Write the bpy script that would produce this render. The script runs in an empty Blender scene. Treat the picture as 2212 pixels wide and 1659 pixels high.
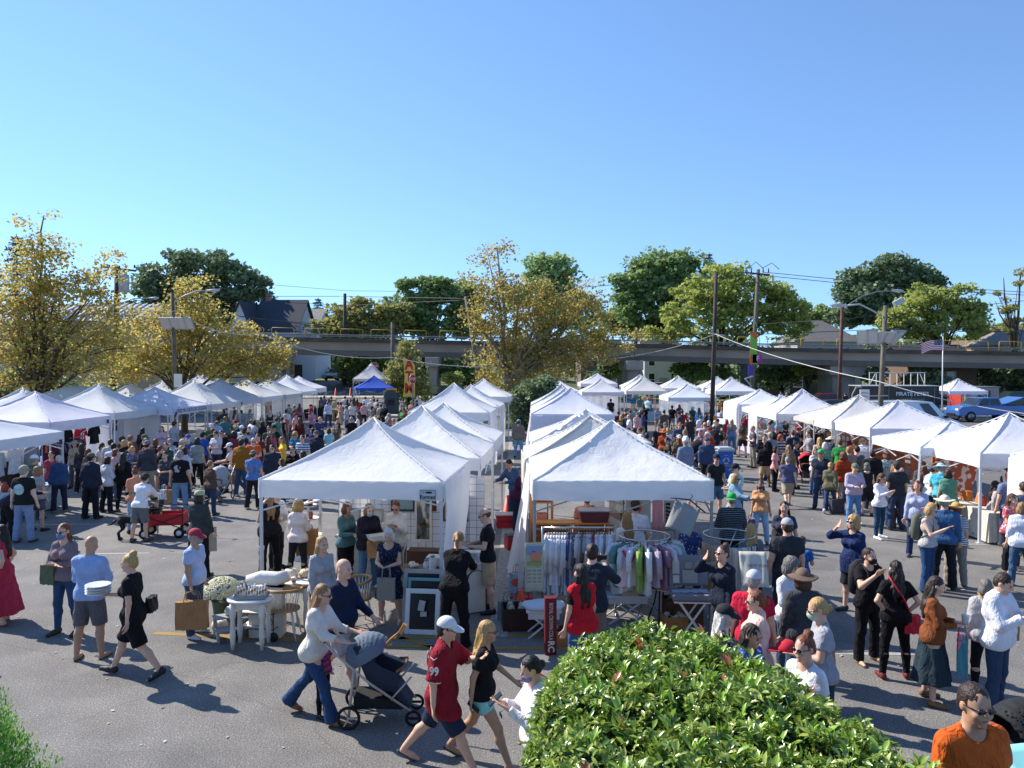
import bpy,bmesh,math,random
import numpy as np
from mathutils import Vector,Matrix,Euler
R=math.radians
scene=bpy.context.scene
COL=scene.collection
# ---------------------------------------------------------------- camera, world, sun
CAMZ,FPX,W2,H2=4.25,1662.0,2212.0,1659.0
PITCH=1.41
cd=bpy.data.cameras.new("camera");cam=bpy.data.objects.new("camera",cd);COL.objects.link(cam)
cam.location=(0,0,CAMZ);cam.rotation_euler=(R(90-PITCH),0,0)
cd.sensor_width=36;cd.lens=36*FPX/W2;cd.clip_start=0.1;cd.clip_end=3000
scene.camera=cam
SUN_EL,SUN_AZ=40.0,-59.0
wd=bpy.data.worlds.new("World");scene.world=wd;wd.use_nodes=True
nt=wd.node_tree;nt.nodes.clear()
sky=nt.nodes.new("ShaderNodeTexSky");sky.sky_type='NISHITA';sky.sun_disc=False
sky.sun_elevation=R(SUN_EL);sky.sun_rotation=R(SUN_AZ)
sky.altitude=0;sky.air_density=1.0;sky.dust_density=0.0;sky.ozone_density=2.0
bg=nt.nodes.new("ShaderNodeBackground");bg.inputs[1].default_value=0.112
wo=nt.nodes.new("ShaderNodeOutputWorld")
tcw=nt.nodes.new("ShaderNodeTexCoord");mpw=nt.nodes.new("ShaderNodeMapping");mpw.inputs["Location"].default_value=(0,0,.12);nmw=nt.nodes.new("ShaderNodeVectorMath");nmw.operation='NORMALIZE'
nt.links.new(tcw.outputs["Generated"],mpw.inputs[0]);nt.links.new(mpw.outputs[0],nmw.inputs[0]);nt.links.new(nmw.outputs[0],sky.inputs[0])
tint=nt.nodes.new("ShaderNodeMix");tint.data_type='RGBA';tint.blend_type='MULTIPLY';tint.inputs[0].default_value=1.0;tint.inputs[7].default_value=(.79,.925,1.06,1)
nt.links.new(sky.outputs[0],tint.inputs[6]);nt.links.new(tint.outputs[2],bg.inputs[0]);nt.links.new(bg.outputs[0],wo.inputs[0])
sd=bpy.data.lights.new("sun",'SUN');sd.energy=4.0;sd.angle=R(0.53);sd.color=(1.0,0.93,0.83)
sun=bpy.data.objects.new("sun",sd);COL.objects.link(sun)
SV=Vector((math.sin(R(SUN_AZ))*math.cos(R(SUN_EL)),math.cos(R(SUN_AZ))*math.cos(R(SUN_EL)),math.sin(R(SUN_EL))))
sun.rotation_euler=SV.to_track_quat('Z','Y').to_euler()
scene.view_settings.view_transform='Standard';scene.view_settings.look='None'
scene.view_settings.exposure=1.0;scene.view_settings.gamma=1.0
scene.cycles.max_bounces=6;scene.cycles.transparent_max_bounces=8
scene.cycles.sample_clamp_indirect=6.0
# ---------------------------------------------------------------- helpers
def ray(px,py):
 "ray through photo point given on a 2212 x 1659 scale"
 xc,yc=(px-W2/2)/FPX,(H2/2-py)/FPX
 c,s=math.cos(R(PITCH)),math.sin(R(PITCH))
 return Vector((xc,c+yc*s,-s+yc*c))
def at(px,py,z=0.0):
 d=ray(px,py);t=(z-CAMZ)/d.z
 return Vector((d.x*t,d.y*t,z))
def atd(px,py,Y):
 d=ray(px,py);t=Y/d.y
 return Vector((d.x*t,Y,CAMZ+d.z*t))
def sstep(a,b,x):
 t=min(1,max(0,(x-a)/(b-a)));return t*t*(3-2*t)
def ground(x,y):
 "the lot is level; beyond it the street climbs gently to the back left"
 k=2.1-2.0*sstep(-8,30,x)
 return k*sstep(60,102,y)+0.6*sstep(102,220,y)
def link(o,parent=None):
 COL.objects.link(o)
 if parent is not None:o.parent=parent
 return o
def tag(o,label=None,cat=None,group=None,kind=None):
 if label:o['label']=label
 if cat:o['category']=cat
 if group:o['group']=group
 if kind:o['kind']=kind
 return o
def empty(name,loc=(0,0,0),rz=0.0,label=None,cat=None,group=None,parent=None):
 o=bpy.data.objects.new(name,None);o.empty_display_size=0.2
 o.location=loc;o.rotation_euler=(0,0,rz);link(o,parent)
 return tag(o,label,cat,group)
def copy_tree(o,parent=None):
 c=o.copy();link(c)
 c.parent=parent
 for ch in o.children:copy_tree(ch,c)
 return c
_mats={}
def col(c):
 if isinstance(c,str):
  c=c.lstrip('#');v=[int(c[i:i+2],16)/255 for i in(0,2,4)]
  return tuple(((x/12.92) if x<=0.04045 else((x+0.055)/1.055)**2.4) for x in v)
 return tuple(c[:3])
def mat(name,c,rough=0.7,metal=0.0,var=0.0,vscale=6.0,bump=0.0,bscale=30.0,c2=None,kind=None,spec=0.4,trans=0.0,coat=0.0,coords='Object'):
 key=(name,c if isinstance(c,str) else tuple(c),rough,metal,var,vscale,bump,bscale,c2,kind,trans,coat)
 if key in _mats:return _mats[key]
 m=bpy.data.materials.new(name);m.use_nodes=True;t=m.node_tree;n=t.nodes;L=t.links
 b=n["Principled BSDF"];c0=col(c)
 b.inputs["Base Color"].default_value=(*c0,1);b.inputs["Roughness"].default_value=rough
 b.inputs["Metallic"].default_value=metal;b.inputs["Specular IOR Level"].default_value=spec
 if coat:b.inputs["Coat Weight"].default_value=coat;b.inputs["Coat Roughness"].default_value=0.08
 tc=None
 if var or bump or kind:
  tc=n.new("ShaderNodeTexCoord")
 outc=None
 if var or c2 is not None:
  nz=n.new("ShaderNodeTexNoise");nz.inputs["Scale"].default_value=vscale;nz.inputs["Detail"].default_value=6
  L.new(tc.outputs[coords],nz.inputs["Vector"])
  rp=n.new("ShaderNodeValToRGB");rp.color_ramp.elements[0].position=0.32;rp.color_ramp.elements[1].position=0.68
  ca=tuple(x*(1-var) for x in c0);cb=col(c2) if c2 is not None else tuple(min(1,x*(1+var)) for x in c0)
  rp.color_ramp.elements[0].color=(*ca,1);rp.color_ramp.elements[1].color=(*cb,1)
  L.new(nz.outputs[0],rp.inputs[0]);L.new(rp.outputs[0],b.inputs["Base Color"]);outc=rp
 if kind:
  k=kind[0];cc=col(kind[1]);sc=kind[2]
  mx=n.new("ShaderNodeMix");mx.data_type='RGBA'
  mx.inputs[6].default_value=(*c0,1);mx.inputs[7].default_value=(*cc,1)
  if k in('hstripe','vstripe'):
   sp=n.new("ShaderNodeSeparateXYZ");L.new(tc.outputs['Object'],sp.inputs[0])
   mm=n.new("ShaderNodeMath");mm.operation='MULTIPLY';mm.inputs[1].default_value=sc
   L.new(sp.outputs[2 if k=='hstripe' else 0],mm.inputs[0])
   fr=n.new("ShaderNodeMath");fr.operation='FRACT';L.new(mm.outputs[0],fr.inputs[0])
   gt=n.new("ShaderNodeMath");gt.operation='GREATER_THAN';gt.inputs[1].default_value=kind[3] if len(kind)>3 else 0.5
   L.new(fr.outputs[0],gt.inputs[0]);L.new(gt.outputs[0],mx.inputs[0])
  elif k=='check':
   ck=n.new("ShaderNodeTexChecker");ck.inputs["Scale"].default_value=sc;L.new(tc.outputs['Object'],ck.inputs[0]);L.new(ck.outputs[1],mx.inputs[0])
  elif k=='brick':
   bt=n.new("ShaderNodeTexBrick");bt.inputs["Scale"].default_value=sc
   mp=n.new("ShaderNodeMapping");mp.inputs["Rotation"].default_value=(R(90),0,0);L.new(tc.outputs['Object'],mp.inputs[0]);L.new(mp.outputs[0],bt.inputs[0])
   bt.inputs[1].default_value=(*c0,1);bt.inputs[2].default_value=(*[x*.75 for x in c0],1);bt.inputs[3].default_value=(*cc,1)
   L.new(bt.outputs[0],b.inputs["Base Color"]);mx=None
  elif k in('dots','flower'):
   vo=n.new("ShaderNodeTexVoronoi");vo.inputs["Scale"].default_value=sc;L.new(tc.outputs['Object'],vo.inputs[0])
   lt=n.new("ShaderNodeMath");lt.operation='LESS_THAN';lt.inputs[1].default_value=kind[3] if len(kind)>3 else 0.28
   L.new(vo.outputs[0],lt.inputs[0]);L.new(lt.outputs[0],mx.inputs[0])
  elif k=='patch':
   vo=n.new("ShaderNodeTexVoronoi");vo.inputs["Scale"].default_value=sc;L.new(tc.outputs['Object'],vo.inputs[0])
   hs=n.new("ShaderNodeSeparateColor");L.new(vo.outputs[1],hs.inputs[0])
   gt=n.new("ShaderNodeMath");gt.operation='GREATER_THAN';gt.inputs[1].default_value=0.5
   L.new(hs.outputs[0],gt.inputs[0]);L.new(gt.outputs[0],mx.inputs[0])
  if mx:L.new(mx.outputs[2],b.inputs["Base Color"])
 if bump:
  nb=n.new("ShaderNodeTexNoise");nb.inputs["Scale"].default_value=bscale;nb.inputs["Detail"].default_value=4
  L.new(tc.outputs[coords],nb.inputs["Vector"])
  bp=n.new("ShaderNodeBump");bp.inputs["Strength"].default_value=bump;bp.inputs["Distance"].default_value=0.02
  L.new(nb.outputs[0],bp.inputs["Height"]);L.new(bp.outputs[0],b.inputs["Normal"])
  if name in('cloth','canopy_cloth'):
   n2=n.new("ShaderNodeTexNoise");n2 .inputs["Scale"].default_value=7 if name=="cloth" else 3.2;n2 .inputs["Detail"].default_value=3;n2 .inputs["Distortion"].default_value=1.8
   mp2=n.new("ShaderNodeMapping");mp2 .inputs["Scale"].default_value=(1.6,1.6,.75);L.new(tc.outputs[coords],mp2 .inputs[0]);L.new(mp2 .outputs[0],n2 .inputs["Vector"])
   b2=n.new("ShaderNodeBump");b2 .inputs["Strength"].default_value=0.75 if name=="cloth" else.24;b2 .inputs["Distance"].default_value=(0.035 if sum(c0)>1.2 else.05) if name=="cloth" else.045;L.new(n2 .outputs[0],b2 .inputs["Height"]);L.new(b2 .outputs[0],bp.inputs["Normal"])
 if trans:
  tr=n.new("ShaderNodeBsdfTranslucent");tr.inputs[0].default_value=(*c0,1)
  if outc:L.new(outc.outputs[0],tr.inputs[0])
  ms=n.new("ShaderNodeMixShader");ms.inputs[0].default_value=trans
  L.new(b.outputs[0],ms.inputs[1]);L.new(tr.outputs[0],ms.inputs[2])
  L.new(ms.outputs[0],n["Material Output"].inputs[0])
 _mats[key]=m
 return m
def glass(name='window_glass',c=(0.02,0.025,0.03)):
 return mat(name,c,rough=0.06,spec=0.8)
class MB:
 "collects boxes, bars, tubes and faces, then links them as one mesh object"
 def __init__(s):s.v=[];s.f=[];s.mi=[];s.sm=[];s.m=0;s.smooth=False
 def add(s,vs,fs,smooth=None):
  o=len(s.v);s.v.extend([tuple(v) for v in vs])
  for f in fs:s.f.append(tuple(i+o for i in f));s.mi.append(s.m);s.sm.append(s.smooth if smooth is None else smooth)
  return s
 def box(s,c,d,M=None,taper=1.0):
  x,y,z=d[0]/2,d[1]/2,d[2]/2
  vs=[Vector((i*x*(taper if k>0 else 1),j*y*(taper if k>0 else 1),k*z)) for k in(-1,1) for j in(-1,1) for i in(-1,1)]
  if M is not None:vs=[M@v for v in vs]
  vs=[v+Vector(c) for v in vs]
  return s.add(vs,[(0,2,3,1),(4,5,7,6),(0,1,5,4),(2,6,7,3),(0,4,6,2),(1,3,7,5)],False)
 def b2(s,lo,hi):
  return s.box([(a+b)/2 for a,b in zip(lo,hi)],[abs(b-a) for a,b in zip(lo,hi)])
 def tube(s,pts,r,n=8,cap=True,smooth=True,squash=None):
  pts=[Vector(p) for p in pts];rs=r if isinstance(r,(list,tuple)) else[r]*len(pts)
  rings=[];up=Vector((0,0,1));prev=None
  for i,p in enumerate(pts):
   t=(pts[min(i+1,len(pts)-1)]-pts[max(i-1,0)]).normalized()
   if prev is None:
    a=up if abs(t.z)<0.9 else Vector((1,0,0))
    u=t.cross(a).normalized()
   else:
    u=(prev-t*prev.dot(t)).normalized()
   prev=u;w=t.cross(u)
   rings.append([p+(u*math.cos(2*math.pi*k/n)+w*math.sin(2*math.pi*k/n))*rs[i] for k in range(n)])
  vs=[v for rg in rings for v in rg];fs=[]
  for i in range(len(pts)-1):
   for k in range(n):
    a,b=i*n+k,i*n+(k+1)%n
    fs.append((a,b,b+n,a+n))
  if cap:fs.append(tuple(range(n-1,-1,-1)));fs.append(tuple((len(pts)-1)*n+k for k in range(n)))
  return s.add(vs,fs,smooth)
 def bar(s,a,b,w,h=None):
  a,b=Vector(a),Vector(b);h=h or w;d=b-a;L_=d.length
  q=d.to_track_quat('X','Z').to_matrix()
  return s.box((a+b)/2,(L_,w,h),q)
 def lathe(s,prof,c=(0,0,0),n=16,sx=1,sy=1,wob=None,M=None):
  vs=[];fs=[];c=Vector(c)
  for(r,z) in prof:
   for k in range(n):
    a=2*math.pi*k/n;rr=r*(1+(wob(a,z) if wob else 0))
    v=Vector((rr*math.cos(a)*sx,rr*math.sin(a)*sy,z))
    if M is not None:v=M@v
    vs.append(v+c)
  for i in range(len(prof)-1):
   for k in range(n):
    a,b=i*n+k,i*n+(k+1)%n
    fs.append((a,b,b+n,a+n))
  fs.append(tuple(range(n-1,-1,-1)));fs.append(tuple((len(prof)-1)*n+k for k in range(n)))
  return s.add(vs,fs,True)
 def prism(s,poly,y0,y1,M=None,off=(0,0,0)):
  "poly in x,z extruded along y"
  n=len(poly);off=Vector(off)
  vs=[Vector((x,y0,z)) for x,z in poly]+[Vector((x,y1,z)) for x,z in poly]
  if M is not None:vs=[M@v for v in vs]
  vs=[v+off for v in vs]
  fs=[tuple(range(n)),tuple(range(2*n-1,n-1,-1))]+[(i+n,(i+1)%n+n,(i+1)%n,i) for i in range(n)]
  return s.add(vs,fs,False)
 def build(s,name,m,parent=None,bevel=0,loc=None,rz=None):
  me=bpy.data.meshes.new(name);me.from_pydata(s.v,[],s.f)
  for mm in(m if isinstance(m,(list,tuple)) else[m]):me.materials.append(mm)
  me.polygons.foreach_set('material_index',s.mi);me.polygons.foreach_set('use_smooth',s.sm);me.update()
  bm=bmesh.new();bm.from_mesh(me);bmesh.ops.recalc_face_normals(bm,faces=bm.faces);bm.to_mesh(me);bm.free()
  o=bpy.data.objects.new(name,me);link(o,parent)
  if bevel:
   bv=o.modifiers.new('bevel','BEVEL');bv.width=bevel;bv.segments=2;bv.limit_method='ANGLE';bv.angle_limit=R(40)
  if loc is not None:o.location=loc
  if rz is not None:o.rotation_euler=(0,0,rz)
  return o
def np_mesh(name,V,F,m,parent=None,smooth=False,mi=None):
 "V (n,3), F (m,k) numpy arrays, all faces with the same number of corners"
 V=np.asarray(V,np.float32);F=np.asarray(F,np.int32);k=F.shape[1]
 me=bpy.data.meshes.new(name);me.vertices.add(len(V));me.vertices.foreach_set('co',V.ravel())
 me.loops.add(F.size);me.loops.foreach_set('vertex_index',F.ravel())
 me.polygons.add(len(F));me.polygons.foreach_set('loop_start',np.arange(0,F.size,k,dtype=np.int32))
 me.polygons.foreach_set('use_smooth',np.full(len(F),smooth))
 for mm in(m if isinstance(m,(list,tuple)) else[m]):me.materials.append(mm)
 if mi is not None:me.polygons.foreach_set('material_index',mi)
 me.update(calc_edges=True)
 o=bpy.data.objects.new(name,me);link(o,parent);return o
FONT=None
def text_mesh(s,size,thick,m,name,parent=None,loc=(0,0,0),rot=(R(90),0,0),shear=0.0,sx=1.0,bold=0.0,align='CENTER'):
 cu=bpy.data.curves.new(name,'FONT');cu.body=s;cu.size=size;cu.extrude=thick;cu.align_x=align;cu.align_y='CENTER';cu.shear=shear;cu.offset=bold
 cu.resolution_u=2
 o=bpy.data.objects.new('tmp',cu);COL.objects.link(o)
 dg=bpy.context.evaluated_depsgraph_get();me=bpy.data.meshes.new_from_object(o.evaluated_get(dg));me.name=name
 bpy.data.objects.remove(o);me.materials.clear();me.materials.append(m)
 ob=bpy.data.objects.new(name,me);link(ob,parent);ob.location=loc;ob.rotation_euler=rot;ob.scale=(sx,1,1)
 return ob
 # ---------------------------------------------------------------- smooth implicit surfaces (for figures, cloth, animals)
class Sdf:
 def __init__(s):s.p=[];s.post=[]
 def cap(s,a,b,r1,r2=None,k=0.02,cut=None,cuta=None):
  a=np.array(a,np.float32);b=np.array(b,np.float32);r2=r1 if r2 is None else r2
  r=max(r1,r2);s.p.append(('c',a,b,r1,r2,k,cut,cuta,np.minimum(a,b)-r,np.maximum(a,b)+r));return s
 def ell(s,c,r,M=None,k=0.02):
  c=np.array(c,np.float32);r=np.array(r,np.float32);M=np.eye(3,dtype=np.float32) if M is None else np.array(M,np.float32)
  rr=r.max();s.p.append(('e',c,r,M,0,k,None,None,c-rr,c+rr));return s
 def fun(s,f,lo,hi,k=0.02):s.p.append(('f',f,0,0,0,k,None,None,np.array(lo,np.float32),np.array(hi,np.float32)));return s
 @staticmethod
 def d1(q,P):
  if q[0]=='c':
   a,b,r1,r2=q[1:5];ba=b-a;L=float(ba@ba)+1e-9;pa=P-a
   t=np.clip(pa@ba/L,0,1);v=pa-t[...,None]*ba
   d=np.sqrt(np.einsum('...i,...i->...',v,v))-(r1+(r2-r1)*t)
   if q[6] is not None:d=np.maximum(d,(P-b)@(ba/math.sqrt(L))-q[6])
   if q[7] is not None:d=np.maximum(d,-((P-a)@(ba/math.sqrt(L)))-q[7])
   return d
  if q[0]=='e':
   c,r,M=q[1:4];v=(P-c)@M
   k0=np.sqrt(((v/r)**2).sum(-1));k1=np.sqrt(((v/(r*r))**2).sum(-1))+1e-6
   return k0*(k0-1)/k1
  return q[1](P)
 @staticmethod
 def smin(a,b,k):
  h=np.clip(0.5+0.5*(b-a)/k,0,1);return b+(a-b)*h-k*h*(1-h)
 def coarse(s,P):
  D=np.full(P.shape[:-1],5.0,np.float32)
  for q in s.p:D=s.smin(D,s.d1(q,P),q[5])
  for f in s.post:D=f(P,D)
  return D
 def mesh(s,h):
  lo=np.min([q[8] for q in s.p],axis=0)-4*h;hi=np.max([q[9] for q in s.p],axis=0)+4*h
  nb=np.ceil((hi-lo)/(4*h)).astype(int)+1;H=4*h
  gi=np.stack(np.meshgrid(*[np.arange(n) for n in nb],indexing='ij'),-1)
  C=(lo+(gi*4+1.5)*h).astype(np.float32);D=s.coarse(C)
  act=np.abs(D)<H*1.25;idx=np.argwhere(act);cc=C[act]
  off=np.stack(np.meshgrid(*[np.arange(4)-1.5]*3,indexing='ij'),-1).reshape(-1,3).astype(np.float32)*h
  P=cc[:,None,:]+off[None]
  FD=np.full(P.shape[:2],0.5,np.float32)
  for q in s.p:
   k=q[5]+H*1.2
   m=np.all((cc>q[8]-k)&(cc<q[9]+k),axis=1)
   if m.any():FD[m]=s.smin(FD[m],s.d1(q,P[m]),q[5])
  for f in s.post:FD=f(P,FD)
  F=np.repeat(np.repeat(np.repeat(D,4,0),4,1),4,2)
  F6=F.reshape(nb[0],4,nb[1],4,nb[2],4).transpose(0,2,4,1,3,5).copy()
  F6[idx[:,0],idx[:,1],idx[:,2]]=FD.reshape(-1,4,4,4)
  F=F6 .transpose(0,3,1,4,2,5).reshape(nb[0]*4,nb[1]*4,nb[2]*4)
  return surface_nets(F,lo,h)
def surface_nets(F,lo,h):
 S=F<0
 n=np.array(F.shape)-1
 sl=lambda o:tuple(slice(o[i],o[i]+n[i]) for i in range(3))
 cnt=np.zeros(n,np.int8)
 for o in np.ndindex(2,2,2):cnt+=S[sl(o)]
 ci=np.argwhere((cnt>0)&(cnt<8));N=len(ci)
 if N==0:return np.zeros((0,3)),np.zeros((0,4),int)
 im=np.full(n,-1,np.int32);im[ci[:,0],ci[:,1],ci[:,2]]=np.arange(N)
 acc=np.zeros((N,3),np.float32);num=np.zeros(N,np.float32)
 for ax in range(3):
  o1,o2=[i for i in range(3) if i!=ax]
  for a in(0,1):
   for b in(0,1):
    o=np.zeros(3,int);o[o1]=a;o[o2]=b;e=o.copy();e[ax]=1
    fa=F[tuple((ci+o).T)];fb=F[tuple((ci+e).T)];m=(fa<0)!=(fb<0)
    t=fa/np.where(m,fa-fb,1);p=np.tile(o.astype(np.float32),(N,1));p[:,ax]=t
    acc[m]+=p[m];num[m]+=1
 V=lo+(ci+acc/num[:,None])*h
 Fs=[]
 for ax in range(3):
  o1,o2=[(1,2),(2,0),(0,1)][ax]
  sa=[slice(1,None)]*3;sb=[slice(1,None)]*3
  sa[ax]=slice(0,-1);sb[ax]=slice(1,None)
  A=S[tuple(sa)];B=S[tuple(sb)]
  for flip,mm in((False,A&~B),(True,~A&B)):
   e=np.argwhere(mm);e=e+1;e[:,ax]-=1
   ok=np.all(e<n,axis=1)&np.all(e>0,axis=1);e=e[ok]
   d1=np.zeros(3,int);d1[o1]=1;d2=np.zeros(3,int);d2[o2]=1
   q=np.stack([im[tuple(e.T)],im[tuple((e-d1).T)],im[tuple((e-d1-d2).T)],im[tuple((e-d2).T)]],1)
   if flip:q=q[:,::-1]
   Fs.append(q[(q>=0).all(1)])
 return V,np.concatenate(Fs)
 # ---------------------------------------------------------------- people
def rotx(a):c,s=math.cos(R(a)),math.sin(R(a));return np.array([[1,0,0],[0,c,-s],[0,s,c]])
def roty(a):c,s=math.cos(R(a)),math.sin(R(a));return np.array([[c,0,s],[0,1,0],[-s,0,c]])
def rotz(a):c,s=math.cos(R(a)),math.sin(R(a));return np.array([[c,-s,0],[s,c,0],[0,0,1]])
HANG=(3,9,14,(.2,1,0));HANG2=(-4,12,10,(.1,1,0))
POSES={'stand':dict(arm=(HANG,HANG2),leg=((2,5,3,0),(-2,6,4,0))),'shift':dict(arm=((10,12,70,(.7,1,0)),HANG),leg=((-3,3,2,0),(9,9,14,0)),lean=2,head=(18,6)),'hold':dict(arm=((14,10,82,(.55,1,0)),(14,10,82,(.55,1,0))),leg=((2,5,4,0),(-3,6,5,0)),head=(0,16)),'phone':dict(arm=((28,8,98,(.45,.6,.6)),(26,8,100,(.45,.6,.6))),leg=((2,4,4,0),(-2,5,5,0)),head=(0,24)),'cross':dict(arm=((14,14,96,(1,.5,.05)),(16,14,98,(1,.5,0))),leg=((2,4,3,0),(0,6,6,0))),'walk':dict(arm=((-22,8,18,(.1,1,0)),(24,8,28,(.15,1,0))),leg=((26,2,8,-8),(-20,2,22,28)),lean=3),'walk2':dict(arm=((22,8,30,(.15,1,0)),(-20,8,14,(.1,1,0))),leg=((-18,2,22,26),(24,2,6,-6)),lean=3),'stride':dict(arm=((-12,10,14,(.1,1,0)),(48,8,82,(.6,.9,.2))),leg=((30,3,6,-10),(-26,2,16,30)),lean=3),'bend':dict(arm=((58,6,26,(.2,.5,.5)),(50,8,40,(.3,.5,.5))),leg=((8,6,8,0),(-3,7,8,0)),lean=38,head=(0,-8)),'lean':dict(arm=((42,8,40,(.3,1,.2)),(30,8,60,(.4,1,.2))),leg=((6,5,6,0),(-4,6,6,0)),lean=16,head=(10,18)),'shade':dict(arm=((72,48,128,(.75,.1,.9)),HANG),leg=((2,5,3,0),(-4,7,6,0)),head=(0,-6)),'push':dict(arm=((34,6,46,(.1,1,.5)),(34,6,46,(.1,1,.5))),leg=((24,2,8,-6),(-20,3,20,24)),lean=8,head=(0,8)),'hips':dict(arm=((-22,30,78,(.9,.5,0)),(-22,30,78,(.9,.5,0))),leg=((2,6,3,0),(-2,8,4,0))),'back':dict(arm=((-24,12,60,(1,-.2,0)),(-24,12,60,(1,-.2,0))),leg=((1,5,3,0),(-2,7,5,0))),'bag':dict(arm=((6,12,8,(.2,1,0)),(20,12,84,(.6,1,.1))),leg=((2,5,4,0),(-4,6,6,0)),head=(-14,8)),'sip':dict(arm=((52,22,112,(.7,.3,.7)),HANG),leg=((1,5,3,0),(-2,7,5,0)),head=(8,0)),'carry':dict(arm=((20,6,74,(.15,1,0)),(-8,8,10,(.1,1,0))),leg=((26,2,6,-8),(-20,2,18,26)),lean=2),'point':dict(arm=((56,20,30,(.2,.4,.5)),(18,10,80,(.5,1,0))),leg=((2,5,3,0),(-2,7,5,0)),head=(-12,4)),'sit':dict(arm=((30,10,60,(.4,1,0)),(30,10,60,(.4,1,0))),leg=((84,8,84,0),(80,8,80,0)),head=(0,8)),}
def skeleton(pose,fem,yaw=None):
 ps=POSES[pose];J={}
 lean=ps.get('lean',0);hy,hp=ps.get('head',(0,4))
 if yaw is not None:hy=yaw
 T=rotx(lean)
 hip=np.array([0,0,0.0]);hw=0.095 if fem else 0.09
 sw=0.15 if fem else 0.178
 J['T']=T;base=[]
 for i,sd_ in((0,-1),(1,1)):
  fl,ab,kn,heel=ps['leg'][i]
  h0=np.array([sd_*hw,0,0])
  d=np.array([sd_*math.sin(R(ab)),-math.sin(R(fl))*math.cos(R(ab)),-math.cos(R(fl))*math.cos(R(ab))])
  k0=h0+d*0.43
  d2=np.array([sd_*math.sin(R(ab))*.6,-math.sin(R(fl-kn)),-math.cos(R(fl-kn))]);d2/=np.linalg.norm(d2)
  a0=k0+d2*0.41
  fd=rotz(sd_*10)@rotx(heel)@np.array([0,-1,0])
  J['hip%d'%i],J['knee%d'%i],J['ank%d'%i],J['fd%d'%i]=h0,k0,a0,fd
  toe=a0+fd*0.15;base.append(min(a0[2],toe[2])-0.075)
 up=-min(base);shift=np.array([0,0,up])
 for k in list(J):
  if k[:3] in('hip','kne','ank'):J[k]=J[k]+shift
 P0=hip+shift;J['pel']=P0
 tr=lambda v:P0+T@np.array(v,float)
 J['tr']=tr;J['up']=T@np.array([0,0,1.0])
 for i,sd_ in((0,-1),(1,1)):
  fl,ab,el,b=ps['arm'][i]
  s0=tr((sd_*sw,0.005,0.468))
  u=np.array([sd_*math.sin(R(ab)),-math.sin(R(fl))*math.cos(R(ab)),-math.cos(R(fl))*math.cos(R(ab))])
  bb=np.array([-sd_*b[0],-b[1],b[2]]);bb=bb-u*(bb@u);bb/=np.linalg.norm(bb)
  w=math.cos(R(el))*u+math.sin(R(el))*bb
  e0=s0+u*0.275;w0=e0+w*0.245
  J['sh%d'%i],J['el%d'%i],J['wr%d'%i],J['hd%d'%i],J['bb%d'%i]=s0,e0,w0,w,bb
  side=np.cross(w,bb);J['side%d'%i]=side/(np.linalg.norm(side)+1e-6)
 nk=tr((0,0.005,0.53));J['neck']=nk
 Hm=rotx(lean*0.35+hp)@np.eye(3);Hm=rotz(hy)@Hm;J['H']=Hm
 J['head']=nk+T@np.array([0,-0.01,0.07])+Hm@np.array([0,-0.015,0.095])
 J['top']=J['head'][2]+0.125
 return J
def torso_prims(S,J,fem,fat,off,k=0.07,lo=-0.1,hi=1.0):
 tr=J['tr'];f=fat
 S.cap(tr((-.075,.01,.0)),tr((.075,.01,.0)),(.118 if fem else.108)+.25*f+off,k=k)
 S.cap(tr((-.06,.0,.16)),tr((.06,.0,.16)),(.079 if fem else.094)+.3*f+off,k=k)
 if f>.02:S.ell(tr((0,-.03-f*.4,.10)),(.13+f+off,.085+f+off,.13+off),k=k)
 S.cap(tr((-.08,.0,.34)),tr((.08,.0,.34)),(.098 if fem else.112)+.18*f+off,k=k)
 w_=.09 if fem else.112
 S.cap(tr((-w_,.01,.445)),tr((w_,.01,.445)),(.06 if fem else.068)+.08*f+off,k=k)
 for sx in(-1,1):S.cap(tr((sx*.02,.012,.525)),tr((sx*(w_+.04),.008,.468)),.048+off,.046+off,k=.03)
 if fem:
  for sx in(-1,1):S.ell(tr((sx*.075,-.085-f*.15,.335)),(.068+off,.062+off,.065+off),k=.04)
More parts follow.
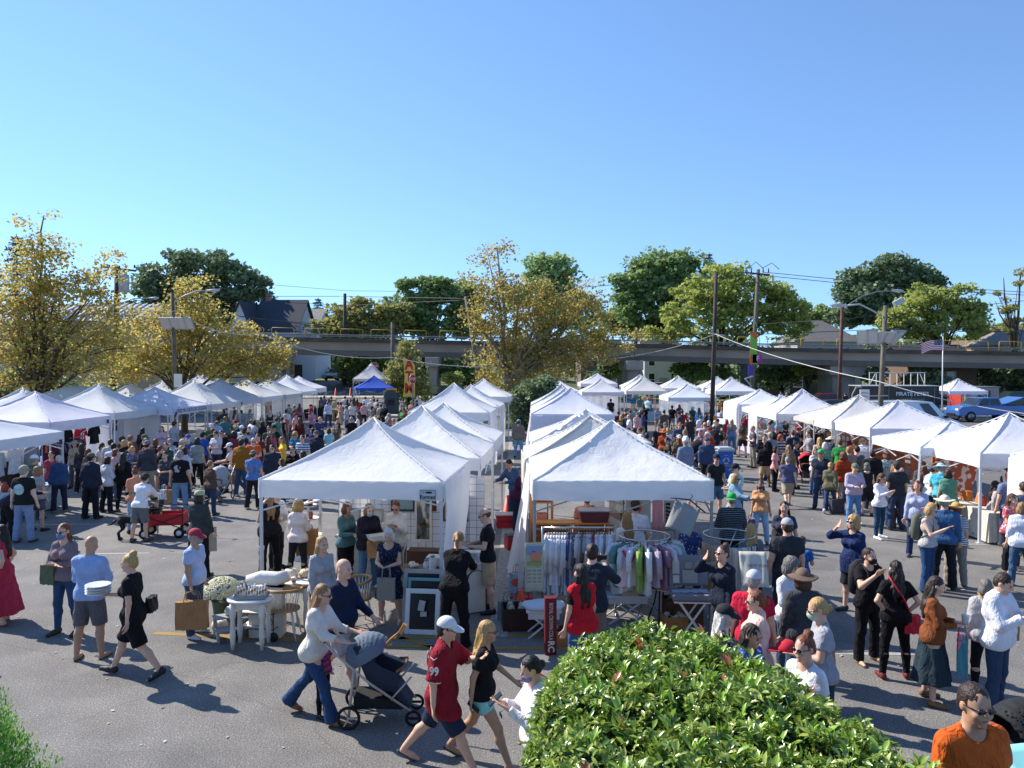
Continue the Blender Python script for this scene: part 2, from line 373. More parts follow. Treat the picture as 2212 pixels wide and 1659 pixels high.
def body_sdf(J,fem,fat,fingers):
 S=Sdf();torso_prims(S,J,fem,fat,0)
 m=1.0 if not fem else 0.88;a=1+fat*1.6;tr=J['tr']
 for i,sd_ in((0,-1),(1,1)):
  s,e,w,hd=J['sh%d'%i],J['el%d'%i],J['wr%d'%i],J['hd%d'%i]
  S.cap(s,e,.054*m*a,.041*m*a,k=.035);S.cap(e,w,.042*m*a,.027*m*a,k=.02)
  sp,bb=J['side%d'%i],J['bb%d'%i]
  pm=w+hd*.05
  S.cap(w+hd*.015,w+hd*.06,.027,.034,k=.015) if not fingers else None
  if fingers:
   for q in(-1,0,1):S.cap(w+hd*.01+sp*q*.012,w+hd*.078+sp*q*.024,.0165,.0135,k=.012)
   for q,ln in((-1.5,.066),(-.5,.078),(.5,.074),(1.5,.056)):
    r0=w+hd*.085+sp*q*.021;mid=r0+(hd*.9+bb*.42)*ln*.55;tip=mid+(hd*.55+bb*.84)*ln*.5
    S.cap(r0,mid,.0098,.0088,k=.004);S.cap(mid,tip,.0088,.0072,k=.004)
   ts=-1 if i==0 else 1
   ts=1 if(sp@(J['pel']-w))*0+(-sp[1])>0 else-1
   r0=w+hd*.03+sp*ts*.03;mid=r0+hd*.035+sp*ts*.028+bb*.012;tip=mid+hd*.03+sp*ts*.006+bb*.012
   S.cap(r0,mid,.0125,.0105,k=.008);S.cap(mid,tip,.0105,.0085,k=.004)
  else:
   S.cap(w+hd*.06,w+hd*.13+bb*.02,.03,.018,k=.01);S.cap(w+hd*.04,w+hd*.08+sp*.035,.014,.012,k=.01)
  h_,kn,an,fd=J['hip%d'%i],J['knee%d'%i],J['ank%d'%i],J['fd%d'%i]
  S.cap(h_+np.array([0,.01,-.03]),kn,(.094 if fem else.088)*(1+fat),.056*(1+fat*.7),k=.05)
  cf=kn+(an-kn)*.3+np.array([0,.018,0])
  S.cap(kn,cf,.054,.056*(1+fat*.5),k=.025);S.cap(cf,an,.054*(1+fat*.5),.036,k=.025)
  S.cap(an+np.array([0,.02,-.035]),an+fd*.10+np.array([0,0,-.045]),.036,.03,k=.02)
  S.cap(an+fd*.09+np.array([0,0,-.045]),an+fd*.17+np.array([0,0,-.05]),.034,.022,k=.015)
 nk,hc,H=J['neck'],J['head'],J['H'];g=lambda v:hc+H@np.array(v,float)
 S.cap(nk-J['up']*.05,g((0,.02,-.06)),.062*(m*.5+.5),.057*(m*.5+.5),k=.03)
 S.ell(g((0,.012,.025)),(.077,.096,.096),H,k=.02)
 S.ell(g((0,-.028,-.045)),(.055,.06,.075),H,k=.035)
 S.cap(g((0,-.092,.012)),g((0,-.110,-.018)),.009,.013,k=.014)
 S.ell(g((0,-.078,-.058)),(.026,.016,.011),H,k=.012)
 S.ell(g((0,-.075,-.098)),(.022,.018,.016),H,k=.02)
 for sx in(-1,1):
  S.ell(g((sx*.078,.012,-.005)),(.011,.021,.032),H,k=.008)
  S.ell(g((sx*.038,-.07,-.03)),(.022,.018,.02),H,k=.03)
 return S
def wrinkle(S,amp,seed,fr=26.0):
 a,b,c=(seed*1.7)%6.28,(seed*2.9)%6.28,(seed*.77)%6.28
 def f(P,D):
  x,y,z=P[...,0],P[...,1],P[...,2]
  return D+amp*(np.sin(fr*(z+.35*x)+a+3*np.sin(9*y+c))*np.sin(fr*.6*(x-.5*z)+b)+.5*np.sin(fr*1.7*(z-.6*y)+c))
 S.post.append(f)
def top_sdf(J,fem,fat,kind,off,seed):
 S=Sdf();loose={'tank':.004,'tee':.009,'polo':.009,'long':.009,'sweater':.02,'hoodie':.026,'jacket':.026,'coat':.028,'vest':.028,'tunic':.018,'dress':.01,'maxi':.01,'blouse':.018,'jersey':.03}[kind]+off
 torso_prims(S,J,fem,fat,loose,lo=0)
 S.cap(J['tr']((-.085,.01,-.0)),J['tr']((.085,.01,-.0)),(.122 if fem else.112)+.25*fat+loose+.001,k=.05)
 tr=J['tr'];m=.88 if fem else 1;a=1+fat*1.6
 slv={'tank':0,'vest':0,'tee':.62,'polo':.62,'dress':.3,'maxi':.3,'jersey':.95,'tunic':1.6,'blouse':1.6}.get(kind,1.95)
 for i in(0,1):
  s,e,w=J['sh%d'%i],J['el%d'%i],J['wr%d'%i]
  if slv==0:
   S.cap(s,s+(e-s)*.1,.05*m*a+loose*.6,k=.04,cut=-.02);continue
  sl=.014 if kind in('tee','polo','jersey','dress') else.006
  p=s+(e-s)*min(1,slv)
  S.cap(s,p,.056*m*a+loose,.044*m*a+loose+sl,k=.04,cut=(0 if slv<=1 else None))
  if slv>1:S.cap(e,e+(w-e)*min(1,slv-1),.043*m*a+loose,.030*m+loose*.8,k=.02,cut=0)
 up=J['up'];hem=tr((0,0,{'tank':-.02,'tee':-.05,'polo':-.05,'long':-.06,'sweater':-.08,'hoodie':-.1,'jacket':-.09,'coat':-.22,'vest':-.1,'tunic':-.2,'blouse':-.1,'jersey':-.2}.get(kind,-.05)))
 if kind in('coat','tunic','jersey'):
  for i in(0,1):S.cap(J['hip%d'%i],J['hip%d'%i]+(J['knee%d'%i]-J['hip%d'%i])*.5,.1*(1+fat)+loose,k=.06)
  S.cap(tr((-.06,0,-.12)),tr((.06,0,-.12)),.11+.2*fat+loose,k=.05)
 if kind in('dress','maxi'):
  L=.42 if kind=='dress' else.72
  z1=J['pel'][2]+.1;z0=z1-L-.1;c=tr((0,.01,.05));x0,y0=c[0],c[1]
  r0,r1=.12+fat*.3+off,(.27 if kind=='dress' else.34)
  def sk(P):
   x,y,z=P[...,0]-x0,(P[...,1]-y0)*1.15,P[...,2]
   t=np.clip((z1-z)/(z1-z0),0,1);th=np.arctan2(y,x)
   rr=r0+(r1-r0)*t**.8+t*.022*np.sin(9*th+2*np.sin(3*th))
   d=(np.sqrt(x*x+y*y)-rr)*.8
   return np.maximum(np.maximum(d,z-z1),z0-z)
  S.fun(sk,(x0-.4,y0-.4,z0),(x0+.4,y0+.4,z1),k=.03)
 else:
  S.post.append(lambda P,D:np.maximum(D,-((P-hem)@up)))
 if kind in('hoodie',):S.cap(tr((-.06,.075,.50)),tr((.06,.075,.50)),.05,k=.02);S.cap(tr((-.05,.08,.47)),tr((.05,.08,.47)),.05,k=.03)
 nk=tr((0,-.03,.555 if kind not in('tank','dress') else.53));nr=.078 if kind not in('tank','dress','maxi') else.105
 if kind not in('hoodie','coat','jacket'):S.post.append(lambda P,D:np.maximum(D,nr-np.sqrt(((P-nk)**2).sum(-1))))
 if kind in('polo','jacket','coat','blouse'):
  S.cap(tr((-.045,.03,.535)),tr((.045,.03,.535)),.03+off,k=.01)
 wrinkle(S,.0038 if kind not in('tank','tee') else.003,seed)
 return S
def leg_sdf(J,fem,fat,kind,off,seed):
 S=Sdf();loose={'leggings':.004,'skinny':.006,'jeans':.012,'trousers':.016,'flare':.008,'shorts':.02,'bermuda':.024,'skirt':.012,'midi':.012,'capri':.006,'hotpants':.012}[kind]+off
 tr=J['tr']
 S.cap(tr((-.075,.01,.0)),tr((.075,.01,.0)),(.118 if fem else.108)+.25*fat+min(loose,.006+off),k=.06)
 S.cap(tr((-.06,.0,.10)),tr((.06,.0,.10)),(.095 if fem else.1)+.28*fat+loose,k=.06)
 ztop=tr((0,0,.0));up=J['up']
 if kind in('skirt','midi'):
  L=.44 if kind=='skirt' else.68;z1=J['pel'][2]+.08;z0=z1-L;x0,y0=J['pel'][0],J['pel'][1]
  r1=.19 if kind=='skirt' else.28
  def sk(P):
   x,y,z=P[...,0]-x0,(P[...,1]-y0-.01)*1.15,P[...,2];t=np.clip((z1-z)/L,0,1);th=np.arctan2(y,x)
   rr=.14+off+fat*.3+(r1-.14)*t+t*.014*np.sin(8*th)
   return np.maximum(np.maximum((np.sqrt(x*x+y*y)-rr)*.8,z-z1),z0-z)
  S.fun(sk,(x0-.35,y0-.35,z0),(x0+.35,y0+.35,z1),k=.03)
 else:
  for i in(0,1):
   h_,kn,an=J['hip%d'%i],J['knee%d'%i],J['ank%d'%i]
   h2=h_+np.array([0,.01,-.06]);ra=(.092 if fem else.086)*(1+fat)+loose
   if kind in('shorts','bermuda','hotpants'):
    fr={'shorts':.78,'bermuda':.98,'hotpants':.42}[kind]
    S.cap(h2,h2+(kn-h2)*fr,ra,.074*(1+fat)+loose,k=.04,cut=0);continue
   S.cap(h2,kn,ra,.058*(1+fat*.7)+loose,k=.045)
   cf=kn+(an-kn)*.35+np.array([0,.014,0])
   S.cap(kn,cf,.056+loose,.056*(1+fat*.5)+loose,k=.03)
   e=an+(an-kn)*(.06 if kind not in('leggings','skinny','capri') else-.02 if kind!='capri' else-.4)
   S.cap(cf,e,.054*(1+fat*.5)+loose,{'flare':.085,'jeans':.056,'trousers':.062}.get(kind,.04)+loose,k=.03,cut=0)
 S.post.append(lambda P,D:np.maximum(D,(P-ztop)@up))
 wrinkle(S,.0035 if kind not in('leggings','skinny') else.0015,seed+3,20)
 return S
def hair_sdf(J,kind,off):
 S=Sdf();hc,H=J['head'],J['H'];g=lambda v:hc+H@np.array(v,float);up=np.array([0,0,1.])
 def strands(S,amp=.0035,n=16):
  def f(P,D):
   q=(P-hc)@H;th=np.arctan2(q[...,1],q[...,0]);return D+amp*np.sin(n*th+14*q[...,2]+2*np.sin(30*q[...,2]))+amp*.6*np.sin(90*q[...,0]+40*q[...,2])
  S.post.append(f)
 fc=g((0,-.085,-.035));
 big={'curly':.022,'afro':.04}.get(kind,.0)
 S.ell(g((0,.022,.034)),(.083+big+off,.098+big+off,.096+big+off),H,k=.02)
 if kind in('short','grey'):S.ell(g((0,.06,-.02)),(.07,.055,.07),H,k=.03)
 if kind in('bob','curly','afro'):
  for sx in(-1,1):S.ell(g((sx*.07,.02,-.055)),(.036+big*.7,.062+big*.5,.078+big*.4),H,k=.03)
  S.ell(g((0,.075,-.06)),(.08,.04+big,.08),H,k=.03)
 if kind in('long','wavy'):
  bk=J['tr']((0,.105,.36))
  S.cap(g((0,.075,-.04)),bk,.062,.05,k=.04)
  for sx in(-1,1):
   S.cap(g((sx*.068,.03,-.05)),J['tr']((sx*.085,.06,.40)),.034,.036,k=.03)
   S.cap(J['tr']((sx*.06,.09,.44)),J['tr']((sx*.05,.115,.25)),.042,.02,k=.03)
 if kind=='bun':S.ell(g((0,.07,.125)),(.05,.05,.045),H,k=.012);S.ell(g((0,.07,-.02)),(.066,.05,.06),H,k=.03)
 if kind=='lowbun':S.ell(g((0,.125,-.01)),(.038,.036,.038),H,k=.012);S.ell(g((0,.06,-.02)),(.068,.05,.06),H,k=.03)
 if kind=='pony':
  S.cap(g((0,.10,.05)),g((0,.14,-.03)),.03,.032,k=.01);S.cap(g((0,.14,-.03)),g((0,.12,-.17)),.032,.016,k=.01)
 if kind=='ring':
  S.post.append(lambda P,D:np.maximum(D,((P-hc)@H)[...,2]-.045))
 def face(P,D):
  q=(P-hc)@H;e=np.sqrt((q[...,0]/.066)**2+((q[...,1]+.10)/.085)**2+((q[...,2]+.035)/.105)**2)
  return np.maximum(D,(1-e)*.066)
 S.post.append(face)
 if kind in('short','ring','grey','bun','lowbun','pony'):
  S.post.append(lambda P,D:np.maximum(D,np.where(((P-hc)@H)[...,1]<.0,-.035-((P-hc)@H)[...,2],-1)))
 strands(S,.006 if kind in('curly','afro','wavy') else.003,22 if kind in('curly','afro') else 14)
 return S
def hat_sdf(J,kind,off):
 S=Sdf();hc,H=J['head'],J['H'];g=lambda v:hc+H@np.array(v,float)
 S.ell(g((0,.014,.045)),(.088+off,.106+off,.098),H,k=.01)
 base=.035 if kind!='beanie' else.01
 S.post.append(lambda P,D:np.maximum(D,base-((P-hc)@H)[...,2]))
 T=Sdf()
 fy=-1 if kind!='backcap' else 1
 if kind in('cap','backcap'):
  def br(P):
   q=(P-hc)@H;x,y,z=q[...,0],q[...,1]*fy,q[...,2]
   zz=z-.044+.35*np.maximum(0,y-.06)+1.6*x*x
   return np.maximum(np.sqrt((x/.078)**2+((y-.09)/.095)**2)*.078-.078,np.abs(zz)-.007-off*.4) if True else 0
  T.fun(br,hc-.26,hc+.26)
 if kind in('brim','fedora','straw'):
  rb=.185 if kind!='fedora' else.15
  def br(P):
   q=(P-hc)@H;x,y,z=q[...,0],q[...,1],q[...,2];rr=np.sqrt(x*x+(y-.01)**2)
   zz=z-.045+.5*np.maximum(0,rr-.11)*(.6 if kind!='brim' else 1.2)-.25*x*x*4
   return np.maximum(rr-rb,np.abs(zz)-.007-off*.4)
  T.fun(br,hc-.26,hc+.26)
 return S,T
def shoe_sdf(J,kind,off):
 out=[]
 for i in(0,1):
  S=Sdf();an,fd=J['ank%d'%i],J['fd%d'%i];z=np.array([0,0,1.])
  n=np.cross(np.cross(fd,z),fd);n=n/np.linalg.norm(n)
  if kind=='sandal':
   S.cap(an-fd*.03-n*.068,an+fd*.09-n*.07,.03,k=.02);S.cap(an+fd*.09-n*.07,an+fd*.18-n*.07,.034,.03,k=.02)
   c=an-n*.073
   S.post.append(lambda P,D,c=c,n=n:np.maximum(D,np.abs((P-c)@n)-.011))
  else:
   S.cap(an-fd*.025-n*.03,an+fd*.07-n*.035,.046+off,.04+off,k=.02);S.cap(an+fd*.07-n*.04,an+fd*.175-n*.048,.042+off,.030+off,k=.02)
   if kind=='boot':S.cap(an-fd*.005,an+(J['knee%d'%i]-an)*.28,.05+off,.054+off,k=.02,cut=0)
   else:S.cap(an-fd*.01,an+(J['knee%d'%i]-an)*.04,.042+off,.042+off,k=.02,cut=0)
   c=an-n*.076
   S.post.append(lambda P,D,c=c,n=n:np.maximum(D,-((P-c)@n)))
  out.append(S)
 return out
_pm={}
def pmesh(key,fn,name,smooth=True):
 if key in _pm:return _pm[key]
 V,F=fn()
 me=bpy.data.meshes.new(name)
 if len(V)==0:_pm[key]=None;return None
 me.vertices.add(len(V));me.vertices.foreach_set('co',np.asarray(V,np.float32).ravel())
 me.loops.add(F.size);me.loops.foreach_set('vertex_index',F.astype(np.int32).ravel())
 me.polygons.add(len(F));me.polygons.foreach_set('loop_start',np.arange(0,F.size,4,dtype=np.int32));me.polygons.foreach_set('use_smooth',np.full(len(F),smooth))
 me.materials.append(None);me.update(calc_edges=True);_pm[key]=me
 return me
def padd(name,me,m,parent):
 if me is None:return None
 o=bpy.data.objects.new(name,me);link(o,parent)
 o.material_slots[0].link='OBJECT';o.material_slots[0].material=m
 return o
SKINS={'f':'#cfa48c','p':'#dab6a2','t':'#b38a70','d':'#7b4f37','x':'#4a3024'}
HAIRC={'black':'#16120f','dark':'#2b1d16','brown':'#4a2f1f','auburn':'#6b3a22','blonde':'#b08d58','sandy':'#8c6a45','grey':'#8d8a86','white':'#c9c5bd','red':'#8a3a1c','salt':'#66625e'}
def cloth_mat(c,kind=None):
 return mat('cloth',c,rough=0.85,spec=0.2,bump=0.25,bscale=45,kind=kind,var=0.0 if kind else 0.10,vscale=9)
def seed_of(*a):
 h=7
 for c in repr(a):h=(h*31+ord(c))%99991
 return h
def person(loc,H=1.72,face=0,pose='stand',fem=False,fat=0.0,top='tee',tc='#202226',bot='jeans',bc='#2f3f55',hair='short',hc='brown',hat=None,hatc='#222222',shoe='shoe',sc='#2a2a2c',skin='f',lod=1,yaw=None,label='',group=None,glasses=False,mask=None,tk=None,bk=None,child=False,name='person'):
 h=(.0115,.019,.028)[lod];off=(0,.003,.008)[lod]
 J=skeleton(pose,fem,yaw);sc_=H/1.735
 root=empty(name,loc,R(face),label,'person',group)
 root.scale=(sc_,)*3
 fat=round(fat,2)
 sm=mat('skin',SKINS.get(skin,skin),rough=0.55,spec=0.35,var=0.06,vscale=14)
 me=pmesh(('body',pose,fem,fat,lod,yaw),lambda:body_sdf(J,fem,fat,lod==0).mesh(h),'body');padd('body',me,sm,root)
 sd=seed_of(pose,top,bot)%7
 if bot:
  me=pmesh(('bot',pose,fem,fat,bot,lod),lambda:leg_sdf(J,fem,fat,bot,off,sd).mesh(h),bot)
  padd({'jeans':'jeans','leggings':'leggings','shorts':'shorts','bermuda':'shorts','hotpants':'shorts','skirt':'skirt','midi':'skirt'}.get(bot,'trousers'),me,cloth_mat(bc,bk),root)
 me=pmesh(('top',pose,fem,fat,top,lod),lambda:top_sdf(J,fem,fat,top,off+.002,sd).mesh(h),top)
 padd({'tee':'shirt','polo':'shirt','long':'shirt','tank':'tank_top','maxi':'dress','blouse':'blouse','tunic':'tunic'}.get(top,top),me,cloth_mat(tc,tk),root)
 if hair and hair!='bald':
  me=pmesh(('hair',pose,fem,hair,lod,yaw),lambda:hair_sdf(J,hair,off*.5).mesh(min(h,.016)),'hair')
  padd('hair',me,mat('hair',HAIRC.get(hc,hc),rough=0.5,spec=0.4,bump=0.5,bscale=70,var=.25,vscale=40),root)
 if hat:
  me=pmesh(('hat',pose,fem,hat,lod,yaw),lambda:hat_sdf(J,hat,.004+off*.5)[0].mesh(min(h,.014)),'hat')
  ho=padd('cap' if 'cap' in hat else 'hat',me,mat('hat_cloth',hatc,rough=.85,bump=.2,bscale=60),root)
  if hat!='beanie':
   me=pmesh(('brim',pose,fem,hat,lod,yaw),lambda:hat_sdf(J,hat,.004+off*.5)[1].mesh(min(h,.008) if lod==0 else.0125),'brim')
   padd('brim',me,mat('hat_cloth',hatc,rough=.85,bump=.2,bscale=60),ho)
 if shoe:
  for i in(0,1):
   me=pmesh(('shoe',pose,fem,shoe,lod,i),lambda:shoe_sdf(J,shoe,off)[i].mesh(min(h,.016) if shoe!='sandal' else.009),'shoe')
   padd('sandal' if shoe=='sandal' else 'shoe',me,mat('shoe',sc,rough=.6,bump=.1,bscale=50),root)
 g=lambda v:Vector(J['head']+J['H']@np.array(v,float));Hm=Matrix(J['H'].tolist())
 if lod<2:
  if not glasses and not(yaw is None and abs(face)>120):
   for sx in(-1,1):
    mb=MB();mb.lathe([(.003,-.005),(.007,-.003),(.009,0),(.007,.003),(.003,.005)],(0,0,0),8,sx=1.35,M=Hm@Matrix.Rotation(R(90),3,'X'))
    mb.v=[tuple(Vector(v)+g((sx*.031,-.086,.006))) for v in mb.v];mb.build('eye',mat('eye','#1d1512',rough=.15),root)
    mb=MB();mb.box((0,0,0),(.03,.006,.005),Hm);mb.v=[tuple(Vector(v)+g((sx*.032,-.089,.026))) for v in mb.v];mb.build('eyebrow',mat('hair',HAIRC.get(hc,'#3a2a20'),rough=.6),root)
  if not mask:
   mb=MB();mb.lathe([(.004,-.004),(.010,0),(.004,.004)],(0,0,0),8,sx=2.0,sy=.55,M=Hm@Matrix.Rotation(R(90),3,'X'))
   mb.v=[tuple(Vector(v)+g((0,-.0935,-.056))) for v in mb.v];mb.build('lips',mat('lips','#a4584d',rough=.5),root)
 if glasses:
  mb=MB()
  for sx in(-1,1):
   mb.lathe([(.004,-.004),(.022,-.003),(.024,0),(.022,.003),(.004,.004)],(0,0,0),10,sx=1.1,sy=.85,M=Hm@Matrix.Rotation(R(90),3,'X'))
   n_=len(mb.v);mb.v[n_-50:]=[tuple(Vector(v)+g((sx*.032,-.1,.008))) for v in mb.v[n_-50:]]
   mb.tube([g((sx*.056,-.095,.012)),g((sx*.083,.01,.008))],.0035,5)
  mb.tube([g((-.012,-.103,.012)),g((.012,-.103,.012))],.0035,5)
  mb.build('sunglasses',mat('glasses','#0d0d10',rough=.12,spec=.7),root)
 if mask:
  def mf():
   S=Sdf();hc_,Hh=J['head'],J['H'];S.ell(g((0,-.05,-.052)),(.063,.068,.062),Hh,k=.01)
   S.ell(g((0,-.085,-.035)),(.03,.038,.035),Hh,k=.02)
   S.post.append(lambda P,D:np.maximum(np.maximum(D,((P-hc_)@Hh)[...,2]+.012),((P-hc_)@Hh)[...,1]+.01));return S.mesh(min(h,.012))
  padd('face_mask',pmesh(('mask',pose,fem,lod,yaw),mf,'mask'),mat('mask_cloth',mask,rough=.9),root)
 root['sc']=sc_
 return root,J,sc_
def pw(root,J,s,v):
 "a body-local point as a world point"
 return root.matrix_basis@Vector(v)
 # ---------------------------------------------------------------- ground, road, pavements
rng=np.random.default_rng(7)
def asphalt():
 m=bpy.data.materials.new('asphalt');m.use_nodes=True;t=m.node_tree;n=t.nodes;L=t.links;b=n["Principled BSDF"]
 tc=n.new("ShaderNodeTexCoord");b.inputs["Roughness"].default_value=.85;b.inputs["Specular IOR Level"].default_value=.3
 def noise(s,d=5):
  z=n.new("ShaderNodeTexNoise");z.inputs["Scale"].default_value=s;z.inputs["Detail"].default_value=d;L.new(tc.outputs['Object'],z.inputs[0]);return z
 def ramp(src,p0,c0,p1,c1):
  r=n.new("ShaderNodeValToRGB");r.color_ramp.elements[0].position=p0;r.color_ramp.elements[1].position=p1
  r.color_ramp.elements[0].color=(*c0,1);r.color_ramp.elements[1].color=(*c1,1);L.new(src,r.inputs[0]);return r
 def mul(a,b_,f=1.0):
  x=n.new("ShaderNodeMix");x.data_type='RGBA';x.blend_type='MULTIPLY';x.inputs[0].default_value=f;L.new(a,x.inputs[6]);L.new(b_,x.inputs[7]);return x
 big=ramp(noise(.12,4).outputs[0],.35,(.165,.158,.150),.65,(.215,.206,.195))
 mid=ramp(noise(1.3,8).outputs[0],.35,(.82,.82,.82),.7,(1.1,1.1,1.1))
 g=ramp(noise(48,3).outputs[0],.34,(.60,.60,.60),.68,(1.36,1.35,1.33))
 vo=n.new("ShaderNodeTexVoronoi");vo.inputs["Scale"].default_value=20;L.new(tc.outputs['Object'],vo.inputs[0])
 sp=ramp(vo.outputs[0],.10,(2.6,2.5,2.4),.17,(1,1,1))
 vc=n.new("ShaderNodeTexVoronoi");vc.feature='DISTANCE_TO_EDGE';vc.inputs["Scale"].default_value=.22
 nw=noise(.9,6);mx=n.new("ShaderNodeMix");mx.data_type='RGBA';mx.inputs[0].default_value=.35;L.new(tc.outputs['Object'],mx.inputs[6]);L.new(nw.outputs[1],mx.inputs[7]);L.new(mx.outputs[2],vc.inputs[0])
 ck=ramp(vc.outputs[0],.0,(.82,.82,.82),.003,(1,1,1))
 st=ramp(noise(3.1,2).outputs[0],.70,(1,1,1),.78,(.88,.88,.88))
 oil=ramp(noise(.55,3).outputs[0],.66,(1,1,1),.74,(.80,.79,.78));pt=ramp(noise(.33,1).outputs[0],.60,(1,1,1),.605,(.90,.90,.91))
 o=mul(mul(mul(mul(mul(mul(mul(big.outputs[0],mid.outputs[0]).outputs[2],g.outputs[0]).outputs[2],sp.outputs[0],.7).outputs[2],ck.outputs[0]).outputs[2],st.outputs[0]).outputs[2],oil.outputs[0]).outputs[2],pt.outputs[0])
 L.new(o.outputs[2],b.inputs["Base Color"])
 bp=n.new("ShaderNodeBump");bp.inputs["Strength"].default_value=.6;bp.inputs["Distance"].default_value=.01;L.new(g.outputs[0],bp.inputs["Height"]);L.new(bp.outputs[0],b.inputs["Normal"])
 return m
ASPH=asphalt()
def sheet(name,x0,x1,y0,y1,dz,m,nx=40,ny=40,fn=None,side=0):
 xs=np.linspace(x0,x1,nx+1);ys=np.linspace(y0,y1,ny+1)
 V=[(x,y,ground(x,y)+dz) for y in ys for x in xs]
 F=[(j*(nx+1)+i,j*(nx+1)+i+1,(j+1)*(nx+1)+i+1,(j+1)*(nx+1)+i) for j in range(ny) for i in range(nx)]
 if fn:F=[f for f in F if fn(*[sum(V[i][k] for i in f)/4 for k in(0,1)])]
 o=np_mesh(name,V,F,m,smooth=True)
 if side:
  sdm=o.modifiers.new('t','SOLIDIFY');sdm.thickness=side;sdm.offset=-1
 return tag(o,kind='structure')
xs=np.concatenate([np.linspace(-900,-90,8)[:-1],np.linspace(-90,90,91),np.linspace(90,900,8)[1:]])
ys=np.concatenate([np.linspace(-60,50,12)[:-1],np.linspace(50,130,41),np.linspace(130,900,12)[1:]])
V=[(x,y,ground(x,y)-(.05 if y>56 else 0)) for y in ys for x in xs];nx=len(xs)
F=[(j*nx+i,j*nx+i+1,(j+1)*nx+i+1,(j+1)*nx+i) for j in range(len(ys)-1) for i in range(nx-1)]
mi=np.array([1 if V[f[0]][1]>64 else 0 for f in F],np.int32)
EARTH=mat('turf','#4d5a2c',rough=.95,c2='#6f7142',var=.3,vscale=.6,bump=.5,bscale=9)
GR=tag(np_mesh('ground',V,F,[ASPH,EARTH],smooth=True,mi=mi),kind='structure')
CONC=mat('concrete','#a39d92',rough=.85,var=.15,vscale=1.4,bump=.2,bscale=24)
sheet('road',-120,120,64,78,.0,ASPH,120,12)
sheet('sidewalk',-120,120,78.1,80,.09,CONC,120,2,side=.15)
sheet('road',-24.5,-13,66,130,.012,ASPH,12,32).name='side_street'
sheet('sidewalk',-12.9,45,62.4,64.0,.11,CONC,60,2,side=.15)
GRASS=mat('grass_blades','#5f7d2e',rough=.9,c2='#8a9a45',var=.3,vscale=2.5,bump=.8,bscale=30)
sheet('lawn',-12,-1,64.2,70,.05,GRASS,16,8)
sheet('lawn',-40,-25,79,92,.10,GRASS,16,8)
sheet('lawn',3,45,80.2,92,.06,GRASS,30,8)
YEL=mat('yellow_paint','#b9902f',rough=.8,var=.35,vscale=9,c2='#8a7440');WHT=mat('white_paint','#b9b7b0',rough=.8,c2='#8b8a86',var=.2,vscale=8)
def strip(name,pts,w,m,dz=.004):
 mb=MB()
 for(x0,y0),(x1,y1) in zip(pts[:-1],pts[1:]):
  d=Vector((x1-x0,y1-y0)).normalized();nn=Vector((-d.y,d.x))*w/2;k=max(1,int(math.hypot(x1-x0,y1-y0)/2))
  for i in range(k):
   a=Vector((x0+(x1-x0)*i/k,y0+(y1-y0)*i/k));b_=Vector((x0+(x1-x0)*(i+1)/k,y0+(y1-y0)*(i+1)/k))
   q=[a-nn,b_-nn,b_+nn,a+nn]
   mb.add([(v.x,v.y,ground(v.x,v.y)+dz) for v in q],[(0,1,2,3)])
 o=mb.build(name,m);return tag(o,kind='structure')
strip('yellow_line',[(-5.68,12.1),(-3.0,11.75),(-.8,11.98),(2.2,11.98)],.13,YEL)
strip('yellow_line',[(-3.0,11.62),(-.3,11.45),(2.2,11.45)],.10,YEL)
strip('yellow_line',[(-1.75,11.9),(-1.2,11.5)],.10,YEL)
GUT=mat('gutter_concrete','#8f8d88',rough=.85,var=.35,vscale=16,kind=None,bump=.2)
strip('gutter',[(-.22,11.9),(-.1,20),(0.0,52)],.30,GUT,.008)
for a,b_ in(((-6.2,14.9),(-5.1,14.9)),((9.5,18.2),(12.5,18.1)),((4.6,11.25),(6.2,11.2)),((-9.5,17.2),(-8.2,17.3)),((-13,20.4),(-9,20.5)),((1,43),(14,43)),((-6,22),(-4.6,22)),((-12,30),(-7,30)),((5,36),(11,36)),((-13,38),(-8,38))):
 strip('white_line',[a,b_],.10,WHT)
for i in range(6):strip('crosswalk_bar',[(-21.5+i*1.5,82),(-21.5+i*1.5,85.5)],.55,WHT,.02)
strip('stop_line',[(-26,74),(-8,74)],.25,WHT,.01)
KERB=mat('kerb_brick','#9a6a55',rough=.9,var=.2,vscale=5)
strip('kerb',[(-40,78.05),(-25,78.05)],.25,KERB,.12)
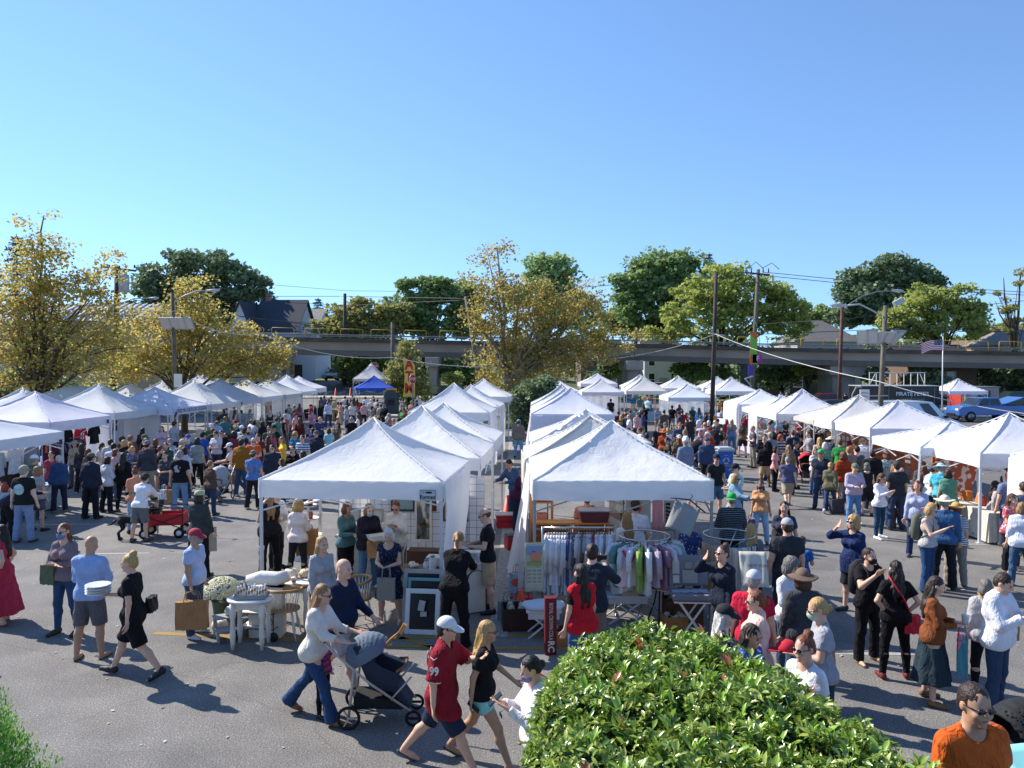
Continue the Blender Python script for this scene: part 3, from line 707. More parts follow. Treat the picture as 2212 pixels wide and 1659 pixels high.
# ---------------------------------------------------------------- viaduct
def VX(px,py,Y):return atd(px,py,Y)
VC=mat('girder_concrete','#968a7b',rough=.85,c2='#a69a8a',var=.12,vscale=.25,bump=.15,bscale=6)
VD=mat('dark_deck','#544b44',rough=.85,var=.25,vscale=1.0)
STEEL=mat('galvanised_steel','#8b8f92',rough=.45,metal=.6,var=.1)
YR=mat('yellow_railing','#d0a82e',rough=.5)
stns=[(-700,744,716,92),(200,759,724,87),(570,764,727,85),(915,771,734.5,83),(1445,780,743.5,81),(1632,785.5,750,80),(2212,796,760,78),(2900,806,770,76)]
vd=empty('railway_viaduct',(10,80,0),0,'long grey concrete railway viaduct crossing behind the market with yellow looped railings','viaduct')
off=Vector((-10,-80,0))
def vsec(name,zt0,zt1,y0,y1,m,par=vd,i0=0,i1=None):
 mb=MB();S=stns[i0:i1];rings=[]
 for px,yb,yt,Y in S:
  b_=VX(px,yb,Y);tz=VX(px,yt,Y).z;H=tz-b_.z
  rings.append([Vector((b_.x,Y+y0,b_.z+H*zt0))+off,Vector((b_.x,Y+y0,b_.z+H*zt1))+off,Vector((b_.x,Y+y1,b_.z+H*zt1))+off,Vector((b_.x,Y+y1,b_.z+H*zt0))+off])
 vs=[v for r_ in rings for v in r_];fs=[]
 for i in range(len(rings)-1):
  for k in range(4):fs.append((i*4+k,i*4+(k+1)%4,(i+1)*4+(k+1)%4,(i+1)*4+k))
 fs+=[(0,1,2,3),tuple(len(vs)-4+k for k in(3,2,1,0))]
 mb.add(vs,fs,False);return mb.build(name,m,par)
vsec('girder',.0,.78,.35,1.3,VC);vsec('girder',.0,.78,5.2,6.2,VC)
vsec('girder',-.03,.30,.30,.345,mat('painted_girder_shade','#6b645c',rough=.9,var=.1))  # no real girder: thin strip with the lower band's shadow put into its colour
vsec('deck',.785,1.0,-.15,6.7,VD)
def vpos(px):
 for a,b_ in zip(stns[:-1],stns[1:]):
  if a[0]<=px<=b_[0]:
   t=(px-a[0])/(b_[0]-a[0]);return[a[k]+(b_[k]-a[k])*t for k in range(4)]
for i in range(-2,33):
 mb=MB()
 px=515+i*71.5+(6 if i%3==0 else 0);px2=px+48
 pts=[]
 for p_,hgt in((px,0),(px,.9),(px+2,1.02),(px2-2,1.02),(px2,.9),(px2,0)):
  _,yb,yt,Y=vpos(p_);v=VX(p_,yt,Y)+off;pts.append(v+Vector((0,.1,hgt)))
 mb.tube(pts,.033,6);mb.build('railing_loop',YR,vd)
mb=MB();pts=[VX(s[0],s[2],s[3])+off+Vector((0,.3,.38)) for s in stns];mb.tube(pts,.05,6);pts=[p+Vector((0,1.6,.0)) for p in pts];mb.tube(pts,.06,6)
pts=[VX(s[0],s[2],s[3])+off+Vector((0,.2,.18)) for s in stns];mb.tube(pts,.035,6)
mb.build('conduit',STEEL,vd)
mb=MB()
for px in(1672-5,1366,1855,900,640):
 _,yb,yt,Y=vpos(px);v=VX(px,yb,Y)+off;mb.box((v.x,.3,v.z+.7),(.12,.14,1.5))
mb.build('joint',VD,vd)
PC=mat('pier_concrete','#918b82',rough=.9,c2='#a59e94',var=.2,vscale=.6)
for px0,px1,w in((925,953,3.0),(1350,1386,3.0),(1800,1880,3.2),(420,470,3),(2330,2400,3),(600,603,0)):
 if not w:continue
 _,yb,yt,Y=vpos((px0+px1)/2);a=VX(px0,yb,Y)+off;b_=VX(px1,yb,Y)+off;g0=ground(a.x+10,Y);cx=(a.x+b_.x)/2;ww=b_.x-a.x
 mb=MB();mb.box((cx,3.2,(g0+a.z-1.0)/2),(ww*.62,4.2,a.z-1.0-g0));mb.box((cx,3.2,a.z-.52),(ww,6.4,.98));mb.build('pier',PC,vd,bevel=.06)
 # ---------------------------------------------------------------- buildings
WOOD=mat('painted_wood','#d8d6cf',rough=.6,var=.05);SLATE=mat('slate_roof','#3a3d45',rough=.8,var=.3,vscale=3,kind=None,bump=.3,bscale=12)
def window(par,c,w,h,wallm=None,ny=-1,fr='#dedbd2',glow='#20262c'):
 x,y,z=c;f=MB();t=.09
 for sx in(-1,1):f.box((x+sx*(w/2),y+ny*.04,z),(t,.09,h+t))
 for sz in(-1,1):f.box((x,y+ny*.045,z+sz*h/2),(w-t-.004,.10,t))
 f.box((x,y+ny*.03,z),(w-t-.004,.05,.05));f.box((x,y+ny*.07,z-h/2-.08),(w+.2,.16,.05))
 o=f.build('window',mat('window_frame',fr,rough=.6),par)
 p=MB();p.box((x,y+ny*.012,z),(w-t-.01,.02,h-t-.01));p.build('pane',glass(),o)
 return o
def house(label,x0,x1,yf,depth,zb,ze,zr,wallc,roofc,roof='gableX',wins=(),door=None,rot=0,chim=None,wk=None,over=.35,cat='house'):
 "walls from zb to ze, ridge at zr; gableX: ridge runs along x; gableY: gable end faces the camera; hip"
 cx,w=(x0+x1)/2,x1-x0
 r=empty('house',(cx,yf+depth/2,zb),R(rot),label,cat)
 d2=depth/2;e=ze-zb;rr=zr-zb
 wm=mat('siding',wallc,rough=.75,kind=wk or('hstripe',tuple(c*.8 for c in col(wallc)),5.5,.86))
 m=MB();m.box((0,0,e/2),(w,depth,e))
 if roof=='gableY':m.prism([(-w/2,e),(w/2,e),(0,rr)],-d2,d2)
 if roof=='gableX':m.prism([(-d2,e),(d2,e),(0,rr)],-w/2,w/2,M=Matrix.Rotation(R(90),3,'Z'))
 m.build('wall',wm,r)
 rm=mat('roof_shingle',roofc,rough=.85,var=.22,vscale=5,bump=.4,bscale=14)
 m=MB();o=over
 if roof=='hip':
  vs=[(-w/2-o,-d2-o,e),(w/2+o,-d2-o,e),(w/2+o,d2+o,e),(-w/2-o,d2+o,e),(-w/2+d2*.8,0,rr),(w/2-d2*.8,0,rr)]
  if w<depth*.9:vs[4]=(0,-d2*.3,rr);vs[5]=(0,d2*.3,rr)
  m.add(vs,[(0,1,5,4),(1,2,5),(2,3,4,5),(3,0,4),(3,2,1,0)])
 elif roof=='flat':m.box((0,0,e+.1),(w+.3,depth+.3,.2))
 else:
  M=Matrix.Identity(3) if roof=='gableY' else Matrix.Rotation(R(90),3,'Z')
  hw=(w if roof=='gableY' else depth)/2;L_=(depth if roof=='gableY' else w)/2+o;k=(rr-e)/hw;t=.14
  m.prism([(-hw-o,e-k*o+.02),(0,rr+.02),(hw+o,e-k*o+.02),(hw+o,e-k*o+t),(0,rr+t+.05),(-hw-o,e-k*o+t)],-L_,L_,M=M)
 ro=m.build('roof',rm,r)
 if chim:m=MB();m.box((chim[0],chim[1],chim[2]),(.6,.6,1.6));m.build('chimney',mat('brick','#7d4a3c',kind=('brick','#a79f94',5.0)),ro)
 for wx,wz,ww,wh in wins:window(r,(wx,-d2,wz),ww,wh)
 if door:
  m=MB();m.box((door[0],-d2-.03,1.05),(1.0,.08,2.1));dd=m.build('door',mat('door_paint',door[1],rough=.5),r)
  m=MB();m.box((door[0]+.35,-d2-.10,1.0),(.05,.05,.12));m.build('handle',STEEL,dd)
 return r
def X(px,Y):return(px-1106)/FPX*Y
def Z(py,Y):return atd(1106,py,Y).z
g_=ground
r=empty('warehouse',(X(110,62),66,g_(-37,64)),0,'long cream building with white ribbed metal roof behind the yellow sycamores','building')
zb=g_(-37,64);w_=X(300,62)-X(-80,62)
m=MB();m.box((0,0,3.9),(w_,8,7.8));m.box((w_/2-2.2,-4.6,3.3),(4.2,1.2,6.6));m.build('wall',mat('stucco','#b3a384',rough=.9,var=.08,vscale=.5),r)
m=MB();m.prism([(-4.6,7.75),(0,9.4),(4.6,7.75)],-w_/2-.3,w_/2+.3,M=Matrix.Rotation(R(90),3,'Z'))
for i in range(26):x=-w_/2+i*w_/25;m.bar((x,-4.6,7.82),(x,0,9.47),.09,.09)
m.build('roof',mat('white_metal_roof','#b9bcc0',rough=.4,metal=.2,var=.05),r)
for wx,wz in((-4,5),(-.5,5),(3.4,5.2),(-4,2.4),(0,2.4),(5.6,2.2)):window(r,(wx,-4,wz),1.1,1.5)
m=MB();m.box((w_/2-2.2,-5.35,5.2),(1.1,.3,1.0));m.build('wall_unit',STEEL,r)
Yh=93;zb=2.2
house('pale blue clapboard house with dark slate roof rising above the viaduct at the left',X(545,Yh),X(640,Yh),Yh,9,zb,Z(712,Yh),Z(650,Yh+4),'#c6ccd6','#3a3e48','gableX',wins=((-2.4,1.6,.9,1.7),(1.2,1.6,.6,1.5),(2.1,1.6,.6,1.5),(-1,4.6,.9,1.4),(2,4.6,.9,1.4)),door=(2.9,'#2a2422'),chim=(-2,0,Z(648,Yh)-zb+.3))
house('narrow pale gable front house wing left of the slate roof',X(508,Yh),X(556,Yh),Yh-2,10,zb,Z(716,Yh),Z(655,Yh),'#cdd2d8','#3c4048','gableY',wins=((0,6.4,.7,.7),(-.5,2,.9,1.5)))
house('white wing with grey shingle roof and tiny dormer beside the slate roof',X(634,Yh+10),X(684,Yh+10),Yh+10,8,2.4,Z(705,Yh+10),Z(668,Yh+12),'#dcdedf','#8d8a82','gableX',wins=((0,5,.8,.8),))
house('white clapboard house with glass front door seen under the middle of the viaduct',X(1392,96),X(1465,96),96,8,g_(18,96),6.2,8.2,'#c9cac6','#4b4a48','gableX',wins=((-1.2,1.9,.8,1.6),(1.5,1.9,.6,1.6),(-1.2,4.2,.8,1.2)),door=(.3,'#9a9c9a'))
house('brown bungalow with stone porch pillars in shade under the viaduct',X(1255,98),X(1345,98),98,8,g_(10,98),5.0,7.4,'#6b6358','#3a3835','gableX',wins=((-1.2,1.7,1.4,1.1),(1.4,1.7,1.0,1.3)),door=(.3,'#2b2522'))
house('brick house with white sash window behind the food trailers',X(1968,84),X(2110,84),84,8,0,4.6,6.4,'#6a5240','#403a36','gableX',wins=((.4,2.7,1.7,1.6),(-2.4,2.6,.8,1.3)),door=(-1.5,'#37312c'),wk=('brick','#8b8075',4.0))
house('shaded dark house with white door between the viaduct piers at right',X(1640,96),X(1790,96),96,8,.4,4.4,6.0,'#55524b','#33312f','gableX',wins=((-2,1.9,.9,1.5),(.5,1.9,1.1,1.5)),door=(-1,'#bfc2c0'))
house('wide grey hip roofed house above the viaduct behind the rusty pole',X(1722,112),X(1862,112),112,10,1.2,Z(738,112),Z(692,117),'#b4b1a8','#6c6a6b','hip',wins=((-1.5,5.2,.8,.9),(2.5,5.2,.8,.9)))
house('tan house with grey gable roof and brick chimney at the far right',X(2165,108),X(2290,108),108,9,1.0,Z(745,108),Z(702,112),'#a08a6c','#77716d','hip',chim=(-1.8,-2,Z(722,108)-1),wins=((-1,5,.8,.8),))
house('low tan roofed house behind the railing at far right',X(2040,120),X(2190,120),120,8,1.4,Z(748,120),Z(738,124),'#8f7a60','#86725a','gableX')
r=empty('porch_frame',(X(1938,70),70,0),0,'white balcony frame with vertical posts standing above the black trailer','balcony')
m=MB();z0,z1=Z(834,70),Z(805,70);w_=5.1
m.box((0,0,z1),(w_,.08,.08));m.box((0,0,z0),(w_,.08,.08))
for i in range(9):m.box((-w_/2+.04+i*(w_-.08)/8,0,(z0+z1)/2),(.06,.06,z1-z0-.09))
m.bar((-w_/2,0,z0),(-w_/2+.6,-.01,z1),.05);m.bar((w_/2,0,z0),(w_/2-.5,-.01,z1),.05);m.build('railing',WOOD,r)
m=MB();m.box((0,1.5,z0-.1),(w_,3,.12));
for sx in(-1,1):m.box((sx*(w_/2-.1),.1,(z0-.16)/2),(.14,.14,z0-.16));m.box((sx*(w_/2-.1),2.8,(z0-.16)/2),(.14,.14,z0-.16))
m.build('floor',mat('weathered_wood','#5b534b',rough=.9),r)
def leaf_mat(name,cols,trans=.45,rough=.6,spec=.3):
 m=bpy.data.materials.new(name);m.use_nodes=True;t=m.node_tree;n=t.nodes;L=t.links;b=n["Principled BSDF"]
 g=n.new("ShaderNodeNewGeometry");rp=n.new("ShaderNodeValToRGB");e=rp.color_ramp.elements
 cs=[col(c) for c in cols];e[0].color=(*cs[0],1);e[0].position=0;e[1].color=(*cs[-1],1);e[1].position=1
 for i,c in enumerate(cs[1:-1]):q=e.new((i+1)/(len(cs)-1));q.color=(*c,1)
 L.new(g.outputs["Random Per Island"],rp.inputs[0]);L.new(rp.outputs[0],b.inputs["Base Color"]);b.inputs["Roughness"].default_value=rough;b.inputs["Specular IOR Level"].default_value=spec
 tr=n.new("ShaderNodeBsdfTranslucent");L.new(rp.outputs[0],tr.inputs[0]);ms=n.new("ShaderNodeMixShader");ms.inputs[0].default_value=trans
 L.new(b.outputs[0],ms.inputs[1]);L.new(tr.outputs[0],ms.inputs[2]);L.new(ms.outputs[0],n["Material Output"].inputs[0]);return m
LM={'sycamore':leaf_mat('sycamore_leaves',['#8f9050','#a89c52','#bcac5e','#b0945e','#a4a45c','#a88850','#c4ba70'],.58),'autumn':leaf_mat('autumn_leaves',['#96964e','#b8ae5c','#ccb864','#bc9c60','#aeb05e','#c4a664','#8c944e'],.58),'dark':leaf_mat('dark_leaves',['#5c7050','#6c805c','#7e9068','#8e9e74','#667a54'],.3),'mid':leaf_mat('green_leaves',['#6c8652','#84a062','#9ab072','#748e56','#a4b27c'],.4),'olive':leaf_mat('olive_leaves',['#868c56','#9c9c5c','#b0a866','#929e60'],.4),'lime':leaf_mat('locust_leaves',['#8e9c50','#a4b05c','#b4bc68','#929e54','#c0c274'],.5),'pale':leaf_mat('pale_leaves',['#88a06c','#9cb478','#b0c084','#8caa6c'],.45),'needle':leaf_mat('needles',['#52665c','#5c7064','#6a7c6c'],.15),}
BARK={'sy':mat('sycamore_bark','#b0a894',rough=.85,c2='#6e6450',var=.25,vscale=3.5,bump=.3),'dk':mat('dark_bark','#3a3029',rough=.9,var=.2,vscale=4,bump=.5),'br':mat('brown_bark','#5c4f40',rough=.9,var=.2,vscale=4,bump=.5)}
def leaves(name,P,size,m,parent,rg,up=.35,asp=.75):
 n=len(P);s=(size*rg.uniform(.6,1.25,n))[:,None].astype(np.float32)
 nr=rg.normal(size=(n,3));nr[:,2]=np.abs(nr[:,2])+up;nr/=np.linalg.norm(nr,axis=1,keepdims=True)
 a=rg.normal(size=(n,3));a-=nr*(a*nr).sum(1,keepdims=True);a/=np.linalg.norm(a,axis=1,keepdims=True);b_=np.cross(nr,a)
 V=np.stack([P-a*s,P-b_*s*asp+nr*s*.12,P+a*s,P+b_*s*asp+nr*s*.12],1).reshape(-1,3)
 F=np.arange(4*n).reshape(n,4);return np_mesh(name,V,F,m,parent)
def tree(label,base,Y,blobs,kind,lsize,n,bark='dk',trunk_r=.3,clump=.8,name='tree',cat='tree',group=None,seed=1,fork=None,limbs=None,nl=14,dens=None,depth=.8,hollow=.35,trunk_pts=None,dead=False):
 "blobs: (px, py, rx, ry[, weight]) outline lobes as seen, turned into real ellipsoids at distance Y"
 rg=np.random.default_rng(seed);k=Y/FPX
 bx=X(base,Y);gz=ground(bx,Y)
 r=empty(name,(bx,Y,gz),0,label,cat,group)
 C=[];W=[]
 for b_ in blobs:
  c=atd(b_[0],b_[1],Y);C.append((c.x-bx,0,c.z-gz,b_[2]*k,(b_[2]+b_[3])/2*k*depth,b_[3]*k));W.append((b_[4] if len(b_)>4 else 1)*(b_[2]*b_[3])**.8)
 C=np.array(C);W=np.array(W)/sum(W)
 nc=max(8,int(n/(70 if clump>.75 else 34)));wh=rg.choice(len(C),nc,p=W)
 d=rg.normal(size=(nc,3));d/=np.linalg.norm(d,axis=1,keepdims=True);rad=(hollow+(1.13-hollow)*rg.random(nc)**.6)[:,None]
 cc=C[wh,:3]+d*rad*C[wh,3:]
 per=rg.integers(30,110,nc) if clump>.75 else rg.integers(12,56,nc);idx=np.repeat(np.arange(nc),per);sz=clump*rg.uniform(.55,1.2,nc)
 q=rg.normal(size=(len(idx),3));q/=np.linalg.norm(q,axis=1,keepdims=True);q*=(rg.random(len(idx))**.45)[:,None]
 P=cc[idx]+q*sz[idx][:,None]*np.array([1.15,1.15,.62]);P=P[P[:,2]>.15]
 mb=MB();top=max(c[2] for c in C);fz=fork if fork else top*.45
 tp=[Vector(p) for p in trunk_pts] if trunk_pts else[Vector((0,0,-.2)),Vector((rg.uniform(-.1,.1),0,fz*.5)),Vector((rg.uniform(-.2,.2),rg.uniform(-.2,.2),fz))]
 mb.tube(tp,[trunk_r*1.15,trunk_r*.85]+[trunk_r*.62]*(len(tp)-2),9)
 fo=tp[-1];hub=[(fo,trunk_r*.6)]
 for i in rg.choice(nc,min(nl,nc),replace=False):
  e=Vector(cc[i]);s_=tp[-2].lerp(fo,rg.uniform(.2,1));md=s_.lerp(e,.5)+Vector((rg.uniform(-.3,.3),rg.uniform(-.3,.3),(e-s_).length*.12))
  r0=trunk_r*rg.uniform(.25,.45);mb.tube([s_,s_.lerp(md,.5)+Vector((0,0,.1)),md,md.lerp(e,.55)+Vector(rg.uniform(-.15,.15,3)),e],[r0,r0*.8,r0*.6,r0*.35,.02],5,cap=False)
  for j in range(3):
   e2=Vector(cc[rg.integers(nc)]);
   if(e2-md).length<(top*.35):mb.tube([md,md.lerp(e2,.5)+Vector(rg.uniform(-.2,.2,3)),e2],[r0*.35,r0*.22,.012],4,cap=False)
 for L_ in(limbs or[]):
  pts=[atd(p[0],p[1],Y)-Vector((bx,0,gz))+Vector((0,-Y+(p[2] if len(p)>2 else 0),0)) for p in L_[1:]]
  rr=[L_[0]*(1-.75*i/(len(pts)-1)) for i in range(len(pts))];mb.tube(pts,rr,7)
 mb.build('trunk',BARK[bark],r)
 if not dead:leaves('crown',P,lsize,LM[kind],r,rg)
 return r
def conifer(label,px,Y,top,bot,w,seed=3,kind='needle',name='spruce_tree'):
 rg=np.random.default_rng(seed);bx=X(px,Y);gz=ground(bx,Y);zt=Z(top,Y)-gz;zb=max(.5,Z(bot,Y)-gz);r=empty(name,(bx,Y,gz),0,label,'tree')
 mb=MB();mb.tube([(0,0,0),(0,0,zt)],[.22,.03],6);P=[]
 n=int((zt-zb)/.42)
 for i in range(n):
  t=i/n;z=zb+(zt-zb)*t;R_=w/2*(1-t)**.8+.1
  for j in range(8):
   a=rg.uniform(0,6.28);L_=R_*rg.uniform(.6,1.1);e=Vector((math.cos(a)*L_,math.sin(a)*L_,z-.18*L_));mb.tube([(0,0,z),e],[.03,.008],3,cap=False)
   m_=16;tt=rg.random(m_)**.7;P.append(np.array([0,0,z])+tt[:,None]*(np.array(e)-np.array([0,0,z]))+rg.normal(size=(m_,3))*[.16,.16,.08])
 mb.build('trunk',BARK['dk'],r);leaves('crown',np.concatenate(P),.17,LM[kind],r,rg,asp=.4);return r
tree('tall yellow and orange sycamore with thin leafy top at the far left',88,38,[(85,490,38,38,.35),(90,550,62,45,.7),(50,630,95,55,1),(150,660,105,65,1),(35,740,100,65,1),(215,600,45,50,.45),(235,570,22,35,.3),(160,760,130,60,1.0),(70,810,120,40,.8),(250,720,60,60,.8)],'autumn',.092,14500,'br',.24,.72,seed=11,fork=3.2,nl=30,limbs=[(.15,(86,830),(82,790),(90,765),(115,735),(140,700),(175,660)),(.12,(88,770),(60,750),(20,735),(-30,730)),(.10,(95,760),(90,700),(84,640),(92,560),(88,500),(95,465))])
tree('golden sycamore growing behind the white tents beside the solar lamp post',398,46,[(418,625,38,42,.5),(405,680,72,45,.8),(345,720,85,52,1),(465,725,90,55,1),(545,765,75,45,.9),(380,780,120,40,1),(585,790,36,28,.6),(300,785,75,38,.8),(490,805,100,20,.6),(250,810,60,30,.6)],'autumn',.10,15000,'br',.2,.74,seed=12,fork=2.6,nl=26,limbs=[(.12,(395,850),(400,800),(385,775),(355,750)),(.11,(402,810),(415,775),(440,740),(470,715)),(.08,(405,790),(410,720),(416,640))])
tree('big open sycamore with white forked limbs in the middle of the market',1098,51,[(1075,545,28,38,.22),(1060,600,50,45,.45),(1110,640,90,55,.9),(1045,690,45,45,.6),(1130,720,100,60,1.1),(1215,660,70,45,.6),(1270,640,40,32,.35),(1250,720,80,50,.9),(1330,735,60,28,.6),(1090,790,75,50,.9),(1190,780,80,45,.8),(1290,760,60,35,.6),(1060,840,40,30,.4)],'sycamore',.105,17500,'sy',.32,.75,seed=13,fork=3.6,nl=30,limbs=[(.22,(1100,868),(1110,838),(1140,805),(1172,775),(1200,735),(1228,700),(1262,668),(1285,640)),(.18,(1097,860),(1098,800),(1085,740),(1092,680),(1080,600),(1074,535)),(.13,(1100,800),(1112,740),(1118,680),(1122,610)),(.08,(1172,775),(1215,765),(1260,745),(1300,732))])
tree('broad dark green oak standing behind the golden sycamore',430,100,[(430,580,75,36),(360,610,70,35),(500,615,65,40),(320,640,50,30),(545,645,35,25),(430,640,110,40),(360,680,80,40),(480,680,70,30)],'dark',.33,17000,'dk',.5,1.5,seed=21)
tree('rounded olive maple left of the middle sycamore behind the viaduct',790,95,[(770,680,50,30),(820,690,45,30),(735,710,35,22),(790,715,60,25),(850,690,45,28),(700,705,35,20),(770,810,40,30,.4)],'olive',.3,9000,'dk',.3,1.2,seed=22)
tree('tall pale green tree rising behind the viaduct left of the middle sycamore',915,98,[(905,630,45,28),(960,630,45,30),(880,670,40,35),(930,690,60,40),(1000,650,40,40),(1010,700,40,40)],'mid',.3,13000,'dk',.35,1.2,seed=23)
tree('light green tree top peeping over the middle sycamore',1170,76,[(1175,585,45,32),(1205,600,35,40),(1150,640,70,40),(1230,670,60,40),(1290,640,25,25,.5)],'pale',.25,9000,'dk',.35,1.0,seed=24)
tree('tall mixed green maple behind the viaduct, left of the lime green locust',1430,108,[(1430,575,65,38),(1380,610,45,32),(1480,590,60,35),(1440,640,85,45),(1360,660,40,30),(1420,700,70,40)],'mid',.34,15000,'dk',.5,1.6,seed=25)
tree('wide lime green locust behind the dark bare pole',1560,90,[(1540,630,75,50),(1620,640,75,45),(1500,680,70,45),(1600,690,90,40),(1690,660,50,35),(1700,700,45,35),(1450,720,50,25),(1560,600,60,25,.6)],'lime',.24,17000,'dk',.4,1.2,seed=26)
tree('rounded very dark green oak at right behind the double lamp arms',1912,116,[(1910,590,62,38),(1860,625,50,35),(1970,610,45,32),(1915,650,95,45),(1850,670,45,25),(2005,600,25,20,.6)],'dark',.36,15000,'dk',.5,1.6,seed=27)
tree('yellow green locust at right behind the striped flag',2030,92,[(2020,650,65,35),(2080,640,45,28),(1970,685,60,35),(2050,700,85,35),(2100,680,35,35),(1935,700,40,25)],'lime',.24,12000,'dk',.35,1.1,seed=28)
tree('bare branched dying tree at the far right edge',2190,100,[(2175,650,18,40,.5),(2205,620,10,30,.4),(2190,700,45,22,.8)],'olive',.2,1100,'br',.25,.8,seed=29,nl=34,limbs=[(.2,(2188,760),(2180,700),(2170,640),(2168,600)),(.2,(2192,760),(2200,680),(2203,610),(2206,580)),(.12,(2186,720),(2160,680),(2150,650))])
tree('low mixed trees filling the gap behind the hip roofed house',1780,125,[(1770,680,40,18),(1830,690,40,20),(1740,700,30,25)],'pale',.32,4500,'dk',.3,1.3,seed=30)
tree('dull green trees behind the far right roofs',2160,130,[(2150,720,50,20),(2210,715,40,20),(2120,735,40,15)],'olive',.32,4500,'dk',.3,1.3,seed=31)
tree('low dark trees behind the spruces above the slate roof',640,130,[(600,690,40,15),(660,700,40,15),(720,705,40,18)],'dark',.32,4000,'dk',.3,1.2,seed=32)
tree('feathery pale cedar bush growing in front of the viaduct beside the cash banner',880,68,[(880,770,26,34),(878,810,42,38),(885,845,46,26)],'olive',.14,6500,'dk',.12,.5,seed=33,name='cedar_bush',cat='bush')
tree('dense dark shrub mass beneath the middle sycamore',1150,47,[(1150,870,32,40),(1125,890,22,35),(1170,845,30,30)],'dark',.13,6000,'dk',.08,.45,seed=34,name='shrub',cat='bush')
tree('shaded green tree under the viaduct left of the leaning post',985,84,[(990,800,25,22),(960,795,18,14),(1015,815,22,20)],'mid',.2,3500,'dk',.15,.6,seed=35)
tree('round bright green ornamental grass clump beside the viaduct pier',982,80,[(978,818,20,12)],'lime',.15,1600,'dk',.05,.5,seed=36,name='ornamental_grass',cat='bush')
tree('small dark tree in front of the white clapboard house',1500,86,[(1490,805,34,22),(1530,800,28,18),(1560,815,30,18)],'mid',.2,5000,'dk',.12,.6,seed=37)
tree('dark tree under the viaduct beside the brown bungalow',1310,90,[(1320,795,22,20),(1290,812,20,14)],'dark',.2,3000,'dk',.12,.6,seed=38)
tree('shaded tree mass under the viaduct right of the utility pole',1690,88,[(1665,815,30,25),(1700,800,35,22),(1790,815,22,25),(1760,800,25,15)],'dark',.2,6000,'dk',.2,.7,seed=39)
tree('tree with drooping lime leaves under the viaduct right of the shaded house',1745,84,[(1745,790,28,14),(1730,800,14,12)],'lime',.16,1800,'dk',.12,.5,seed=40)
tree('dark tree row at the right end below the viaduct',2140,86,[(2130,815,35,22),(2180,820,40,25),(2215,810,40,25)],'dark',.22,6000,'dk',.25,.8,seed=41)
tree('dark shaded thicket behind the trailers',1905,80,[(1890,815,22,20),(2020,815,25,20),(1985,820,25,18)],'dark',.2,3500,'dk',.12,.6,seed=42)
tree('small trees by the driveway behind the blue market tent',800,92,[(790,785,45,16),(830,800,30,22),(750,800,22,20),(810,815,35,14)],'mid',.22,6500,'dk',.3,.7,seed=43)
tree('low dark hedge trees behind the left row of tents',60,52,[(40,830,90,25),(150,845,90,18),(-40,840,60,30)],'dark',.16,8000,'dk',.1,.6,seed=44,name='shrub',cat='bush')
tree('unseen leafy street tree just outside at the left',-330,15.5,[(-330,260,180,120),(-250,330,120,90)],'autumn',.12,2500,'br',.2,.5,seed=45) if False else None
tree('pale green tree low between the middle sycamore and the tall maple',1325,112,[(1300,700,45,24),(1345,690,35,28),(1390,710,40,22)],'pale',.3,5000,'dk',.3,1.2,seed=52)
conifer('blue green spruce with pointed top left of the far pole',688,128,642,720,7.5,3)
conifer('smaller dark spruce right of the pointed one',726,130,662,720,6.5,4)
conifer('dark evergreen tip behind the olive maple',770,130,640,720,6,5)
conifer('dark pine with ragged top behind the tall left sycamore',40,66,505,700,7.5,6,name='pine_tree')
conifer('narrow dark evergreen tip behind the lime green locust',1530,122,545,640,6,7)
def woods():
 rg=np.random.default_rng(77);n=30000;x=rg.uniform(-110,120,n);y=rg.uniform(128,150,n);top=6.6+1.6*np.sin(x*.21)+1.0*np.sin(x*.53+1)+.7*np.sin(x*1.3)
 z=2.2+(top-1.5)*rg.random(n)**.7;P=np.stack([x,y,z],1)+rg.normal(size=(n,3))*.4
 o=leaves('distant_woods',P,.62,LM['dark'],None,rg);tag(o,kind='stuff');P2=P[:9000].copy();P2[:,1]-=25;P2[:,2]=2+rg.random(9000)*2.6;k=(np.abs(P2[:,0]+30)>16)&(np.abs(P2[:,0]-14)>6);tag(leaves('shrubbery',P2[k],.42,LM['dark'],None,rg),kind='stuff')
woods()
rgl=np.random.default_rng(8);n=900;Pl=np.stack([rgl.uniform(-16,14,n),rgl.uniform(6,34,n),np.full(n,.012)],1);sl=rgl.uniform(.015,.045,n)[:,None];al=rgl.uniform(0,6.28,n)
ul=np.stack([np.cos(al),np.sin(al),rgl.uniform(-.2,.3,n)],1);wl=np.stack([-np.sin(al),np.cos(al),rgl.uniform(-.2,.3,n)],1);Vl=np.stack([Pl-ul*sl,Pl-wl*sl*.6,Pl+ul*sl,Pl+wl*sl*.6],1).reshape(-1,3);Vl[:,2]=np.maximum(Vl[:,2],.006)
tag(np_mesh('fallen_leaves',Vl,np.arange(4*n).reshape(n,4),leaf_mat('fallen_leaf',['#8a6a3c','#b08a4c','#c8c4b8','#6a5a40'],.1)),kind='stuff')
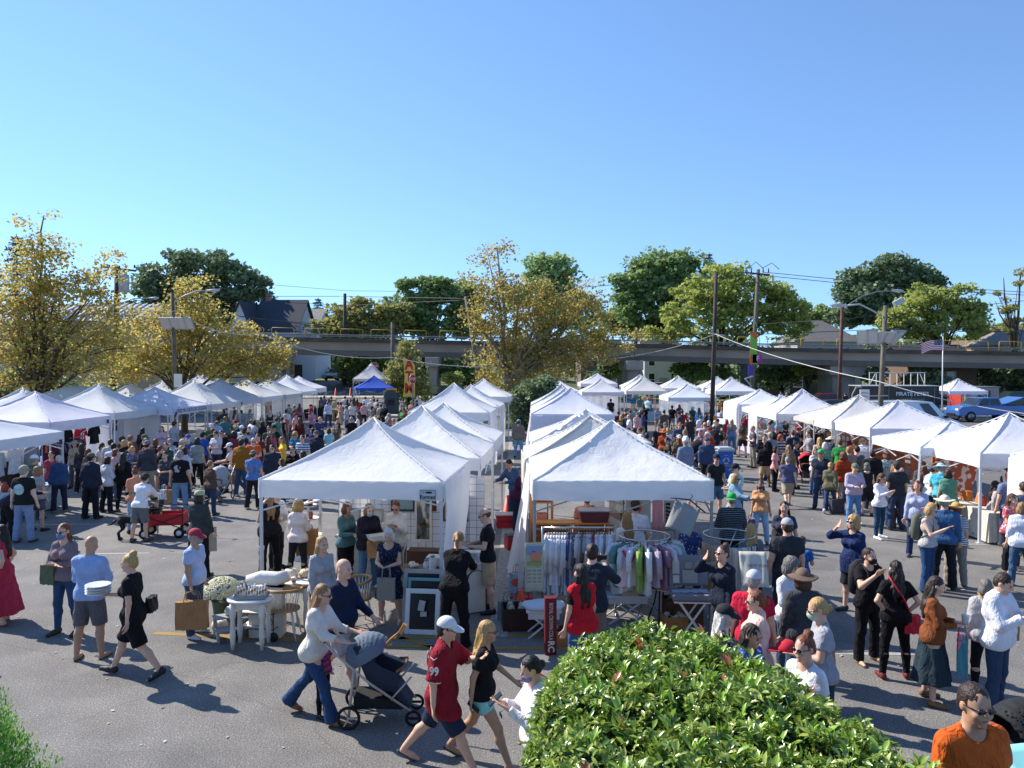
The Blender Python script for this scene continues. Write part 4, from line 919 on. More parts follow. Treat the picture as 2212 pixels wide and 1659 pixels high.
# ---------------------------------------------------------------- tents
from mathutils import noise as mnoise
def canopy_mat(c='#e9e8ea',trans=.3):
 return mat('canopy_cloth',c,rough=.75,spec=.25,bump=.22,bscale=9,trans=trans,var=.02,vscale=2)
LEGM=mat('tent_steel','#c9ccd0',rough=.45,metal=.35)
def cnoise(x,y,s):
 a=mnoise.noise(Vector((x*2.2,y*2.2,s*3.7)));b_=mnoise.noise(Vector((x*6+a,y*6-a,s)));c=mnoise.noise(Vector((x*13-b_,y*11,s*2.0)))
 return 1.2*a+.8*(1-2*abs(b_))+.45*(1-2*abs(c))-.6
def lite(c):v=[int(c[i:i+2],16) for i in(1,3,5)];m=sum(v)/3;return '#%02x%02x%02x'%tuple(int(min(250,(x*.55+m*.45)*1.02)) for x in v) if min(v)>150 else c
def tent(label,cx,cy,rot=0,w=3.05,d=3.05,eave=2.3,peak=3.25,val=.3,c='#e9e8ea',n=22,seed=1,legs=True,walls=(),group='white market tents',name='market_tent',sag=.06,wr=.010,foot=0,tip=.22,flat=False,legc=None,wallc=None,trans=.3,slant=0,gz=None):
 gz=ground(cx,cy) if gz is None else gz
 r=empty(name,(cx,cy,gz),R(rot),label,'tent',group)
 c=lite(c);cm=canopy_mat(c,trans)
 def hgt(u,v):
  m=max(abs(u),abs(v));k=min(abs(u),abs(v));t=1-m
  z=eave+(peak-eave)*((1-tip)*t+tip*t**3.2)
  if flat:z=eave+(peak-eave)*(1-m**1.6)
  if m>.01:z-=sag*math.sin(math.pi*min(1,m))*(1-(k/m)**2)
  return z+wr*cnoise(u*1.3,v*1.3,seed)*min(1,3*(1-m)+.25)
 us=[-1+2*i/n for i in range(n+1)];V=[(u*w/2,v*d/2,hgt(u,v)) for v in us for u in us]
 F=[(j*(n+1)+i,j*(n+1)+i+1,(j+1)*(n+1)+i+1,(j+1)*(n+1)+i) for j in range(n) for i in range(n)]
 can=np_mesh('canopy',V,F,cm,r,smooth=True)
 mb=MB()
 for sx in(-1,1):
  for sy in(-1,1):
   pts=[(sx*w/2*t,sy*d/2*t,hgt(sx*t,sy*t)+.008) for t in[i/8 for i in range(9)]]
   mb.tube(pts,.014 if n>12 else.02,5)
 mb.build('seam',cm,can)
 mb=MB();k=n*2;rows=4
 for sd_ in range(4):
  A=[(-1,-1),(1,-1),(1,1),(-1,1)][sd_];B=[(1,-1),(1,1),(-1,1),(-1,-1)][sd_];nx_,ny_=[(0,-1),(1,0),(0,1),(-1,0)][sd_]
  vs=[];
  for j in range(rows+1):
   for i in range(k+1):
    t=i/k;u,v=A[0]+(B[0]-A[0])*t,A[1]+(B[1]-A[1])*t;e=math.sin(math.pi*t)
    o=.006+(.02+.012*math.sin(t*23+seed*3+sd_))*e*(j/rows)+.004*math.sin(t*60+j+seed)
    z=(hgt(u,v)+.003)*(1-j/rows)+(eave-val+.012*math.sin(t*9+seed))*(j/rows)
    vs.append((u*w/2+nx_*o,v*d/2+ny_*o,z))
  fs=[(j*(k+1)+i,(j+1)*(k+1)+i,(j+1)*(k+1)+i+1,j*(k+1)+i+1) for j in range(rows) for i in range(k)]
  mb.add(vs,fs,True)
 mb.build('valance',cm,r)
 if legs:
  lm=LEGM if legc is None else mat('tent_leg',legc,rough=.5)
  for sx in(-1,1):
   for sy in(-1,1):
    x,y=sx*(w/2-.03),sy*(d/2-.03);m=MB();xo,yo=sx*slant,sy*slant
    m.bar((x+xo,y+yo,.0),(x,y,eave-.03),.045);m.bar((x+xo*1.0,y+yo*1.0,0.02),(x+xo*.5,y+yo*.5,1.15),.055)
    m.box((x+xo,y+yo,.012),(.13,.13,.016));m.box((x+xo*.5,y+yo*.5,1.17),(.07,.07,.07));m.build('leg',lm,r)
  m=MB();zt,zl=eave-.06,eave-.52
  for(a,b_) in(((-1,-1),(1,-1)),((1,-1),(1,1)),((1,1),(-1,1)),((-1,1),(-1,-1))):
   pa=Vector((a[0]*(w/2-.05),a[1]*(d/2-.05),0));pb=Vector((b_[0]*(w/2-.05),b_[1]*(d/2-.05),0));mid=(pa+pb)/2
   for p,q in((pa,mid),(mid,pb)):
    m.bar(p+Vector((0,0,zt)),q+Vector((0,0,zl+.12)),.022);m.bar(p+Vector((0,0,zl)),q+Vector((0,0,zt)),.022)
  m.tube([(0,0,eave-.4),(0,0,peak-.04)],.02,6);m.build('scissor_truss',lm,r)
 for(side,t0,t1,kind) in walls:
  A=[(-1,-1),(1,-1),(1,1),(-1,1)][side];B=[(1,-1),(1,1),(-1,1),(-1,-1)][side]
  m=MB();kx,kz=30,14;vs=[];nx_,ny_=[(0,-1),(1,0),(0,1),(-1,0)][side]
  for j in range(kz+1):
   for i in range(kx+1):
    tt=i/kx;t=t0+(t1-t0)*tt;s_=j/kz;u,v=A[0]+(B[0]-A[0])*t,A[1]+(B[1]-A[1])*t
    o=.03+.035*math.sin(tt*34+seed)*(.3+s_*.7)+.02*math.sin(tt*13+s_*4)
    if kind=='billow':o+=.42*s_**1.3*(1-.55*tt)
    x,y=u*w/2+nx_*o,v*d/2+ny_*o
    if kind=='gather':x,y=(A[0]+(B[0]-A[0])*(t0+(t1-t0)*tt*(1-.55*s_*s_)))*w/2+nx_*o,(A[1]+(B[1]-A[1])*(t0+(t1-t0)*tt*(1-.55*s_*s_)))*d/2+ny_*o
    vs.append((x,y,(eave-.05)*(1-s_)+(.04 if kind!='gather' else.78-.25*tt)*s_))
  m.add(vs,[(j*(kx+1)+i,(j+1)*(kx+1)+i,(j+1)*(kx+1)+i+1,j*(kx+1)+i+1) for j in range(kz) for i in range(kx)],True)
  m.build('side_wall',canopy_mat(wallc or c,.3),r)
 return r
G1,G2,G3,G4='tents of the front middle block','tents of the clothing block','tents of the left row','tents of the right row'
tA=tent('large white tent nearest at left of centre, over the cream furniture stall',-2.56,14.2,-5,3.12,3.0,2.33,3.27,.3,n=40,seed=2,group=G1,walls=((1,0.0,1,'gather'),),sag=.075)
tent('wrinkled white tent right behind the cream furniture stall tent',-2.05,17.5,-4,3.0,2.9,2.32,3.33,.28,n=40,seed=5,group=G1,wr=.018,legc='#e8e8e8')
tent('smooth white tent third in the front middle block, behind the wrinkled one',-1.85,20.9,-4,3.0,2.9,2.32,3.22,.3,n=30,seed=7,group=G1)
tent('white tent with grey shaded valance where the middle block starts again',-2.45,32.4,-4,3.3,3.0,2.35,3.5,.32,n=24,seed=9,group=G1,walls=((1,0,1,''),))
tent('narrow white tent with closed side wall second from the far end of the middle block',-2.0,37.3,-4,3.0,3.0,2.32,3.3,.3,n=18,seed=11,group=G1,walls=((1,0,1,''),))
tent('farthest white tent of the middle block, touching the sycamore trunk',-1.7,45.5,-4,3.3,3.2,2.45,3.45,.32,n=18,seed=12,group=G1)
tG=tent('large creased white tent nearest at right of centre, over the clothing racks',1.86,14.3,0,3.02,3.0,2.32,3.23,.33,n=40,seed=15,group=G2,wr=.02,legc='#8f8f92',walls=((3,0,.55,'billow'),),trans=.28)
tent('cream tinted sagging tent right behind the clothing rack tent',1.78,17.5,0,3.0,2.7,2.25,3.1,.35,c='#dedcd0',n=30,seed=16,group=G2,sag=.12,walls=((3,0,1,''),))
tent('white tent with gathered lace drape on its ridge, third in the clothing block',2.0,20.7,0,3.0,2.8,2.3,3.05,.1,n=34,seed=17,group=G2,sag=.10,wr=.03)
tent('tall smooth white tent with long closed left side in the clothing block',2.35,30.6,-2,3.15,3.1,2.4,3.36,.55,c='#dddff0',n=26,seed=18,group=G2,walls=((3,0,1,'billow'),(0,0,1,'')))
tent('second last white tent of the clothing block with ivory valance',2.4,34.6,-2,3.1,3.0,2.3,3.25,.3,n=18,seed=19,group=G2)
tent('last bluish white tent of the clothing block against the dark shrub',2.5,38.6,-2,3.1,3.0,2.3,3.3,.3,c='#cfd4dc',n=18,seed=20,group=G2)
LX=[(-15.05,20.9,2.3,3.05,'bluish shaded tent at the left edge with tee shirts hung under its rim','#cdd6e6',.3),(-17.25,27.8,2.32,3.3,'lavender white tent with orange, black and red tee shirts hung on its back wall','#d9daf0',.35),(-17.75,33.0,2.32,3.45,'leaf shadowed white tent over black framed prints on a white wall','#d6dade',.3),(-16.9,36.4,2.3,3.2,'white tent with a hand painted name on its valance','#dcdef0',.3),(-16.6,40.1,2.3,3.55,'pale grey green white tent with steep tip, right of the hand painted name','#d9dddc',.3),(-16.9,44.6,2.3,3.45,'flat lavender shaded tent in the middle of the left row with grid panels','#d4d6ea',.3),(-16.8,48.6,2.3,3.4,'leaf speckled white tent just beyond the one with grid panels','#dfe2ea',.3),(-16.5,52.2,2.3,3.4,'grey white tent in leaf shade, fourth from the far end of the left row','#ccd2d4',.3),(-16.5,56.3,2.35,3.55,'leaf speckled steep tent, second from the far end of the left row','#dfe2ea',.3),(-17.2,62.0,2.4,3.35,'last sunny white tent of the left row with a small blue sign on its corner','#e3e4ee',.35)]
LT=[]
for i,(x,y,ev,pk,lb,c,vl) in enumerate(LX):
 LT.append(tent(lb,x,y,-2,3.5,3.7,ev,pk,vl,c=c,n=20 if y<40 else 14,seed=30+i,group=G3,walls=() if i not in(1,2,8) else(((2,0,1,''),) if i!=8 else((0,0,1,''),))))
for i,(px,py,Y,w,lb) in enumerate([(48,838,34,3.0,'leaf shaded tent peak behind the left row, leftmost of the back tents'),(165,834,37,3.4,'round topped cream canopy behind the left row with a dark rim'),(282,828,45,3,'back tent between the framed prints tent and the name tent'),(350,822,50,3,'back tent behind the hand painted name'),(432,806,56,3,'back tent peak behind the sycamore trunk right of the lamp post')]):
 z=Z(py,Y);tent(lb,X(px,Y),Y,-2,w,w,z-.95 if i!=1 else z-.8,z,.3,c='#dcdde0' if i!=1 else '#d6d2c4',n=12,seed=50+i,group='second line of tents behind the left row',flat=(i==1),gz=0)
RX=[(13.4,41.6,2.2,2.95,'bluish white tent with closed side at the far end of the right row','#dfe4f2',.22,((3,.0,1,''),(0,0,.5,''))),(13.2,37.6,2.1,2.75,'low white slant legged tent second from the far end of the right row','#dcdfee',.2,((3,.5,1,''),)),(12.75,33.8,2.2,3.2,'bright white tent third from the far end of the right row','#e6e6ee',.28,()),(13.3,31.2,2.1,2.7,'low beige tent squeezed between two white ones in the right row','#cfc7b8',.15,()),(13.25,29.4,2.2,3.1,'ivory white steep tent just left of the signposted lamp pole','#e2e1da',.3,()),(13.2,26.3,2.2,3.05,'lavender white tent in front of the white van','#e0def0',.3,()),(12.5,21.9,2.05,2.65,'bluish low white tent over the wooden crates and sculpture stall','#dbe3f2',.22,()),(12.75,19.7,2.15,3.02,'large white tent over the quilts and patterned rugs stall at right','#e7e7ee',.33,()),(12.85,15.9,2.2,3.0,'nearest tent at the right edge with a closed white side wall','#e6e6ee',.33,((3,0,1,''),))]
RT=[]
for i,(x,y,ev,pk,lb,c,vl,wl) in enumerate(RX):
 RT.append(tent(lb,x,y,-3,3.1,3.1,ev,pk,vl,c=c,n=24 if y<30 else 16,seed=70+i,group=G4,walls=wl,slant=.25 if i in(1,6) else 0,sag=.05))
for i,(pk,py,w,Y,ev,lb,c,fl) in enumerate([(1209,822.5,3.05,62,2.2,'flat topped white tent at the left end of the far row','#e2e4ee',True),(1290,806,3.1,66,2.7,'tall white tent behind another, left part of the far row','#dfe0ea',False),(1298,817,3.05,57,2.3,'white tent with truss showing, in front of the tallest far tent','#dcdef0',False),(1382,809,3.0,64,2.5,'white tent peak half hidden behind the ivory tent','#e2e2ea',False),(1390,811.5,3.05,58,2.35,'ivory steep peaked tent in the middle of the far row','#e2dfd8',False),(1464,811.5,3.1,63,2.4,'pointed white tent behind the low bluish tent in the far row','#e2e4ea',False),(1484.6,829,3.2,52.5,2.1,'low bluish white tent in front of the pointed far tent, left of the dark pole','#d9e2ec',False),(1549,813,3.0,64,2.4,'white tent behind the dark bare pole in the far row','#e0e0ea',False),(1579,814,3.1,57.5,2.35,'rightmost white tent of the far row, just right of the dark pole','#e4e4ee',False),(2069,817.7,3.05,62,2.2,'lone white tent between the black trailer and the red food trailer','#e3e2f0',False)]):
 x=X(pk,Y);z=Z(py,Y+.01);tent(lb,x,Y+1.5 if False else Y,0,w,w,ev,z,.26,c=c,n=14,seed=90+i,group='tents of the far row',flat=False,gz=0 if i!=9 else 0,walls=((2,0,1,''),) if i in(2,6) else())
tent('royal blue tent beside the red and yellow cash banner',X(808,67),67,14,3.3,3.3,2.3+0.0,Z(811,67),.22,c='#2f56b8',n=14,seed=101,group='tents by the side street',gz=0.0,trans=.15)
tent('pale grey striped tent standing right behind the royal blue one',X(802,75),75,0,3.0,3.0,Z(831,75),Z(797.5,75),.2,c='#d5d0d2',n=14,seed=102,group='tents by the side street')
INK=mat('black_ink','#22242c',rough=.8)
def on_tent(t,side,u,z,s,size,m=INK,sx=1.0,shear=0,ww=3.1,dd=3.3,name='lettering'):
 rz={0:0,1:R(90),3:R(-90)}[side]
 loc={0:(u*ww/2,-dd/2-.04,z),1:(ww/2+.045,u*dd/2,z),3:(-ww/2-.04,-u*dd/2,z)}[side]
 return text_mesh(s,size,.002,m,name,t,loc,(R(90),0,rz),shear,sx)
on_tent(LT[3],1,0,2.15,'EVELYN TAYLOR DESIGNS',.27,mat('navy_ink','#3a3f63',rough=.8),sx=1.0,shear=.1,ww=3.5)
mb=MB();mb.box((0,0,0),(.26,.006,.17));pt=mb.build('logo_patch',mat('patch_dark','#1c1f22',rough=.6),tA);pt.location=(1.32,-1.548,2.12)
mb=MB();mb.box((0,-.004,0),(.245,.004,.155));mb.build('patch_face',mat('patch_face','#b9bdbd',rough=.6),pt)
mb=MB();mb.lathe([(.001,-.003),(.06,-.002),(.06,.002),(.001,.003)],(0,0,0),16,sx=1.0,sy=.28,M=Matrix.Rotation(R(90),3,'X'));o=mb.build('swoosh',INK,pt);o.location=(.02,-.008,.045)
text_mesh('Eurmax',.085,.001,INK,'lettering',pt,(0,-.009,-.03),sx=.95,bold=.002);text_mesh('3x3',.03,.001,INK,'lettering',pt,(-.08,-.009,.05))
for t,s,u,z in((LT[1],1,.86,2.1),(LT[2],1,.9,2.15),(LT[3],1,-.92,2.05),(LT[0],1,.9,2.0),(LT[5],1,-.8,2.1),(LT[7],1,.8,2.1)):
 m=MB();m.box((0,0,0),(.01,.13,.15));o=m.build('maker_mark',mat('mark_blue','#2b3350',rough=.7),t);o.location=(1.8,u*1.8,z)
m=MB();m.box((0,0,0),(.02,.55,.30));o=m.build('corner_sign',mat('sign_teal','#3f7f96',rough=.6),LT[9]);o.location=(1.62,-.9,2.2)
m=MB();m.box((0,0,0),(.16,.006,.16));o=m.build('maker_mark',WOOD,[x for x in bpy.data.objects if x.name.startswith('market_tent') and x.get('label','').startswith('royal blue')][0]);o.location=(1.25,-1.5,2.2)
# ---------------------------------------------------------------- poles, lamps, wires, signs
GW=mat('weathered_pole_wood','#7d7466',rough=.9,c2='#5d564b',var=.2,vscale=3,bump=.4,bscale=12);DW=mat('dark_pole_wood','#3b302b',rough=.85,c2='#54463f',var=.2,vscale=2,bump=.3)
RUST=mat('rusty_steel','#4a2f26',rough=.8,c2='#6b4636',var=.2,vscale=4);LAMP=mat('lamp_grey','#a9abad',rough=.4,metal=.2)
PANEL=mat('solar_panel_back','#bcbab8',rough=.5,var=.04)
def rel(px,py,Y,r,dy=0):v=atd(px,py,Y);return Vector((v.x-r.location.x,dy,v.z-r.location.z))
def pole(label,px0,py0,px1,Y,rad,m,zb=None,cat='utility pole',name='utility_pole'):
 "px0,py0 top in the photo; px1 foot"
 b=X(px1,Y);gz=ground(b,Y) if zb is None else zb
 r=empty(name,(b,Y,gz),0,label,cat);t=rel(px0,py0,Y,r)
 mb=MB();mb.tube([(0,0,0),t*.5,t],[rad*1.12,rad,rad*.85],12);mb.build('pole',m,r);return r
def lamp_head(r,p,d,par=None,s=1.0):
 d=Vector(d).normalized();mb=MB();L_=.75*s
 prof=[(0,.05,.05),(.25,.10,.07),(.55,.15,.10),(.85,.12,.08),(1,.03,.03)];n=12;vs=[]
 sd_=d.cross(Vector((0,0,1))).normalized()
 for t,w,h in prof:
  for k in range(n):a=2*math.pi*k/n;vs.append(Vector(p)+d*L_*t+sd_*w*s*math.cos(a)+Vector((0,0,1))*h*s*math.sin(a))
 mb.add(vs,[(i*n+k,i*n+(k+1)%n,(i+1)*n+(k+1)%n,(i+1)*n+k) for i in range(len(prof)-1) for k in range(n)],True)
 o=mb.build('lamp_head',LAMP,par or r)
 mb=MB();mb.lathe([(.02,-.06),(.09,-.045),(.12,0)],(0,0,0),10);g=mb.build('lamp_glass',mat('lamp_glass','#cfd2d2',rough=.2),o);g.location=Vector(p)+d*L_*.6-Vector((0,0,.07*s))
def panel(r,c,w,h,tilt,yaw,name='solar_panel'):
 M=(Matrix.Rotation(R(yaw),3,'Z')@Matrix.Rotation(R(tilt),3,'X'))
 mb=MB();mb.box(c,(w,.05,h),M);o=mb.build(name,PANEL,r)
 f=MB()
 for a in(-1,1):f.box(Vector(c)+M@Vector((a*(w/2+.02),0,0)),(.04,.07,h+.08),M);f.box(Vector(c)+M@Vector((0,0,a*(h/2+.02))),(w-.002,.07,.04),M)
 f.box(Vector(c)+M@Vector((0,-.04,0)),(.05,.05,h),M)
 f.build('panel_frame',LAMP,o)
p1=pole('weathered wooden street light pole with solar panel behind the left row of tents',372,632,381,43,.115,GW,cat='street light',name='street_light')
a,b_=rel(374,651,43,p1),rel(446,628,43,p1);mb=MB();mb.tube([a,a.lerp(b_,.35)+Vector((0,0,.12)),a.lerp(b_,.7)+Vector((0,0,.16)),b_],.035,8);mb.build('arm',LAMP,p1);lamp_head(p1,b_,(1,0,.02))
panel(p1,rel(373,699,43,p1,-.25),1.05,.75,42,0);panel(p1,rel(405,699,43,p1,-.27),.75,.75,42,0)
mb=MB();mb.bar(rel(350,693,43,p1,-.2),rel(415,690,43,p1,-.2),.06);mb.build('bracket',LAMP,p1)
m=MB();m.box(rel(388,822,43,p1,-.2),(.45,.03,.75));m.build('sign',WOOD,p1)
p9=pole('wooden street light pole with solar panels and a white parking sign',1913,660,1898,33,.105,GW,cat='street light',name='street_light')
a,b_=rel(1905,683,33,p9),rel(1830,660,33,p9);mb=MB();mb.tube([a,a.lerp(b_,.3)+Vector((0,0,.13)),a.lerp(b_,.65)+Vector((0,0,.22)),b_],.035,8);mb.build('arm',LAMP,p9);lamp_head(p9,b_,(-1,0,.02),s=.95)
panel(p9,rel(1868,728,33,p9,-.25),.75,.75,48,-25);panel(p9,rel(1905,730,33,p9,-.25),.7,.6,48,0);panel(p9,rel(1935,727,33,p9,.2),.8,.7,48,25)
mb=MB();mb.bar(rel(1862,722,33,p9,-.2),rel(1948,722,33,p9,-.1),.06);mb.build('bracket',LAMP,p9)
mb=MB();sp=rel(1890.5,868,31.5,p9,-.55);mb.box(sp,(.40,.03,.95));sg=mb.build('sign',mat('sign_white','#d8d6d0',rough=.5),p9)
mb=MB();mb.bar(sp+Vector((.2,.02,.2)),(.35,-.1,sp.z+.2),.04);mb.build('sign_bracket',LAMP,sg)
for i,(s_,c_) in enumerate((('RESERVED','#b03030'),('PARKING','#b03030'),('FOR VAN','#b03030'),('PERMIT','#2c7a6a'),('HOLDERS','#2c7a6a'))):text_mesh(s_,.085,.001,mat('sign_ink',c_,rough=.6),'lettering',sg,sp+Vector((0,-.02,.33-i*.14)),sx=.75)
p6=pole('dark brown bare pole standing among the crowd in the aisle right of centre',1547,588,1538,50.5,.14,DW,gz if False else 0)
mb=MB();q=rel(1545,722,50.5,p6,-.2);mb.tube([q+Vector((-.5,0,.05)),q,q+Vector((.6,0,-.1))],.05,6);mb.build('cable_clamp',LAMP,p6)
p7=pole('tall grey utility pole with insulators and colourful banners right of the dark pole',1638,582,1622,72,.19,GW)
mb=MB();q=rel(1637,592,72,p7);mb.bar(q+Vector((-1.3,-.3,.1)),q+Vector((1.0,-.3,-.1)),.14)
mb.bar(q+Vector((-1.3,-.35,.1)),q+Vector((-.1,-.3,-.9)),.06)
for dx in(-1.2,-.7,.4,.9):mb.tube([q+Vector((dx,-.3,.1)),q+Vector((dx,-.3,.5))],[.07,.04],6)
mb.tube([q+Vector((.3,-.3,.5)),q+Vector((1.2,-.3,1.0)),q+Vector((1.9,-.3,.4))],.03,4);mb.tube([q+Vector((-.9,-.3,.5)),q+Vector((-.3,-.3,1.1)),q+Vector((.4,-.3,.5))],.03,4);mb.build('crossarm',DW,p7)
a,b_=rel(1634,705,72,p7,-.2),rel(1622,686,72,p7,-.2);mb=MB();mb.tube([a,a.lerp(b_,.5)+Vector((0,0,.12)),b_],.05,6);mb.build('arm',LAMP,p7);lamp_head(p7,b_,(-1,0,0),s=.7)
for(px,py,w,h,c_,nm) in((1625,752,.65,3.0,'#c46a34','harvest_banner'),(1633,775,.9,.8,'#a1408c','purple_banner'),(1619,800,.5,1.0,'#5a4a9c','violet_banner')):
 mb=MB();q=rel(px,py,72,p7,-.4);mb.box(q,(w,.04,h));mb.build('banner',mat(nm,c_,rough=.8,kind=('patch','#7fae4a',1.1) if nm[0]=='h' else None,var=0.05),p7)
text_mesh('F',.7,.004,WOOD,'lettering',p7,rel(1634,775,72,p7,-.44))
mb=MB();mb.bar(rel(1625,812,72,p7,-.3),rel(1606,818,72,p7,-.5),.1);mb.bar(rel(1606,818,72,p7,-.5),rel(1622,835,72,p7,-.3),.1);mb.build('stand_off_bracket',LAMP,p7)
p8=pole('thin rusty steel lamp pole with long curved arm behind the white van',1819,664,1813,60,.14,RUST,cat='street light',name='street_light')
a=rel(1822,668,60,p8);b_=rel(1925,628,60,p8);mb=MB();mb.tube([a,rel(1838,655,60,p8),rel(1862,640,60,p8),rel(1895,630,60,p8),b_],.045,8);mb.build('arm',STEEL,p8);lamp_head(p8,b_,(1,0,-.02),s=1.3)
m=MB();m.box(rel(1941,652,60,p8),(.8,.35,.4),Matrix.Rotation(R(-30),3,'Y'));m.build('lamp_housing',LAMP,p8)
p2=pole('dark utility pole with crossarm and grey transformer behind the far left sycamore',254,574,243,58,.22,DW)
mb=MB();q=rel(252,581,58,p2,-.2);mb.bar(rel(222,577,58,p2,-.25),rel(297,586,58,p2,-.25),.14);mb.bar(rel(256,600,58,p2,-.2),rel(280,586,58,p2,-.2),.06)
for px in(226,240,276,294):mb.tube([rel(px,580,58,p2,-.25),rel(px,573,58,p2,-.25)],.06,6)
mb.build('crossarm',DW,p2)
mb=MB();q=rel(272,612,58,p2,-.3);mb.lathe([(.05,-.75),(.36,-.7),(.38,.5),(.33,.62),(.08,.7),(.08,.95)],q,12);mb.build('transformer',LAMP,p2)
a,b_=rel(250,660,58,p2),rel(322,644,58,p2);mb=MB();mb.tube([a,a.lerp(b_,.5)+Vector((0,0,.25)),b_],.05,6);mb.build('arm',LAMP,p2);lamp_head(p2,b_,(1,0,0),s=1.0)
p3=pole('distant thin utility pole left of the olive maple behind the viaduct',745,634,744,92,.22,DW)
pole('short grey pole in front of the viaduct beside the cedar bush',848,697,849,74,.2,GW)
pL=pole('grey leaning post standing in the left side of the middle sycamore',1007,640,1050,56,.17,GW,0,cat='post',name='leaning_post')
pole('slim shaded pole behind the leaning post under the viaduct',1048,740,1046,62,.14,DW,cat='post',name='post')
def wire(label,pts,rad=.02,m=None,sag=.0):
 W_=[]
 for(a,b_) in zip(pts[:-1],pts[1:]):
  A,B=atd(*a),atd(*b_)
  for i in range(13):
   t=i/12
   if i==0 and W_:continue
   W_.append(A.lerp(B,t)-Vector((0,0,sag*4*t*(1-t))))
 mb=MB();mb.tube(W_,rad,5);o=mb.build('overhead_wire',m or mat('wire_black','#2a2a2c',rough=.6));return tag(o,label,'wire','overhead wires')
LW=mat('wire_light','#c4c4bc',rough=.5)
wire('thick pale cable sagging from the dark bare pole down to the right edge',[(1546,722,50),(1898,824,33),(2330,905,28)],.02,LW,.25)
wire('pale cable rising from the yellow trees at left towards the dark bare pole',[(-30,590,36),(380,672,43),(560,720,45),(845,772,48),(1210,780,52),(1546,722,50)],.018,LW,.5)
wire('thin wire passing above the viaduct from the left trees to the grey utility pole',[(-10,600,60),(560,690,70),(1000,724,72),(1637,722,72),(2230,700,72)],.03)
wire('second thin wire just under the first above the viaduct',[(380,665,43),(790,718,66),(1110,730,70),(1450,728,72),(1637,720,72)],.022)
wire('topmost high wire running right from the insulator pole over the dark oak',[(1650,588,72),(1900,612,74),(2260,634,76)],.03)
wire('high wire just under the topmost one right of the insulator pole',[(1650,595,72),(1900,620,74),(2260,640,76)],.03)
wire('high wire between the leaning post and the insulator pole',[(1010,640,56),(1330,615,64),(1637,592,72)],.025)
wire('three strand high wire left of the middle sycamore',[(300,583,58),(560,640,80),(745,640,92),(1010,645,56)],.03)
wire('lower high wire left of the middle sycamore',[(300,620,58),(560,650,80),(745,660,92),(1010,648,56)],.025)
wire('wire drooping over the locust at right past the pole with the sign',[(1912,684,33),(2080,716,36),(2330,705,40)],.022,None,.1)
wire('wire crossing over the rusty pole towards the far right',[(1637,700,72),(1819,690,62),(2230,648,60)],.022)
wire('highest faint wire over the spruces',[(280,590,58),(745,628,92),(1100,632,90)],.02)
fp=empty('flag_pole',(X(2036,55),55,0),0,'slim white flag pole between the black trailer and the blue pickup','flag pole')
mb=MB();zt=Z(728,55);mb.tube([(0,0,0),(0,0,zt)],[.05,.035],8);mb.lathe([(.01,-.05),(.06,0),(.01,.06)],(0,0,zt+.03),8);mb.build('pole',mat('white_pole','#d8d8d8',rough=.35),fp)
fl=empty('striped_flag',(X(2036,55),55,zt-.12),0,'red and white striped flag with starred blue corner flying to the left of its pole','flag')
def flagpt(u,v):
 return(-u*1.45-.03,.12*math.sin(u*7)*u,-v*.78-.32*u*u-.05*math.sin(u*6+v)+.0)
m=MB();reds,wh,bl=mat('flag_red','#b3203a',rough=.8),mat('flag_white','#e2dfe2',rough=.8),mat('flag_blue','#26305f',rough=.8)
for s_ in range(13):
 m.m=s_%2
 for i in range(20):
  u0,u1=i/20,(i+1)/20
  if s_<7 and u1<=.41:mm=2
  else:mm=s_%2
  m.m=mm;v0,v1=s_/13,(s_+1)/13;m.add([flagpt(u0,v0),flagpt(u1,v0),flagpt(u1,v1),flagpt(u0,v1)],[(0,1,2,3)],False)
m.m=1
for r_ in range(5):
 for c_ in range(6):
  p=Vector(flagpt(.035+c_*.066,.05+r_*.11))+Vector((0,-.012,0));st=[]
  for k in range(10):a=math.pi/2+k*math.pi/5;q_=.03 if k%2==0 else.012;st.append(p+Vector((q_*math.cos(a),0,q_*math.sin(a))))
  m.add(st,[tuple(range(10))],False)
o=m.build('flag_cloth',[reds,wh,bl],fl);sm_=o.modifiers.new('t','SOLIDIFY');sm_.thickness=.004;sm_.material_offset=0
fb=empty('feather_banner',(X(883,62),62,0),0,'tall curved yellow banner with red letters reading ATM','banner')
zt,zb_=Z(771,62),Z(857,62);L_,Rr=[],[]
for i in range(15):
 t=i/14;z=zt+(zb_-zt)*t;l=-.50+.16*math.sin(t*3)+(.0 if t>.1 else 0);rr=.50-.95*max(0,(1-t*4.2))**2.2;L_.append((l,z));Rr.append((max(rr,l+.03),z))
m=MB();m.prism(L_+Rr[::-1],-.01,.01);m.build('sail',mat('banner_yellow','#d3b85a',rough=.8,var=.08),fb)
for i,(ch,tt) in enumerate((('A',.20),('T',.50),('M',.80))):text_mesh(ch,1.12,.004,mat('banner_red','#b5322a',rough=.7),'lettering',fb,(.03,-.02,zt+(zb_-zt)*tt),sx=.86,bold=.045)
m=MB();m.tube([(.52,0,0),(.53,0,zb_)]+[(r_[0]+.02,0,r_[1]) for r_ in Rr[::-1]],.025,6);m.build('pole',mat('red_pole','#7d2a22',rough=.6),fb)
m=MB();m.box((.52,0,.03),(.5,.5,.05));m.build('base',STEEL,fb)
